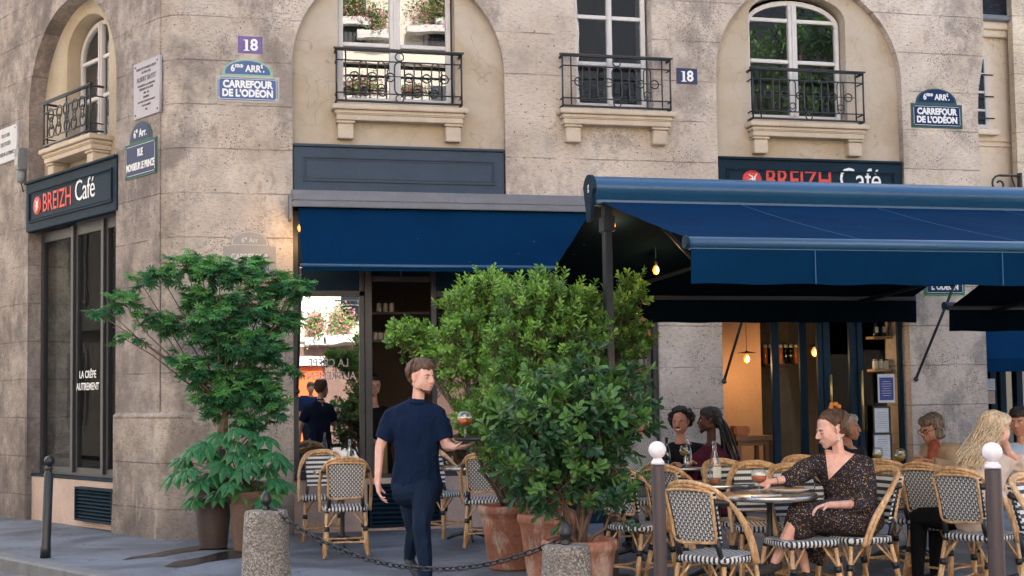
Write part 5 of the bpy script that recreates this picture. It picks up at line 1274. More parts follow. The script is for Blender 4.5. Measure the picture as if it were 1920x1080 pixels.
for proto in (chair0, stool0):
    def rm(a):
        for x in KIDS.get(a.name, []): rm(x)
        bpy.data.objects.remove(a)
    rm(proto)
for o in list(bpy.data.objects):
    if o.name.startswith('bistro_stool'): o['group'] = 'rattan bistro chairs'

M_ttop = worn('dark_bronze_tabletop', (.055, .045, .038), .16, .2, 3, .6, .7); M_steel = worn('steel_table_edge', (.42, .40, .38), .25, .12, 4, .9)
def table(label, x, y, r=.305, h=.73):
    t = thing('bistro_table', label, 'table', (x, y, 0), 0, 'round bistro tables'); Tt = Matrix.Translation((x, y, 0))
    MB().lathe([(.001, h - .018), (r - .004, h - .018), (r - .004, h), (.001, h)], 48, smooth=False).build('tabletop', M_ttop, t, Tt)
    MB().lathe([(r - .0035, h - .034), (r, h - .034), (r + .004, h - .028), (r + .004, h - .004), (r, h + .0015), (r - .0035, h + .0015)], 56).build('rim', M_steel, t, Tt)
    MB().lathe([(.03, .06), (.028, .1), (.021, .14), (.021, .3), (.027, .32), (.027, .36), (.019, .38), (.018, h - .08), (.03, h - .06), (.09, h - .019)], 18).build('column', M_black, t, Tt)
    for k in range(3):
        a = 2 * PI * k / 3 + .5; MB().tube([(.02 * math.cos(a), .02 * math.sin(a), .09), (.12 * math.cos(a), .12 * math.sin(a), .06), (.23 * math.cos(a), .23 * math.sin(a), .015)], [.022, .018, .014], 8).build('foot', M_black, t, Tt)
    return Vector((x, y, h))
T2p = aZ(1442, 926, .73); T1p = aZ(1345, 905, .73)
t2 = table('round table in front of the seated woman, with the crepe plate', T2p.x, T2p.y, .315); t1 = table('round table with the clear cider bottle, left of the crepe table', T1p.x, T1p.y, .30)
t3 = table('small round table behind the front chair before the left window', 1.2, 12.42, .27)
tt = aZ(1188, 889, .73); t4 = table('round table behind the left bollard with a white plate', tt.x, tt.y, .28)
tt = aZ(1272, 874, .73); t5 = table('dark round table of the two laughing men', tt.x, tt.y, .30)
tt = aZ(1672, 886, .73); t6 = table('small table with two white wine glasses', tt.x, tt.y, .24)
tt = aZ(1742, 882, .73); t7 = table('table before the older woman in the trench coat', tt.x - .1, tt.y + .1, .27)
tt = aZ(1915, 908, .73); t8 = table('table cut by the right edge beside the blonde woman', tt.x, tt.y, .30)
t9 = table('round table between the two chairs behind the waiter', 2.45, 12.5, .27)

M_beer = mat('amber_beer', (.62, .16, .02), .1, spec=.5, Emission_Strength=0.); M_wine = mat('white_wine', (.50, .34, .05), .1); M_cid = mat('orange_cider', (.62, .22, .03), .1)
M_label = worn('cream_bottle_label', (.72, .68, .58), .6, .05, 20); M_foam = worn('beer_foam', (.8, .74, .62), .8, .05, 30)
def bottle(label, x, y, z, h, r, m=M_clear, liquid=None, lab=False):
    t = thing('glass_bottle', label, 'bottle', (x, y, z)); Tt = Matrix.Translation((x, y, z + .002))
    MB().lathe([(r * .9, 0), (r, .008), (r, h * .40), (r * .97, h * .48), (r * .62, h * .64), (r * .36, h * .76), (r * .31, h * .93), (r * .38, h * .94), (r * .38, h * .97), (r * .33, h)], 22).build('bottle_glass', m, t, Tt)
    if liquid: MB().lathe([(r * .85, .008), (r * .93, .012), (r * .93, h * .13), (.001, h * .131)], 20).build('liquid', liquid, t, Tt)
    if lab:
        n = 14; vs = []
        for z_ in (h * .16, h * .41):
            for i in range(n + 1): a = -PI * .80 + PI * .75 * i / n + rad(15); vs.append((r * 1.02 * math.cos(a), r * 1.02 * math.sin(a), z_))
        MB().add(vs, [(i, i + 1, n + 2 + i, n + 1 + i) for i in range(n)], smooth=True).build('paper_label', M_label, t, Tt)
    return t
def goblet(label, x, y, z, r=.042, h=.19, liq=M_wine, fill=.45, foam=False, cat='glass'):
    t = thing('stem_glass', label, cat, (x, y, z)); Tt = Matrix.Translation((x, y, z + .002)); b = h * .46
    bowl = [(.004, b), (r * .5, b + h * .03), (r * .92, b + h * .14), (r, b + h * .27), (r * .93, b + h * .42), (r * .82, h)]
    MB().lathe([(r * .85, 0), (r * .84, .003), (.006, .008), (.0045, .03)] + [(.0045, b - .01)] + bowl, 22).build('bowl', M_clear, t, Tt)
    lp = [(.001, b + .003), (r * .46, b + h * .035), (r * .88, b + h * .145)]
    zt = b + (h - b) * fill; rr = r * .95 if zt > b + h * .2 else r * .9
    MB().lathe(lp + [(rr, zt), (.001, zt + .0005)], 20).build('drink', liq, t, Tt)
    if foam: MB().lathe([(rr, zt + .001), (rr * .99, zt + .012), (.001, zt + .014)], 20).build('foam', M_foam, t, Tt)
    return t
pb = aZ(1341, 908, .735); bottle('clear swing bottle with cream label and a little orange cider left', pb.x, pb.y, .732, .325, .046, M_clear, M_cid, True)
pb = aZ(1424, 928, .735); BG = Vector((pb.x, pb.y, .732)); goblet('stemmed beer glass held by the woman in the dress', pb.x, pb.y, .732, .052, .17, M_beer, .55, True)
pb = aZ(1647, 880, .735); goblet('left white wine glass on the small table', pb.x, pb.y, .732, .043, .19); pb = aZ(1689, 886, .735); goblet('right white wine glass on the small table, nearer the trench coat', pb.x, pb.y, .732, .043, .20)
pb = aZ(1291, 874, .735); bottle('clear tall bottle between the two laughing men', pb.x, pb.y, .732, .29, .035); pb = aZ(1251, 880, .735); bottle('dark green wine bottle behind the left bollard', pb.x, pb.y, .732, .29, .036, M_smoke)
pb = aZ(1287, 876, .735); goblet('white wine glass held before the two laughing men', pb.x - .06, pb.y - .1, .76, .04, .18)
bottle('empty clear bottle on the table by the left window, right one', 1.27, 12.38, .732, .29, .034); bottle('empty clear bottle on the table by the left window, left one', 1.10, 12.35, .732, .22, .034)
pb = aZ(1248, 884, .735); t_ = thing('water_glass', 'small tumbler beside the dark wine bottle', 'glass', (pb.x, pb.y, .732)); MB().lathe([(.026, 0), (.032, .10), (.030, .10), (.024, .006), (.001, .006)], 18).build('tumbler', glass('frosty_glass', .25, (.7, .8, .85)), t_, Matrix.Translation((pb.x, pb.y, .733)))
M_plate = worn('white_china', (.75, .72, .68), .25, .04, 8); M_crepe = worn('golden_buckwheat_crepe', (.52, .30, .12), .7, .35, 22, bumpy=.3)
def dish(label, x, y, z, r, food=False):
    t = thing('dinner_plate', label, 'plate', (x, y, z)); Tt = Matrix.Translation((x, y, z + .002))
    MB().lathe([(r * .6, 0), (r * .65, .004), (r * .96, .02), (r, .024), (r * .97, .026), (r * .62, .009), (.001, .008)], 40).build('china', M_plate, t, Tt)
    if food:
        f_ = MB(); n = 28; vs = []
        for k, (q, zz) in enumerate(((.78, .014), (.74, .028), (.4, .032), (.02, .034))):
            for j in range(n): a = 2 * PI * j / n; rr = r * q * (1 + .06 * math.sin(3 * a + k) + .03 * math.sin(7 * a)); vs.append((rr * math.cos(a), rr * math.sin(a), zz + .003 * math.sin(5 * a + k)))
        f_.add(vs, [(k * n + j, k * n + (j + 1) % n, (k + 1) * n + (j + 1) % n, (k + 1) * n + j) for k in range(3) for j in range(n)], smooth=True); f_.build('crepe', M_crepe, t, Tt)
pb = aZ(1480, 921, .74); dish('white plate carrying a golden crepe before the woman', pb.x, pb.y, .732, .145, True)
pb = aZ(1187, 888, .735); dish('empty white plate behind the left bollard', pb.x, pb.y, .732, .115)
pb = aZ(1436, 929, .735)
tn = thing('napkin', 'white paper napkin with cutlery at the table edge', 'napkin', (pb.x, pb.y, .732)); MB().bev(-.10, .10, -.035, .035, 0, .004, .001).build('paper', M_plate, tn, Matrix.Translation((pb.x, pb.y, .7325)) @ Matrix.Rotation(.15, 4, 'Z'))
fk = tag(MB().tube([(pb.x - .08, pb.y - .02, .742), (pb.x + .02, pb.y + .0, .742), (pb.x + .10, pb.y + .02, .748)], [.003, .003, .006], 6).build('fork', M_steel), 'steel fork resting on the white napkin', 'fork')
# inside: shelves, jars and a wooden stool
M_jar = worn('pale_jar_contents', (.45, .40, .33), .5, .3, 12); M_lid = worn('dark_lid', (.03, .03, .03), .4)
def shelf(label, x0, x1, y, z, dep=.2, m=M_dkwood, up=None):
    t = thing('wall_shelf', label, 'shelf', ((x0 + x1) / 2, y, z), 0, 'shelves inside the cafe')
    MB().bev(x0, x1, y - dep, y, z - .03, z, .004).build('board', m, t)
    if up:
        for x in (x0 + .02, (x0 + x1) / 2, x1 - .02): MB().tube([(x, y - dep * .9, z - .03), (x, y - dep * .9, z - .03 + up)], .008, 6).build('metal_upright', M_black, t)
def jar(label, x, y, z, h=.11, r=.038, m=M_jar, lid=M_lid):
    t = thing('jar', label, 'jar', (x, y, z), 0, 'jars and bottles on the cafe shelves'); Tt = Matrix.Translation((x, y, z + .002))
    MB().lathe([(r * .9, 0), (r, .006), (r, h * .72), (r * .8, h * .84), (.001, h * .85)], 14).build('jar_body', m, t, Tt); MB().lathe([(r * .84, h * .84), (r * .84, h), (.001, h)], 14).build('lid', lid, t, Tt)
ORD = ('leftmost', 'second from the left', 'third from the left', 'fourth from the left', 'fifth from the left', 'sixth from the left', 'seventh from the left', 'eighth from the left', 'rightmost')
ysh = YF + .7
for zz, xs, hh in ((2.34, (1.73, 1.80, 1.87), .12), (2.04, (1.69, 1.745, 1.80, 1.855, 2.0, 2.05, 2.17, 2.22, 2.27), .1)):
    s_ = ysh / YF; z_ = EYE + (zz - EYE) * s_; shelf('upper thin shelf seen through the open window' if zz > 2.2 else 'lower thin shelf of jars seen through the open window', 1.6 * s_ , 2.42 * s_, ysh + .1, z_, .18, M_dkwood, .55)
    for x in xs: jar('small dark-lidded jar in the open window, %s on the %s shelf' % (ORD[xs.index(x)], 'upper' if zz > 2.2 else 'lower'), x * s_, ysh, z_, hh, .028)
yk = YF + .45; s_ = yk / YF
M_ltwood = worn('light_oak_shelf', (.36, .22, .12), .6, .2, 6)
for zz in (2.02, 1.70, 1.40): shelf('oak shelf behind the narrow window beside the shrub, %s' % {2.02: 'top', 1.70: 'middle', 1.40: 'bottom'}[zz], 4.48 * s_, 4.86 * s_, yk + .1, zz, .2, M_ltwood)
for zz in (2.02, 1.70, 1.40):
    for k in range(5): jar('pale jar %s on the %s oak shelf behind the narrow window' % (ORD[k], {2.02: 'top', 1.70: 'middle', 1.40: 'bottom'}[zz]), 4.66 + k * .075 - .05, yk, zz, .15, .03, M_label if k % 2 else M_jar)
yk = YF + .5; s_ = yk / YF; X0, X1 = aY(1632, 620, yk).x, aY(1684, 620, yk).x
zsh = [aY(1655, q, yk).z for q in (631, 692)]
for i, zz in enumerate(zsh): shelf('oak shelf in the glass right of the door, %s' % ('upper with bottles' if i == 0 else 'lower with jars'), X0, X1, yk + .12, zz, .2, M_ltwood)
for k in range(4): jar('labelled jar %s on the lower oak shelf right of the door' % ORD[k], X0 + .05 + k * .075, yk, zsh[1], .12, .032, M_label, M_steel)
for k in range(3): bottle('blue-grey labelled bottle %s on the upper oak shelf right of the door' % ORD[k], X0 + .07 + k * .1, yk, zsh[0] + .002, .27, .034, M_smoke, None, True)['group'] = 'jars and bottles on the cafe shelves'
yk = YF + 2.3; X0, X1 = aY(1425, 650, yk).x, aY(1480, 650, yk).x
for i, q in enumerate((683,)):
    zz = aY(1450, q, yk).z; shelf('dark shelf of bottles beyond the ochre wall', X0, X1, yk + .05, zz, .2)
    for k in range(8): jar('dim bottle %s on the dark shelf beyond the ochre wall' % ORD[k], X0 + .05 + k * .075, yk - .05, zz, .26, .03, M_smoke if k % 3 else M_beer, M_label)
# wooden console and box inside the door
pw_ = aY(1400, 830, YF + .9); t_ = thing('wooden_side_table', 'plain wooden side table inside the cafe door', 'side table', (pw_.x, YF + .9, 0))
MB().bev(pw_.x - .22, pw_.x + .26, YF + .7, YF + 1.1, .84, .90, .005).bev(pw_.x - .18, pw_.x + .22, YF + .74, YF + 1.06, .78, .839, .004).build('tabletop', M_dw if False else worn('brown_oak', (.20, .10, .045), .6, .2, 5), t_)
for sx in (-.17, .19):
    for sy in (.75, 1.04): MB().bev(pw_.x + sx - .025, pw_.x + sx + .025, YF + sy - .025, YF + sy + .025, .02, .78, .004).build('leg', bpy.data.materials['brown_oak'], t_)
t_ = thing('wooden_box', 'orange wooden box standing on the side table inside', 'box', (pw_.x - .1, YF + .9, .90)); MB().bev(pw_.x - .20, pw_.x + .0, YF + .78, YF + .98, .902, 1.02, .02).build('box_body', worn('orange_wood', (.40, .13, .04), .5, .2, 8), t_)
# ================================================================== people
def skin(name, base, sss=.0):
    m = mat(name, base, .5, spec=.35); v = coord(m, (1, 1, 1), 'Object'); n = noisetex(m, v, 22, 5)
    setc(m, mix(m, ramp(m, n, [(.35, 0.), (.65, 1.)]), (base[0] * .96, base[1] * .80, base[2] * .78), (min(1, base[0] * 1.05), base[1] * 1.06, base[2] * 1.06))); return m
S_fair = skin('fair_skin', (.74, .45, .35)); S_dark = skin('dark_brown_skin', (.085, .038, .022)); S_mid = skin('olive_skin', (.46, .24, .16)); S_old = skin('weathered_skin', (.42, .22, .15))
def cloth(name, base, rough=.85, fold=.3):
    m = mat(name, base, rough, spec=.15); v = coord(m, (1, 1, .6), 'Object'); n = noisetex(m, v, 5, 4, .55, 1.2); f = noisetex(m, coord(m, (1, 1, 1), 'Object'), 140, 2)
    setc(m, mix(m, ramp(m, n, [(.3, 0.), (.7, 1.)]), tuple(x * .85 for x in base), tuple(x * 1.15 for x in base)))
    bump(m, math_(m, 'ADD', n, math_(m, 'MULTIPLY', f, .06)), fold, .06); return m
def hairmat(name, a, b, sc=(1, 1, .12)):
    m = mat(name, a, .45, spec=.4); v = coord(m, sc, 'Object'); n = noisetex(m, v, 70, 4, .6, .4)
    setc(m, mix(m, ramp(m, n, [(.35, 0.), (.65, 1.)]), a, b)); bump(m, n, .8, .01); return m
H_brown = hairmat('light_brown_hair', (.045, .022, .010), (.16, .082, .042)); H_black = hairmat('black_hair', (.006, .005, .005), (.03, .024, .02), (1, 1, 1))
H_grey = hairmat('grey_hair', (.20, .17, .15), (.42, .38, .34)); H_gb = hairmat('grey_brown_hair', (.07, .045, .03), (.24, .18, .13)); H_blond = hairmat('blonde_hair', (.44, .31, .17), (.80, .65, .46))
H_dbr = hairmat('dark_brown_hair', (.05, .028, .016), (.14, .08, .045)); H_white = hairmat('white_hair', (.40, .38, .37), (.62, .60, .58))
M_eye = mat('eye_white', (.55, .5, .46), .2); M_iris = mat('dark_eye', (.02, .013, .01), .15); M_lip = mat('lips', (.42, .13, .11), .45); M_teeth = mat('teeth', (.75, .72, .65), .3)
_u2 = {}
def ico(c, r, sub=2):
    if sub in _u2:
        rr = r if isinstance(r, (tuple, list)) else (r, r, r); return [(c[0] + u[0] * rr[0], c[1] + u[1] * rr[1], c[2] + u[2] * rr[2]) for u in _u2[sub]]
    bm = bmesh.new(); bmesh.ops.create_icosphere(bm, subdivisions=sub, radius=1)
    rr = r if isinstance(r, (tuple, list)) else (r, r, r); out = [(c[0] + v.co.x * rr[0], c[1] + v.co.y * rr[1], c[2] + v.co.z * rr[2]) for v in bm.verts]; bm.free(); return out
_ico = None
def solid(name, segs, m, parent, vox=.008, sm=4, T=None, disp=None):
    """union of hulls turned into one continuous skin. seg: [(p, r), ...] spheres hulled; ('c', p1, r1, p2, r2) flat-ended cone"""
    av, af = [], []
    for sgm in segs:
        if sgm[0] == 'c':
            _, p1, r1, p2, r2 = sgm; p1, p2 = Vector(p1), Vector(p2); d = (p2 - p1).normalized(); u = d.orthogonal().normalized(); w_ = d.cross(u); pts = []
            for p, r in ((p1, r1), (p2, r2)):
                for k in range(16): a = 2 * PI * k / 16; pts.append(p + (u * math.cos(a) + w_ * math.sin(a)) * r)
        else:
            pts = []
            for p, r in sgm: pts += ico(p, r, 2)
        bm = bmesh.new(); vs = [bm.verts.new(p) for p in pts]
        g = bmesh.ops.convex_hull(bm, input=vs)
        bm.verts.ensure_lookup_table(); bm.faces.ensure_lookup_table()
        base = len(av); idm = {}
        for f in bm.faces:
            q = []
            for v_ in f.verts:
                if v_ not in idm: idm[v_] = base + len(idm); av.append(v_.co[:])
                q.append(idm[v_])
            af.append(q)
        bm.free()
    me = bpy.data.meshes.new(name); me.from_pydata(av, [], af); me.update(); co = bpy.data.objects.new(name, me); C.objects.link(co)
    md = co.modifiers.new('r', 'REMESH'); md.mode = 'VOXEL'; md.voxel_size = vox; md.use_smooth_shade = True
    if sm: s_ = co.modifiers.new('s', 'SMOOTH'); s_.iterations = sm; s_.factor = .5
    o = to_mesh_obj(co, name, m, parent, T); bpy.data.meshes.remove(me)
    if disp:
        amp, fr = disp
        nv = len(o.data.vertices); co_ = np.empty(nv * 3); nr = np.empty(nv * 3)
        o.data.vertices.foreach_get('co', co_); o.data.vertices.foreach_get('normal', nr); co_ = co_.reshape(-1, 3); nr = nr.reshape(-1, 3)
        a_ = np.array([noise.noise_vector(Vector(c) * fr).x for c in co_]); co_ += nr * (a_ * amp)[:, None]
        o.data.vertices.foreach_set('co', co_.ravel())
    o.data.polygons.foreach_set('use_smooth', [True] * len(o.data.polygons)); o.data.update()
    return o
def V(*a): return Vector(a)
def torso(P, Wt, Ct, Nk, SL, SR, t=0., k=1., belly=0.):
    s = (SL - SR).normalized(); f = s.cross(V(0, 0, 1)) ; f = -f
    hp = [(P + s * .085 * k, .105 * k + t), (P - s * .085 * k, .105 * k + t)]; ws = [(Wt + s * .06 * k, .092 * k + t + belly), (Wt - s * .06 * k, .092 * k + t + belly)]
    ct = [(Ct + s * .075 * k, .100 * k + t), (Ct - s * .075 * k, .100 * k + t)]
    return [hp + ws, ws + ct, ct + [(SL, .055 * k + t), (SR, .055 * k + t), (Nk - V(0, 0, .02), .05 * k + t)]]
def arm(Sh, El, Wr, t=0., k=1.): return [[(Sh, .056 * k + t), (El, .042 * k + t)], [(El, .042 * k + t), (Wr, .028 * k + t)]]
def leg(Hp, Kn, An, t=0., k=1.): return [[(Hp, .088 * k + t), (Kn, .060 * k + t)], [(Kn, .060 * k + t), (Kn.lerp(An, .35), .056 * k + t), ], [(Kn.lerp(An, .35), .056 * k + t), (An, .036 * k + t)]]
def foot(An, d, k=1., t=0.): d = Vector(d).normalized(); return [[(An - V(0, 0, .02) - d * .03, .034 * k + t), (An + d * .08 - V(0, 0, .045), .032 * k + t)], [(An + d * .08 - V(0, 0, .045), .034 * k + t), (An + d * .155 - V(0, 0, .055), .024 * k + t)]]
def hand(W_, d, n, thumb=1, curl=35, k=1.):
    d = Vector(d).normalized(); n = Vector(n); n = (n - d * n.dot(d)).normalized(); s = d.cross(n) * thumb
    out = [[(W_, .022 * k), (W_ + d * .075 * k + s * .030 * k, .0115 * k), (W_ + d * .07 * k - s * .032 * k, .0115 * k), (W_ + d * .045 * k + n * .008, .017 * k)]]
    for i in range(4):
        b = W_ + (d * (.080 - .004 * abs(i - 1)) + s * (.030 - .020 * i)) * k; ls = (.040, .026, .02); ls = [x * (.92, 1.05, 1.0, .8)[i] * k for x in ls]; ang = 0; p = b
        for j, l in enumerate(ls):
            ang += rad(curl * (.6, 1., .8)[j] + 4 * i); q = p + (d * math.cos(ang) + n * math.sin(ang)) * l; out.append([(p, (.0098 - .0008 * j) * k), (q, (.0090 - .0008 * j) * k)]); p = q
    b = W_ + (d * .022 + s * .026) * k; q = b + (d * .030 + s * .026 + n * .012) * k; r_ = q + (d * .030 + s * .004 + n * .020) * k
    return out + [[(b, .013 * k), (q, .0115 * k)], [(q, .0115 * k), (r_, .009 * k)]]
def head_segs(HM, k=1., fem=False):
    j = .86 if fem else 1.
    L_ = [[((0, .018, .030), (.074, .088, .080)), ((0, -.030, .045), (.060, .045, .050))],
          [((0, -.030, .045), (.060, .045, .048)), ((.034, -.050, -.022), .030), ((-.034, -.050, -.022), .030), ((0, -.066, -.088), (.020 * j, .018, .016)), ((.046 * j, -.008, -.058), .022), ((-.046 * j, -.008, -.058), .022), ((0, .045, -.030), .045)],
          [((0, -.084, .014), .0075), ((0, -.106, -.020), .0095), ((.011, -.092, -.026), .0075), ((-.011, -.092, -.026), .0075)],
          [((.022, -.074, .024), (.018, .010, .007)), ((-.022, -.074, .024), (.018, .010, .007))],
          [((.015, -.082, -.050), (.009, .008, .005)), ((-.015, -.082, -.050), (.009, .008, .005)), ((0, -.088, -.047), (.009, .007, .005))],
          [((.012, -.080, -.060), (.009, .009, .006)), ((-.012, -.080, -.060), (.009, .009, .006)), ((0, -.085, -.061), (.009, .007, .006))]]
    for sx in (-1, 1): L_.append([((sx * .076, .012, .012), (.007, .016, .016)), ((sx * .074, .004, -.022), (.006, .009, .010))])
    out = []
    for sgm in L_:
        pts = []
        for c, r in sgm: pts.append((c, r))
        out.append(pts)
    # transform into world by hull points: handled in solid via matrix
    res = []
    for sgm in out:
        q = []
        for c, r in sgm:
            rr = r if isinstance(r, tuple) else (r, r, r)
            q.append(('m', HM @ Matrix.Translation(Vector(c) * k) @ Matrix.Diagonal((rr[0] * k, rr[1] * k, rr[2] * k, 1))))
        res.append(q)
    return res
_old_ico = ico
_unit = _old_ico((0, 0, 0), 1., 2); _u1 = _old_ico((0, 0, 0), 1., 1); _u2[2] = _unit; _u2[1] = _u1
def ico(c, r, sub=2):
    if isinstance(c, str): return [tuple(r @ Vector(u)) for u in (_unit if r.to_3x3().col[0].length > .062 else _u1)]
    big = max(r) if isinstance(r, (tuple, list)) else r
    return _old_ico(c, r, 1 if big < .075 else 2)
def HMx(c, yaw=0, pitch=0, roll=0): return Matrix.Translation(c) @ Matrix.Rotation(rad(yaw), 4, 'Z') @ Matrix.Rotation(rad(pitch), 4, 'X') @ Matrix.Rotation(rad(roll), 4, 'Y')
def msegs(HM, L_, k=1.):
    res = []
    for sgm in L_:
        q = []
        for c, r in sgm:
            rr = r if isinstance(r, tuple) else (r, r, r); q.append(('m', HM @ Matrix.Translation(Vector(c) * k) @ Matrix.Diagonal((rr[0] * k, rr[1] * k, rr[2] * k, 1))))
        res.append(q)
    return res
def face(HM, root, closed=False, smile=False, brow=H_brown, lip=M_lip, k=1., eyes=True):
    if eyes:
        for sx in (-1, 1):
            Te = HM @ Matrix.Diagonal((k, k, k, 1))
            if closed: MB().tube([(sx * .020, -.0785, .000), (sx * .031, -.081, -.0035), (sx * .043, -.073, .001)], .0022, 6).build('eyelash', M_iris, root, Te)
            else: MB().sphere((sx * .031, -.0715, .003), (.0125, .009, .0068)).sphere((sx * .031, -.0775, .003), (.0052, .0045, .0052), 1, 10).build('eye', [M_eye, M_iris], root, Te)
            MB().tube([(sx * .015, -.0845, .019), (sx * .031, -.083, .0255), (sx * .048, -.069, .020)], [.0022, .0032, .0016], 6).build('eyebrow', brow, root, Te)
    Te = HM @ Matrix.Diagonal((k, k, k, 1))
    if smile:
        MB().tube([(-.027, -.078, -.048), (-.014, -.090, -.056), (0, -.0945, -.058), (.014, -.090, -.056), (.027, -.078, -.048)], [.002, .005, .006, .005, .002], 8).build('teeth', M_teeth, root, Te)
        MB().tube([(-.028, -.077, -.052), (-.014, -.090, -.064), (0, -.094, -.067), (.014, -.090, -.064), (.028, -.077, -.052)], .0032, 6).build('mouth', lip, root, Te)
    else: MB().tube([(-.021, -.080, -.053), (-.008, -.0915, -.0545), (0, -.0925, -.0555), (.008, -.0915, -.0545), (.021, -.080, -.053)], [.002, .0042, .0045, .0042, .002], 6).build('mouth', lip, root, Te)
CAP = [[((0, .026, .038), (.082, .090, .080)), ((0, -.012, .062), (.072, .070, .058))], [((0, .05, .02), (.078, .065, .06)), ((0, .062, -.035), (.055, .04, .04))]]
def comb(HM, root, m, k, crown, n=150, lo=-1.9, hi=1.9, zs=.02, back=False, r=.0028, seed=3):
    """fine locks laid over the scalp from the hairline to the crown"""
    q = random.Random(seed); mb = MB(); c0 = Vector((0, .034, .042)); cr = Vector(crown)
    for i in range(n):
        f = lo + (hi - lo) * (i + q.random()) / n; cf = math.cos(f)
        st = Vector((.080 * math.sin(f), -.052 * cf + (.03 if cf < 0 else 0), zs + .078 * max(cf, -.4)))
        P = []
        for j in range(7):
            t = j / 6 * q.uniform(.9, 1.); p = st.lerp(cr, t) - c0; d = Vector((p.x / .084, p.y / .091, p.z / .085)); l = d.length
            if l > 1e-4: p = p / l * (1.0 + q.uniform(0, .03))
            P.append(c0 + p)
        mb.tube(P, [r * .5, r, r, r, r, r, r * .6], 4, cap=False)
    mb.build('hair_locks', m, root, HM @ Matrix.Diagonal((k, k, k, 1)))
def person(label, base, group=None): return thing('person', label, 'person', (base.x, base.y, 0), 0, group)
def shirt(name, m, root, P, W_, Ct, N_, SL, SR, t=.012, sleeves=(), k=1., extra=(), vox=.009, belly=0.):
    sg = torso(P, W_, Ct, N_ - V(0, 0, .035), SL, SR, t, k, belly)
    for s_ in sleeves:
        A, B, C_, ra, rb, rc = s_
        sg.append([(A, ra), (A.lerp(B, .5), (ra + rb) / 2)]); sg.append(('c', A.lerp(B, .1), ra, B, rb) if C_ is None else [(A, ra), (B, rb)])
        if C_ is not None: sg.append(('c', B, rb, C_, rc))
    return solid(name, sg + list(extra), m, root, vox, 3)

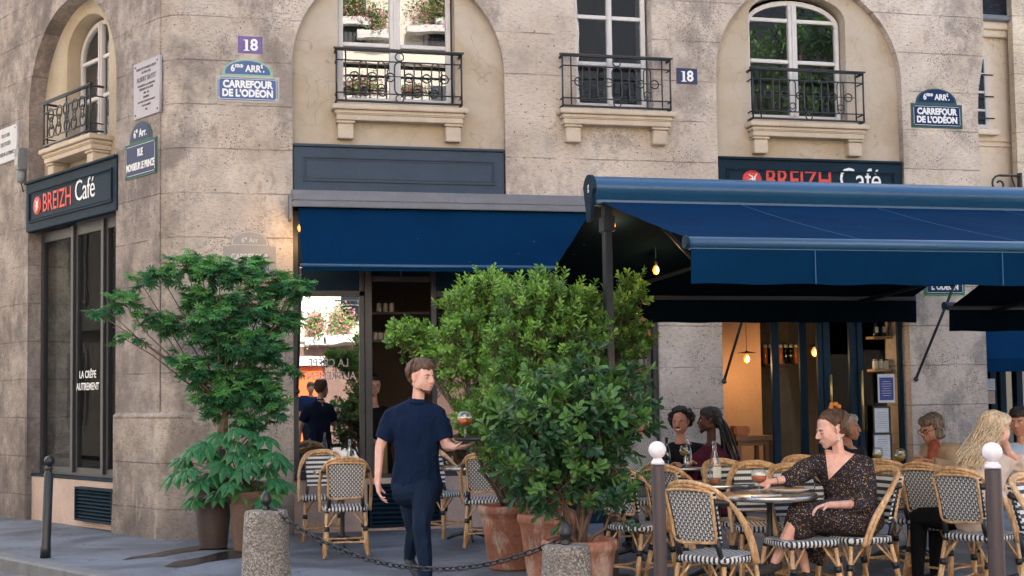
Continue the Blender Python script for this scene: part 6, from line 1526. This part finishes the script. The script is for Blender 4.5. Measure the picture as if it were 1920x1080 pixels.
# ---------------------------------------------------------------- the woman in the speckled dress
def woman():
    Y = 7.95
    M_dress = mat('speckled_wrap_dress', rough=.8, spec=.2); v = coord(M_dress, (1, 1, 1), 'Object')
    vo = N(M_dress, 'TexVoronoi'); vo.inputs['Scale'].default_value = 130; L(M_dress, v, vo.inputs['Vector']); cs = N(M_dress, 'SeparateColor'); L(M_dress, vo.outputs['Color'], cs.inputs[0])
    sp = ramp(M_dress, cs.outputs[0], [(0, (.025, .02, .022)), (.50, (.03, .025, .03)), (.52, (.10, .11, .22)), (.66, (.09, .05, .03)), (.74, (.50, .30, .06)), (.84, (.55, .50, .42)), (.90, (.20, .07, .04)), (1., (.02, .02, .02))])
    sp.node.color_ramp.interpolation = 'CONSTANT'
    setc(M_dress, mix(M_dress, ramp(M_dress, vo.outputs['Distance'], [(.30, 0.), (.55, 1.)]), sp, (.022, .018, .02)))
    nz = noisetex(M_dress, v, 7, 4, .5, 1.0); bump(M_dress, nz, .5, .06)
    r = person('woman in a dark speckled wrap dress sitting at the crepe table, eyes lowered', aY(1590, 990, Y))
    P = aY(1604, 972, Y); W_ = aY(1598, 925, Y); Ct = aY(1583, 884, Y); N_ = aY(1573, 846, Y - .02); SR = aY(1532, 868, Y + .10); SL = aY(1622, 872, Y - .06)
    Hc = aY(1558, 806, Y - .03); HM = HMx(Hc, -92, 16, 0)
    eR = aY(1484, 897, Y + .02); wR = aY(1446, 903, Y + .02); eL = aY(1622, 945, Y - .14); wL = aY(1552, 947, Y - .28)
    hL, hR = P + V(.0, -.09, -.01), P + V(0, .09, -.01); kL = aY(1500, 962, Y - .10); kR = aY(1492, 985, Y + .12); aL = aY(1452, 1055, Y - .04); aR = aY(1512, 1072, Y + .02)
    body = torso(P, W_, Ct, N_, SL, SR, -.004, .92) + arm(SR, eR, wR, -.004, .9) + arm(SL, eL, wL, -.002, .9) + leg(hL, kL, aL, -.004, .95) + leg(hR, kR, aR, -.004, .95)
    body += [[(N_ - V(0, 0, .03), .046), (Hc + (HM.to_3x3() @ V(0, .022, -.06)), .044)]]
    body += head_segs(HM, 1.08, True)
    dR = (BG + V(0, 0, .085) - wR)
    body += hand(wR, (-1, -.12, .05), (0, -.9, .2), -1, 38, .92) + hand(wL, (-1, -.15, -.12), (0, -.25, -1), 1, 22, .92)
    solid('body', body, S_fair, r, .0055, 3)
    face(HM, r, True, False, H_brown, M_lip, 1.08)
    hr = solid('hair', msegs(HM, [[((0, .034, .040), (.079, .084, .080)), ((0, .012, .066), (.068, .070, .056))], [((0, .055, .005), (.072, .058, .062)), ((0, .085, .05), (.05, .035, .05))], [((.0, .085, -.01), (.05, .04, .05)), ((.0, .10, -.05), (.035, .03, .03))], [((.0, .07, .085), (.045, .04, .035)), ((0, .10, .055), .045)]], 1.08), H_brown, r, .006, 3, disp=(.006, 40))
    sc = MB()
    for i in range(7): a = i * 2 * PI / 7; sc.sphere((.010 * math.cos(a * 2), .062 + .026 * math.cos(a), .122 + .022 * math.sin(a)), (.016, .016, .016), n=10)
    sc.build('scrunchie', worn('rust_orange_velvet', (.42, .14, .02), .6, .6, 60), hr, HM @ Matrix.Diagonal((1.1, 1.1, 1.1, 1)))
    MB().sphere((.078, .0, -.045), .006, n=8).sphere((.078, .0, -.066), .009, n=8).build('earring', M_label, r, HM)
    comb(HM, r, H_brown, 1.08, (0, .10, .105), 190, -1.75, 1.75)
    # dress: bodice with deep V shown by a skin panel, wide sleeves, long skirt over the thighs
    f = V(-.55, -.8, 0).normalized()
    sg = torso(P, W_, Ct - V(0, 0, .01), N_ - V(0, 0, .030), SL, SR, .015, .95)
    sg += [[(SR, .066), (SR.lerp(eR, .55), .076)], [(SR.lerp(eR, .55), .076), (eR, .064)], ('c', eR, .064, eR.lerp(wR, .36), .050)]
    sg += [[(SL, .070), (SL.lerp(eL, .6), .080)], [(SL.lerp(eL, .6), .080), (eL, .074)], ('c', eL, .074, eL.lerp(wL, .38), .052)]
    sg += [[(P + V(.02, -.08, 0), .125), (P + V(.02, .08, 0), .125), (kL, .082), (kR, .080)], [(kL, .082), (kR, .080), (kL.lerp(aL, .42) + V(.05, 0, 0), .060), (kR.lerp(aR, .45) + V(.05, .0, 0), .060)]]
    sg += [[(kR, .07), (kR.lerp(aR, .75) + V(.08, .0, 0), .035), (kR.lerp(aR, .62) + V(.12, -.05, 0), .03)]]
    dr = solid('dress', sg, M_dress, r, .008, 4, disp=(.007, 11))
    # V neckline as a skin wedge following the chest
    dg = bpy.context.evaluated_depsgraph_get()
    from mathutils.bvhtree import BVHTree
    bv = BVHTree.FromPolygons([v.co[:] for v in dr.data.vertices], [p.vertices[:] for p in dr.data.polygons])
    A_ = aY(1546, 842, Y - .1); B_ = aY(1604, 851, Y - .1); C_ = aY(1553, 902, Y - .1)
    vs = []; fs = []; n = 16; cam0 = V(0, 0, EYE)
    for i in range(n + 1):
        for j in range(n + 1 - i):
            p = A_ + (B_ - A_) * (j / n) + (C_ - A_) * (i / n); d = (p - cam0).normalized(); h = bv.ray_cast(cam0, d)
            q = h[0] - d * .0035 if h[0] is not None else p + d * .12
            vs.append(q)
    idx = lambda i, j: sum(n + 1 - a for a in range(i)) + j
    for i in range(n):
        for j in range(n - i):
            fs.append((idx(i, j), idx(i, j + 1), idx(i + 1, j)))
            if j < n - i - 1: fs.append((idx(i, j + 1), idx(i + 1, j + 1), idx(i + 1, j)))
    nk = MB(); nk.add(vs, fs, 0, smooth=True)
    edge = [vs[idx(i, 0)] for i in range(n + 1)]; e2_ = [vs[idx(i, n - i)] for i in range(n + 1)]
    nk.tube(edge, .004, 5, mi=1); nk.tube(e2_, .004, 5, mi=1); nk.build('neckline', [S_fair, M_dress], r)
    MB().tube([(wR + V(.03 + .001 * i, .028 * math.cos(i * PI / 6), .028 * math.sin(i * PI / 6))) for i in range(12)], .0022, 5, True).build('bracelet', M_black, r)
    for an, dd in ((aL, (-.9, -.3, 0)), (aR, (-.8, -.5, 0))):
        solid('shoe', foot(V(an.x, an.y, max(an.z, .09)), dd, .95, .006), worn('patterned_black_shoe', (.04, .035, .035), .6, .8, 60), r, .008, 2)
        MB().bev(-.04, .20, -.042, .042, 0, .024, .01).build('shoe_sole', M_plate, r, Matrix.Translation((an.x, an.y, .006)) @ Matrix.Rotation(math.atan2(dd[1], dd[0]), 4, 'Z'))
woman()

# ---------------------------------------------------------------- the walking waiter
def waiter():
    g = V(1.45, 9.35, 0); Y = g.y
    r = person('waiter in navy T-shirt and dark jeans striding past with a tray and beer', g)
    p_ = lambda x, y, dy=0.: aY(x, y, Y + dy)
    P = p_(782, 912); W_ = p_(781, 860); Ct = p_(780, 798); N_ = p_(783, 752); SL = p_(820, 776, -.06); SR = p_(735, 779, .08)
    Hc = p_(791, 708, -.02); HM = HMx(Hc, 38, 5, 0)
    eR = p_(712, 838, .06); wR = p_(708, 905, .0); eL = p_(838, 836, -.10); wL = p_(858, 842, -.32)
    wL = p_(852, 838, -.30)
    hL, hR = p_(797, 918, -.08), p_(768, 918, .08); kL = p_(790, 985, -.22); kR = p_(778, 992, .10); aL = V(p_(800, 1000, -.30).x, Y - .30, .10); aR = V(p_(768, 1046, .20).x, Y + .20, aY(768, 1044, Y + .2).z)
    body = torso(P, W_, Ct, N_, SL, SR, 0, .98) + arm(SR, eR, wR, 0, .98) + arm(SL, eL, wL) + leg(hL, kL, aL, -.006) + leg(hR, kR, aR, -.006) + [[(N_ - V(0, 0, .02), .056), (Hc + (HM.to_3x3() @ V(0, .02, -.06)), .052)]] + head_segs(HM, 1.1)
    body += hand(wR, (.12, -.1, -1), (.9, -.3, 0), -1, 20) + hand(wL, (.8, -.4, .05), (0, .2, 1), 1, 14)
    solid('body', body, S_fair, r, .0065, 3)
    face(HM, r, False, False, H_brown, k=1.1)
    solid('hair', msegs(HM, [[((0, .034, .045), (.080, .088, .080)), ((0, -.010, .075), (.068, .072, .046))], [((0, .062, .0), (.068, .046, .055))], [((0, -.055, .088), (.045, .03, .022)), ((0, .0, .11), (.058, .07, .026))]], 1.1), hairmat('short_light_brown_hair', (.05, .026, .013), (.15, .085, .048)), r, .006, 2, disp=(.007, 45))
    comb(HM, r, H_brown, 1.1, (0, .045, .135), 190, -3.1, 3.1, .03)
    solid('beard', msegs(HM, [[((.040, -.022, -.062), .020), ((-.040, -.022, -.062), .020), ((0, -.070, -.090), (.022, .018, .017))]], 1.1), H_brown, r, .005, 1, disp=(.003, 90))
    MB().tube([(N_ + V(.066 * math.cos(a * PI / 9), -.012 + .066 * math.sin(a * PI / 9), .010 + .026 * math.sin(a * PI / 9))) for a in range(18)], .008, 6, True).build('collar', cloth('navy_rib', (.006, .014, .04)), r)
    M_tee = cloth('navy_cotton', (.005, .014, .040), .9, .8); M_jean = cloth('dark_indigo_denim', (.008, .018, .040), .85, .6)
    sg = torso(P, W_, Ct, N_ - V(0, .012, .002), SL, SR, .013, .97, .004) + [[(P + V(-.07, 0, -.02), .108), (P + V(.07, 0, -.02), .108), (W_, .112)]]
    sg += [[(SR, .072), (SR.lerp(eR, .35), .070)], ('c', SR.lerp(eR, .2), .072, SR.lerp(eR, .78), .066), [(SL, .072), (SL.lerp(eL, .35), .070)], ('c', SL.lerp(eL, .2), .072, SL.lerp(eL, .80), .066)]
    solid('t_shirt', sg, M_tee, r, .008, 4, disp=(.012, 9))
    sg = [[(P + V(-.08, 0, -.04), .11), (P + V(.08, 0, -.04), .11), (hL, .10), (hR, .10)]] + leg(hL, kL, aL, .012, 1.0) + leg(hR, kR, aR, .012, 1.0)
    solid('jeans', sg, M_jean, r, .008, 3, disp=(.007, 12))
    for an, dd in ((aL, (.55, -.8, 0)), (aR, (.3, -.9, -.5))): solid('shoe', foot(an, dd, 1.05, .006), worn('dark_trainer', (.03, .03, .035), .5), r, .008, 2)
    tc = wL + V(.17, -.07, .045)
    t = thing('serving_tray', 'round black tray balanced on the waiter\'s left hand', 'tray', tuple(tc)); MB().lathe([(.001, 0), (.17, 0), (.185, .02), (.18, .021), (.168, .005), (.001, .004)], 40).build('tray_body', M_black, t, Matrix.Translation(tc))
    goblet('stemmed beer glass on the waiter\'s tray', tc.x - .11, tc.y - .02, tc.z + .005, .055, .20, M_beer, .55, True)
waiter()

# ---------------------------------------------------------------- generic seated figure
def seated(label, Y, P, W_, Ct, N_, SL, SR, Hc, yaw, pitch, eL, wL, eR, wR, sk, top, hair, hairsegs, trousers=None, face_kw=None, knees=None, hd=None, sleeve=1., k=1., roll=0, t=.016, disp=(.005, 40), hvox=.007, eyes=True, hk=1.08):
    q = lambda a: aY(a[0], a[1], Y + (a[2] if len(a) > 2 else 0))
    P, W_, Ct, N_, SL, SR, Hc, eL, wL, eR, wR = map(q, (P, W_, Ct, N_, SL, SR, Hc, eL, wL, eR, wR))
    r = person(label, P); HM = HMx(Hc, yaw, pitch, roll)
    body = torso(P, W_, Ct, N_, SL, SR, -.004, k) + arm(SL, eL, wL, -.003, k) + arm(SR, eR, wR, -.003, k) + [[(N_ - V(0, 0, .03), .05 * k), (Hc + (HM.to_3x3() @ V(0, .02, -.06)), .048 * k)]] + head_segs(HM, hk)
    dL, dR = (wL - eL).normalized(), (wR - eR).normalized()
    hd = hd or {}
    body += hand(wL, hd.get('dL', dL), hd.get('nL', (0, -.2, -1)), 1, hd.get('cL', 30)) + hand(wR, hd.get('dR', dR), hd.get('nR', (0, -.2, -1)), -1, hd.get('cR', 30))
    s = (SL - SR).normalized(); fwd = V(s.y, -s.x, 0)
    if knees is None: knees = [P + fwd * .42 + s * .10 + V(0, 0, .0), P + fwd * .42 - s * .10]
    an = [V(kk.x + fwd.x * .03, kk.y + fwd.y * .03, .09) for kk in knees]; hp = [P + s * .09, P - s * .09]
    for i in range(2): body += leg(hp[i], knees[i], an[i], -.008)
    solid('body', body, sk, r, .008, 3)
    if eyes: face(HM, r, **dict(dict(k=hk), **(face_kw or {})))
    sg_t = torso(P, W_, Ct, N_ - V(0, 0, .03), SL, SR, t, k)
    for A, B, D in ((SL, eL, wL), (SR, eR, wR)):
        e = B.lerp(D, sleeve); sg_t += [[(A, .056 * k + t), (B, .046 * k + t)], ('c', B, .046 * k + t, e, (.030 + .010) * k + t * .5)]
    solid('top', sg_t, top, r, .010, 3, disp=(.007, 10))
    tr = [[(hp[0], .105), (hp[1], .105), (P + V(0, 0, .03), .11)]]
    for i in range(2): tr += leg(hp[i], knees[i], an[i], .010)
    solid('trousers', tr, trousers or M_dkj, r, .011, 2)
    for i in range(2): solid('shoe', foot(an[i], fwd, 1., .006), M_wrap, r, .010, 2)
    if hairsegs: solid('hair', msegs(HM, hairsegs, hk), hair, r, hvox, 2, disp=disp)
    return r, HM
M_dkj = cloth('dark_trousers', (.012, .013, .018))
# curly-haired smiling man
Yc = aZ(1272, 874, .73).y
r, HM = seated('curly-haired man in black jumper laughing towards the viewer', Yc + .35, (1284, 945), (1283, 905), (1280, 862), (1276, 828), (1318, 845), (1243, 848), (1276, 792), -38, 4,
       (1325, 890, -.1), (1300, 870, -.35), (1240, 885, -.15), (1262, 872, -.4), S_mid, cloth('black_wool', (.008, .008, .010)), H_black, None, face_kw=dict(smile=True, brow=H_black))
cu = []
for i in range(95):
    a = R.uniform(0, 2 * PI); el = R.uniform(-.75, 1.); ce = math.sqrt(max(0, 1 - el * el)); d = V(math.cos(a) * ce, math.sin(a) * ce, el)
    if d.y < -.25 and d.z < .62: continue
    cu.append([(V(0, .03, .035) + V(d.x * .105, d.y * .10, d.z * .095), R.uniform(.020, .032))])
solid('hair', msegs(HM, [[((0, .035, .045), (.085, .085, .08))]] + cu, 1.08), H_black, r, .006, 1, disp=(.006, 60))
MB().tube([(-.026, -.088, -.044), (0, -.099, -.038), (.026, -.088, -.044)], [.003, .0065, .003], 6).build('moustache', H_black, r, HM @ Matrix.Diagonal((1.08, 1.08, 1.08, 1)))
# man with dreadlocks, seen from behind on the right
r, HM = seated('man with long dark dreadlocks in a maroon hoodie, turned away to the left', Yc + .10, (1345, 950), (1345, 905), (1341, 862), (1334, 828), (1305, 862, -.1), (1372, 858, .1), (1329, 788), -108, 2,
       (1292, 905, -.15), (1262, 882, -.25), (1345, 915, .2), (1290, 880, .15), S_dark, cloth('maroon_sweatshirt', (.075, .012, .028)), H_black, [[((0, .03, .045), (.088, .098, .082)), ((0, -.02, .07), (.07, .06, .05))], [((0, .07, -.01), (.07, .05, .07))]], trousers=cloth('blue_denim_dark', (.01, .02, .05)), face_kw=dict(brow=H_black, lip=S_dark))
solid('beard', msegs(HM, [[((.042, -.020, -.060), .022), ((-.042, -.020, -.060), .022), ((0, -.070, -.092), (.026, .022, .022))]], 1.08), H_black, r, .006, 1, disp=(.004, 80))
dl_ = MB()
for i in range(46):
    a = R.uniform(-1.25, 1.25); st = V(math.sin(a) * .08, .04 + .06 * math.cos(a), R.uniform(-.03, .09)); st = HM @ st
    en = aY(R.uniform(1352, 1388), R.uniform(858, 895), Yc + .12 + R.uniform(-.12, .16)); m1 = st.lerp(en, .35) + V(.05, .02, .05) * R.uniform(.4, 1)
    dl_.tube(spl([st, m1, en], 5), R.uniform(.009, .013), 6)
dl_.build('dreadlocks', H_black, r)
sb_ = aY(1385, 885, Yc + .2)
t = thing('blue_jacket', 'blue jacket hung on the chair back behind the man with dreadlocks', 'jacket', tuple(sb_)); solid('jacket_body', [[(aY(1366, 878, Yc + .1), .07), (aY(1390, 880, Yc + .3), .07), (aY(1380, 930, Yc + .2), .09)], [(aY(1355, 872, Yc + .0), .05), (aY(1372, 868, Yc + .2), .05)]], cloth('royal_blue_cloth', (.01, .035, .16)), t, .012, 3, disp=(.012, 9))
# grey haired man in a knitted top behind the shrub
Yg = aZ(1196, 851, .88).y
M_knit = mat('grey_knit', rough=.9, spec=.1); v = coord(M_knit, (1, 1, 1), 'Object'); s__ = N(M_knit, 'SeparateXYZ'); L(M_knit, v, s__.inputs[0]); ck = N(M_knit, 'TexChecker'); ck.inputs['Scale'].default_value = 90; L(M_knit, v, ck.inputs[0]); ck.inputs[1].default_value = (.42, .44, .46, 1); ck.inputs[2].default_value = (.20, .22, .24, 1); setc(M_knit, ck.outputs[0])
seated('white-haired man in grey knitted jumper seen from behind, half hidden by the shrub', Yg - .25, (1188, 905), (1190, 880), (1192, 845), (1196, 812), (1165, 826), (1218, 828), (1203, 785), 160, 4,
       (1152, 870, .05), (1165, 880, .3), (1225, 870, .05), (1212, 880, .3), S_mid, M_knit, H_white, CAP, k=1.05, eyes=False)
# person with grey hair directly behind the woman's head
seated('grey-haired person in profile facing right, behind the dressed woman\'s head', 10.6, (1588, 935), (1590, 905), (1592, 868), (1592, 838), (1570, 850, -.1), (1612, 850, .1), (1590, 802), 52, 2,
       (1568, 895, -.1), (1590, 905, -.2), (1615, 895, .1), (1625, 900, .0), S_old, cloth('black_coat', (.01, .01, .012)), H_grey, [[((0, .03, .045), (.082, .09, .078)), ((0, -.025, .075), (.065, .06, .045))], [((0, .06, -.02), (.072, .05, .09)), ((0, .05, -.09), (.06, .04, .03))]], disp=(.007, 30))
# older woman in trench coat
Yt = 9.9
r, HM = seated('older woman with glasses, grey-brown bob and beige trench coat, reading at her table', Yt, (1775, 925), (1775, 895), (1770, 860), (1757, 832), (1790, 845, -.08), (1740, 842, .12), (1746, 805), -80, 16,
       (1795, 880, -.15), (1745, 866, -.2), (1733, 872, .05), (1722, 862, -.15), S_old, cloth('beige_gabardine', (.36, .27, .18), .8, .5), H_gb, [[((0, .03, .045), (.088, .094, .082)), ((0, -.03, .075), (.072, .058, .045))], [((.05, .02, .0), .045), ((.058, .0, -.055), .032), ((.03, .06, -.05), .04)], [((-.05, .02, .0), .045), ((-.058, .0, -.055), .032), ((-.03, .06, -.05), .04)], [((0, .06, 0), .07), ((0, .07, -.06), .05)]], sleeve=.95, disp=(.008, 28))
comb(HM, r, H_gb, 1.08, (.0, .04, .135), 160, -3.1, 3.1, .02)
g_m = MB()
for sx in (-1, 1): g_m.tube([(sx * .033 + .022 * math.cos(a * PI / 6), -.092, .002 + .019 * math.sin(a * PI / 6)) for a in range(12)], .0025, 5, True); g_m.tube([(sx * .055, -.09, .006), (sx * .078, .0, .01)], .002, 5)
g_m.tube([(-.011, -.093, .004), (.011, -.093, .004)], .002, 5); g_m.build('spectacles', M_iris, r, HM @ Matrix.Diagonal((1.08, 1.08, 1.08, 1)))
solid('scarf', [[(aY(1752, 833, Yt - .1), .05), (aY(1748, 858, Yt - .16), .045)], [(aY(1748, 855, Yt - .16), .045), (aY(1743, 885, Yt - .16), .055)]], worn('rust_patterned_scarf', (.26, .06, .03), .8, .6, 18), r, .009, 3, disp=(.008, 16))
# blonde woman
Yb = 7.95
r, HM = seated('blonde woman in cream jumper leaning her face on her hand, back to the viewer', Yb, (1835, 975), (1838, 935), (1845, 885), (1862, 848), (1815, 872, -.06), (1888, 868, .10), (1868, 806), 100, 8,
       (1850, 940, -.2), (1915, 925, -.12), (1935, 885, .10), (1892, 848, .02), S_fair, cloth('cream_jersey', (.62, .50, .42), .85, .35), H_blond, [[((0, .03, .045), (.092, .10, .085)), ((0, -.035, .07), (.075, .055, .05))], [((0, .05, .02), .085), ((0, .075, -.06), .07)]], sleeve=.72, hd=dict(dR=(-.35, 0, .9), nR=(-.8, 0, -.3), cR=45), trousers=cloth('black_trousers', (.006, .006, .008)), disp=(.006, 30), k=.98, face_kw=dict(brow=H_blond))
st_ = MB()
for i in range(460):
    a = R.uniform(-1.9, 1.9); s0 = V(math.sin(a) * .085, .035 + .075 * math.cos(a), R.uniform(-.06, .10)); s0 = HM @ s0
    e0 = aY(1818 + R.uniform(-28, 26), 872 + R.uniform(-18, 16), Yb - .14 + R.uniform(-.05, .14)); m0 = s0.lerp(e0, .45) + V(.01, -.01, .015)
    st_.tube(spl([s0, m0, e0], 5), [R.uniform(.0028, .0045)] * 10 + [.001], 4)
st_.build('long_hair', H_blond, r)
# man at the right edge
seated('dark-haired bearded man in a pale blue shirt cut by the right edge', 9.3, (1925, 930), (1925, 900), (1922, 860), (1918, 835), (1948, 848), (1897, 846), (1912, 790), -55, 10,
       (1955, 880), (1930, 890, -.3), (1890, 885, -.05), (1905, 895, -.3), S_mid, cloth('pale_blue_shirt', (.36, .46, .62)), H_black, CAP, face_kw=dict(brow=H_black))
# woman inside the doorway
Yi = YF + .9
r, HM = seated('dark-haired barmaid in black with a tan apron inside the open window', Yi, (706, 880), (706, 845), (705, 800), (702, 762), (728, 774), (683, 774), (700, 722), 8, 14,
       (738, 815), (716, 824, -.25), (677, 815), (700, 826, -.25), S_fair, cloth('black_cotton', (.010, .010, .012)), H_black, [[((0, .03, .045), (.084, .092, .082)), ((0, -.02, .078), (.068, .055, .04))], [((0, .07, .0), .06), ((.03, .07, -.12), .05)]], knees=[aY(716, 950, Yi), aY(696, 950, Yi)], face_kw=dict(brow=H_black, closed=True), sleeve=.4)
solid('apron', [[(aY(690, 835, Yi - .13), .03), (aY(722, 835, Yi - .13), .03), (aY(690, 905, Yi - .13), .03), (aY(724, 905, Yi - .13), .03)]], worn('tan_canvas_apron', (.30, .18, .09), .8, .2, 5), r, .012, 2)
# passer-by on the other side, mirrored in the shop pane
vb = aY(583, 800, 2 * (YF + .1) - 1.0)
def standing(label, x, y, yaw, sk, top, tr, hair):
    r = person(label, V(x, y, 0)); Rz = Matrix.Rotation(rad(yaw), 3, 'Z'); o = V(x, y, 0); q = lambda a, b, c: o + Rz @ V(a, b, c)
    P, W_, Ct, N_, SL, SR, Hc = q(0, 0, .93), q(0, 0, 1.10), q(0, .01, 1.28), q(0, .01, 1.48), q(.18, 0, 1.42), q(-.18, 0, 1.42), q(0, -.01, 1.65)
    HM = HMx(Hc, yaw, 0); eL, wL, eR, wR = q(.24, .02, 1.13), q(.25, -.08, .88), q(-.24, .02, 1.13), q(-.25, -.08, .88)
    body = torso(P, W_, Ct, N_, SL, SR) + arm(SL, eL, wL) + arm(SR, eR, wR) + [[(N_, .05), (Hc - V(0, 0, .06), .05)]] + head_segs(HM)
    for s in (-1, 1): body += leg(q(.09 * s, 0, .9), q(.10 * s, -.01, .50), q(.11 * s, 0, .09), -.006)
    body += hand(wL, (0, 0, -1), Rz @ V(-1, 0, 0), 1) + hand(wR, (0, 0, -1), Rz @ V(1, 0, 0), -1)
    solid('body', body, sk, r, .012, 3); face(HM, r, brow=hair)
    solid('top', torso(P, W_, Ct, N_ - V(0, 0, .03), SL, SR, .018) + [[(SL, .07), (SL.lerp(eL, .7), .062)], [(SR, .07), (SR.lerp(eR, .7), .062)]], top, r, .014, 3)
    solid('trousers', [[(P + V(-.08, 0, 0), .115), (P + V(.08, 0, 0), .115)]] + leg(q(.09, 0, .9), q(.10, -.01, .5), q(.11, 0, .09), .012) + leg(q(-.09, 0, .9), q(-.10, -.01, .5), q(-.11, 0, .09), .012), tr, r, .014, 2)
    for s in (-1, 1): solid('shoe', foot(q(.11 * s, 0, .09), Rz @ V(0, -1, 0), 1., .006), M_wrap, r, .012, 2)
    solid('hair', msegs(HM, CAP), hair, r, .01, 2)
standing('man in a dark blue top on the street, mirrored before the orange door', vb.x, 1.0, 170, S_mid, cloth('ink_blue_top', (.012, .025, .08)), M_dkj, H_dbr)

bpy.data.scenes.remove(WS)
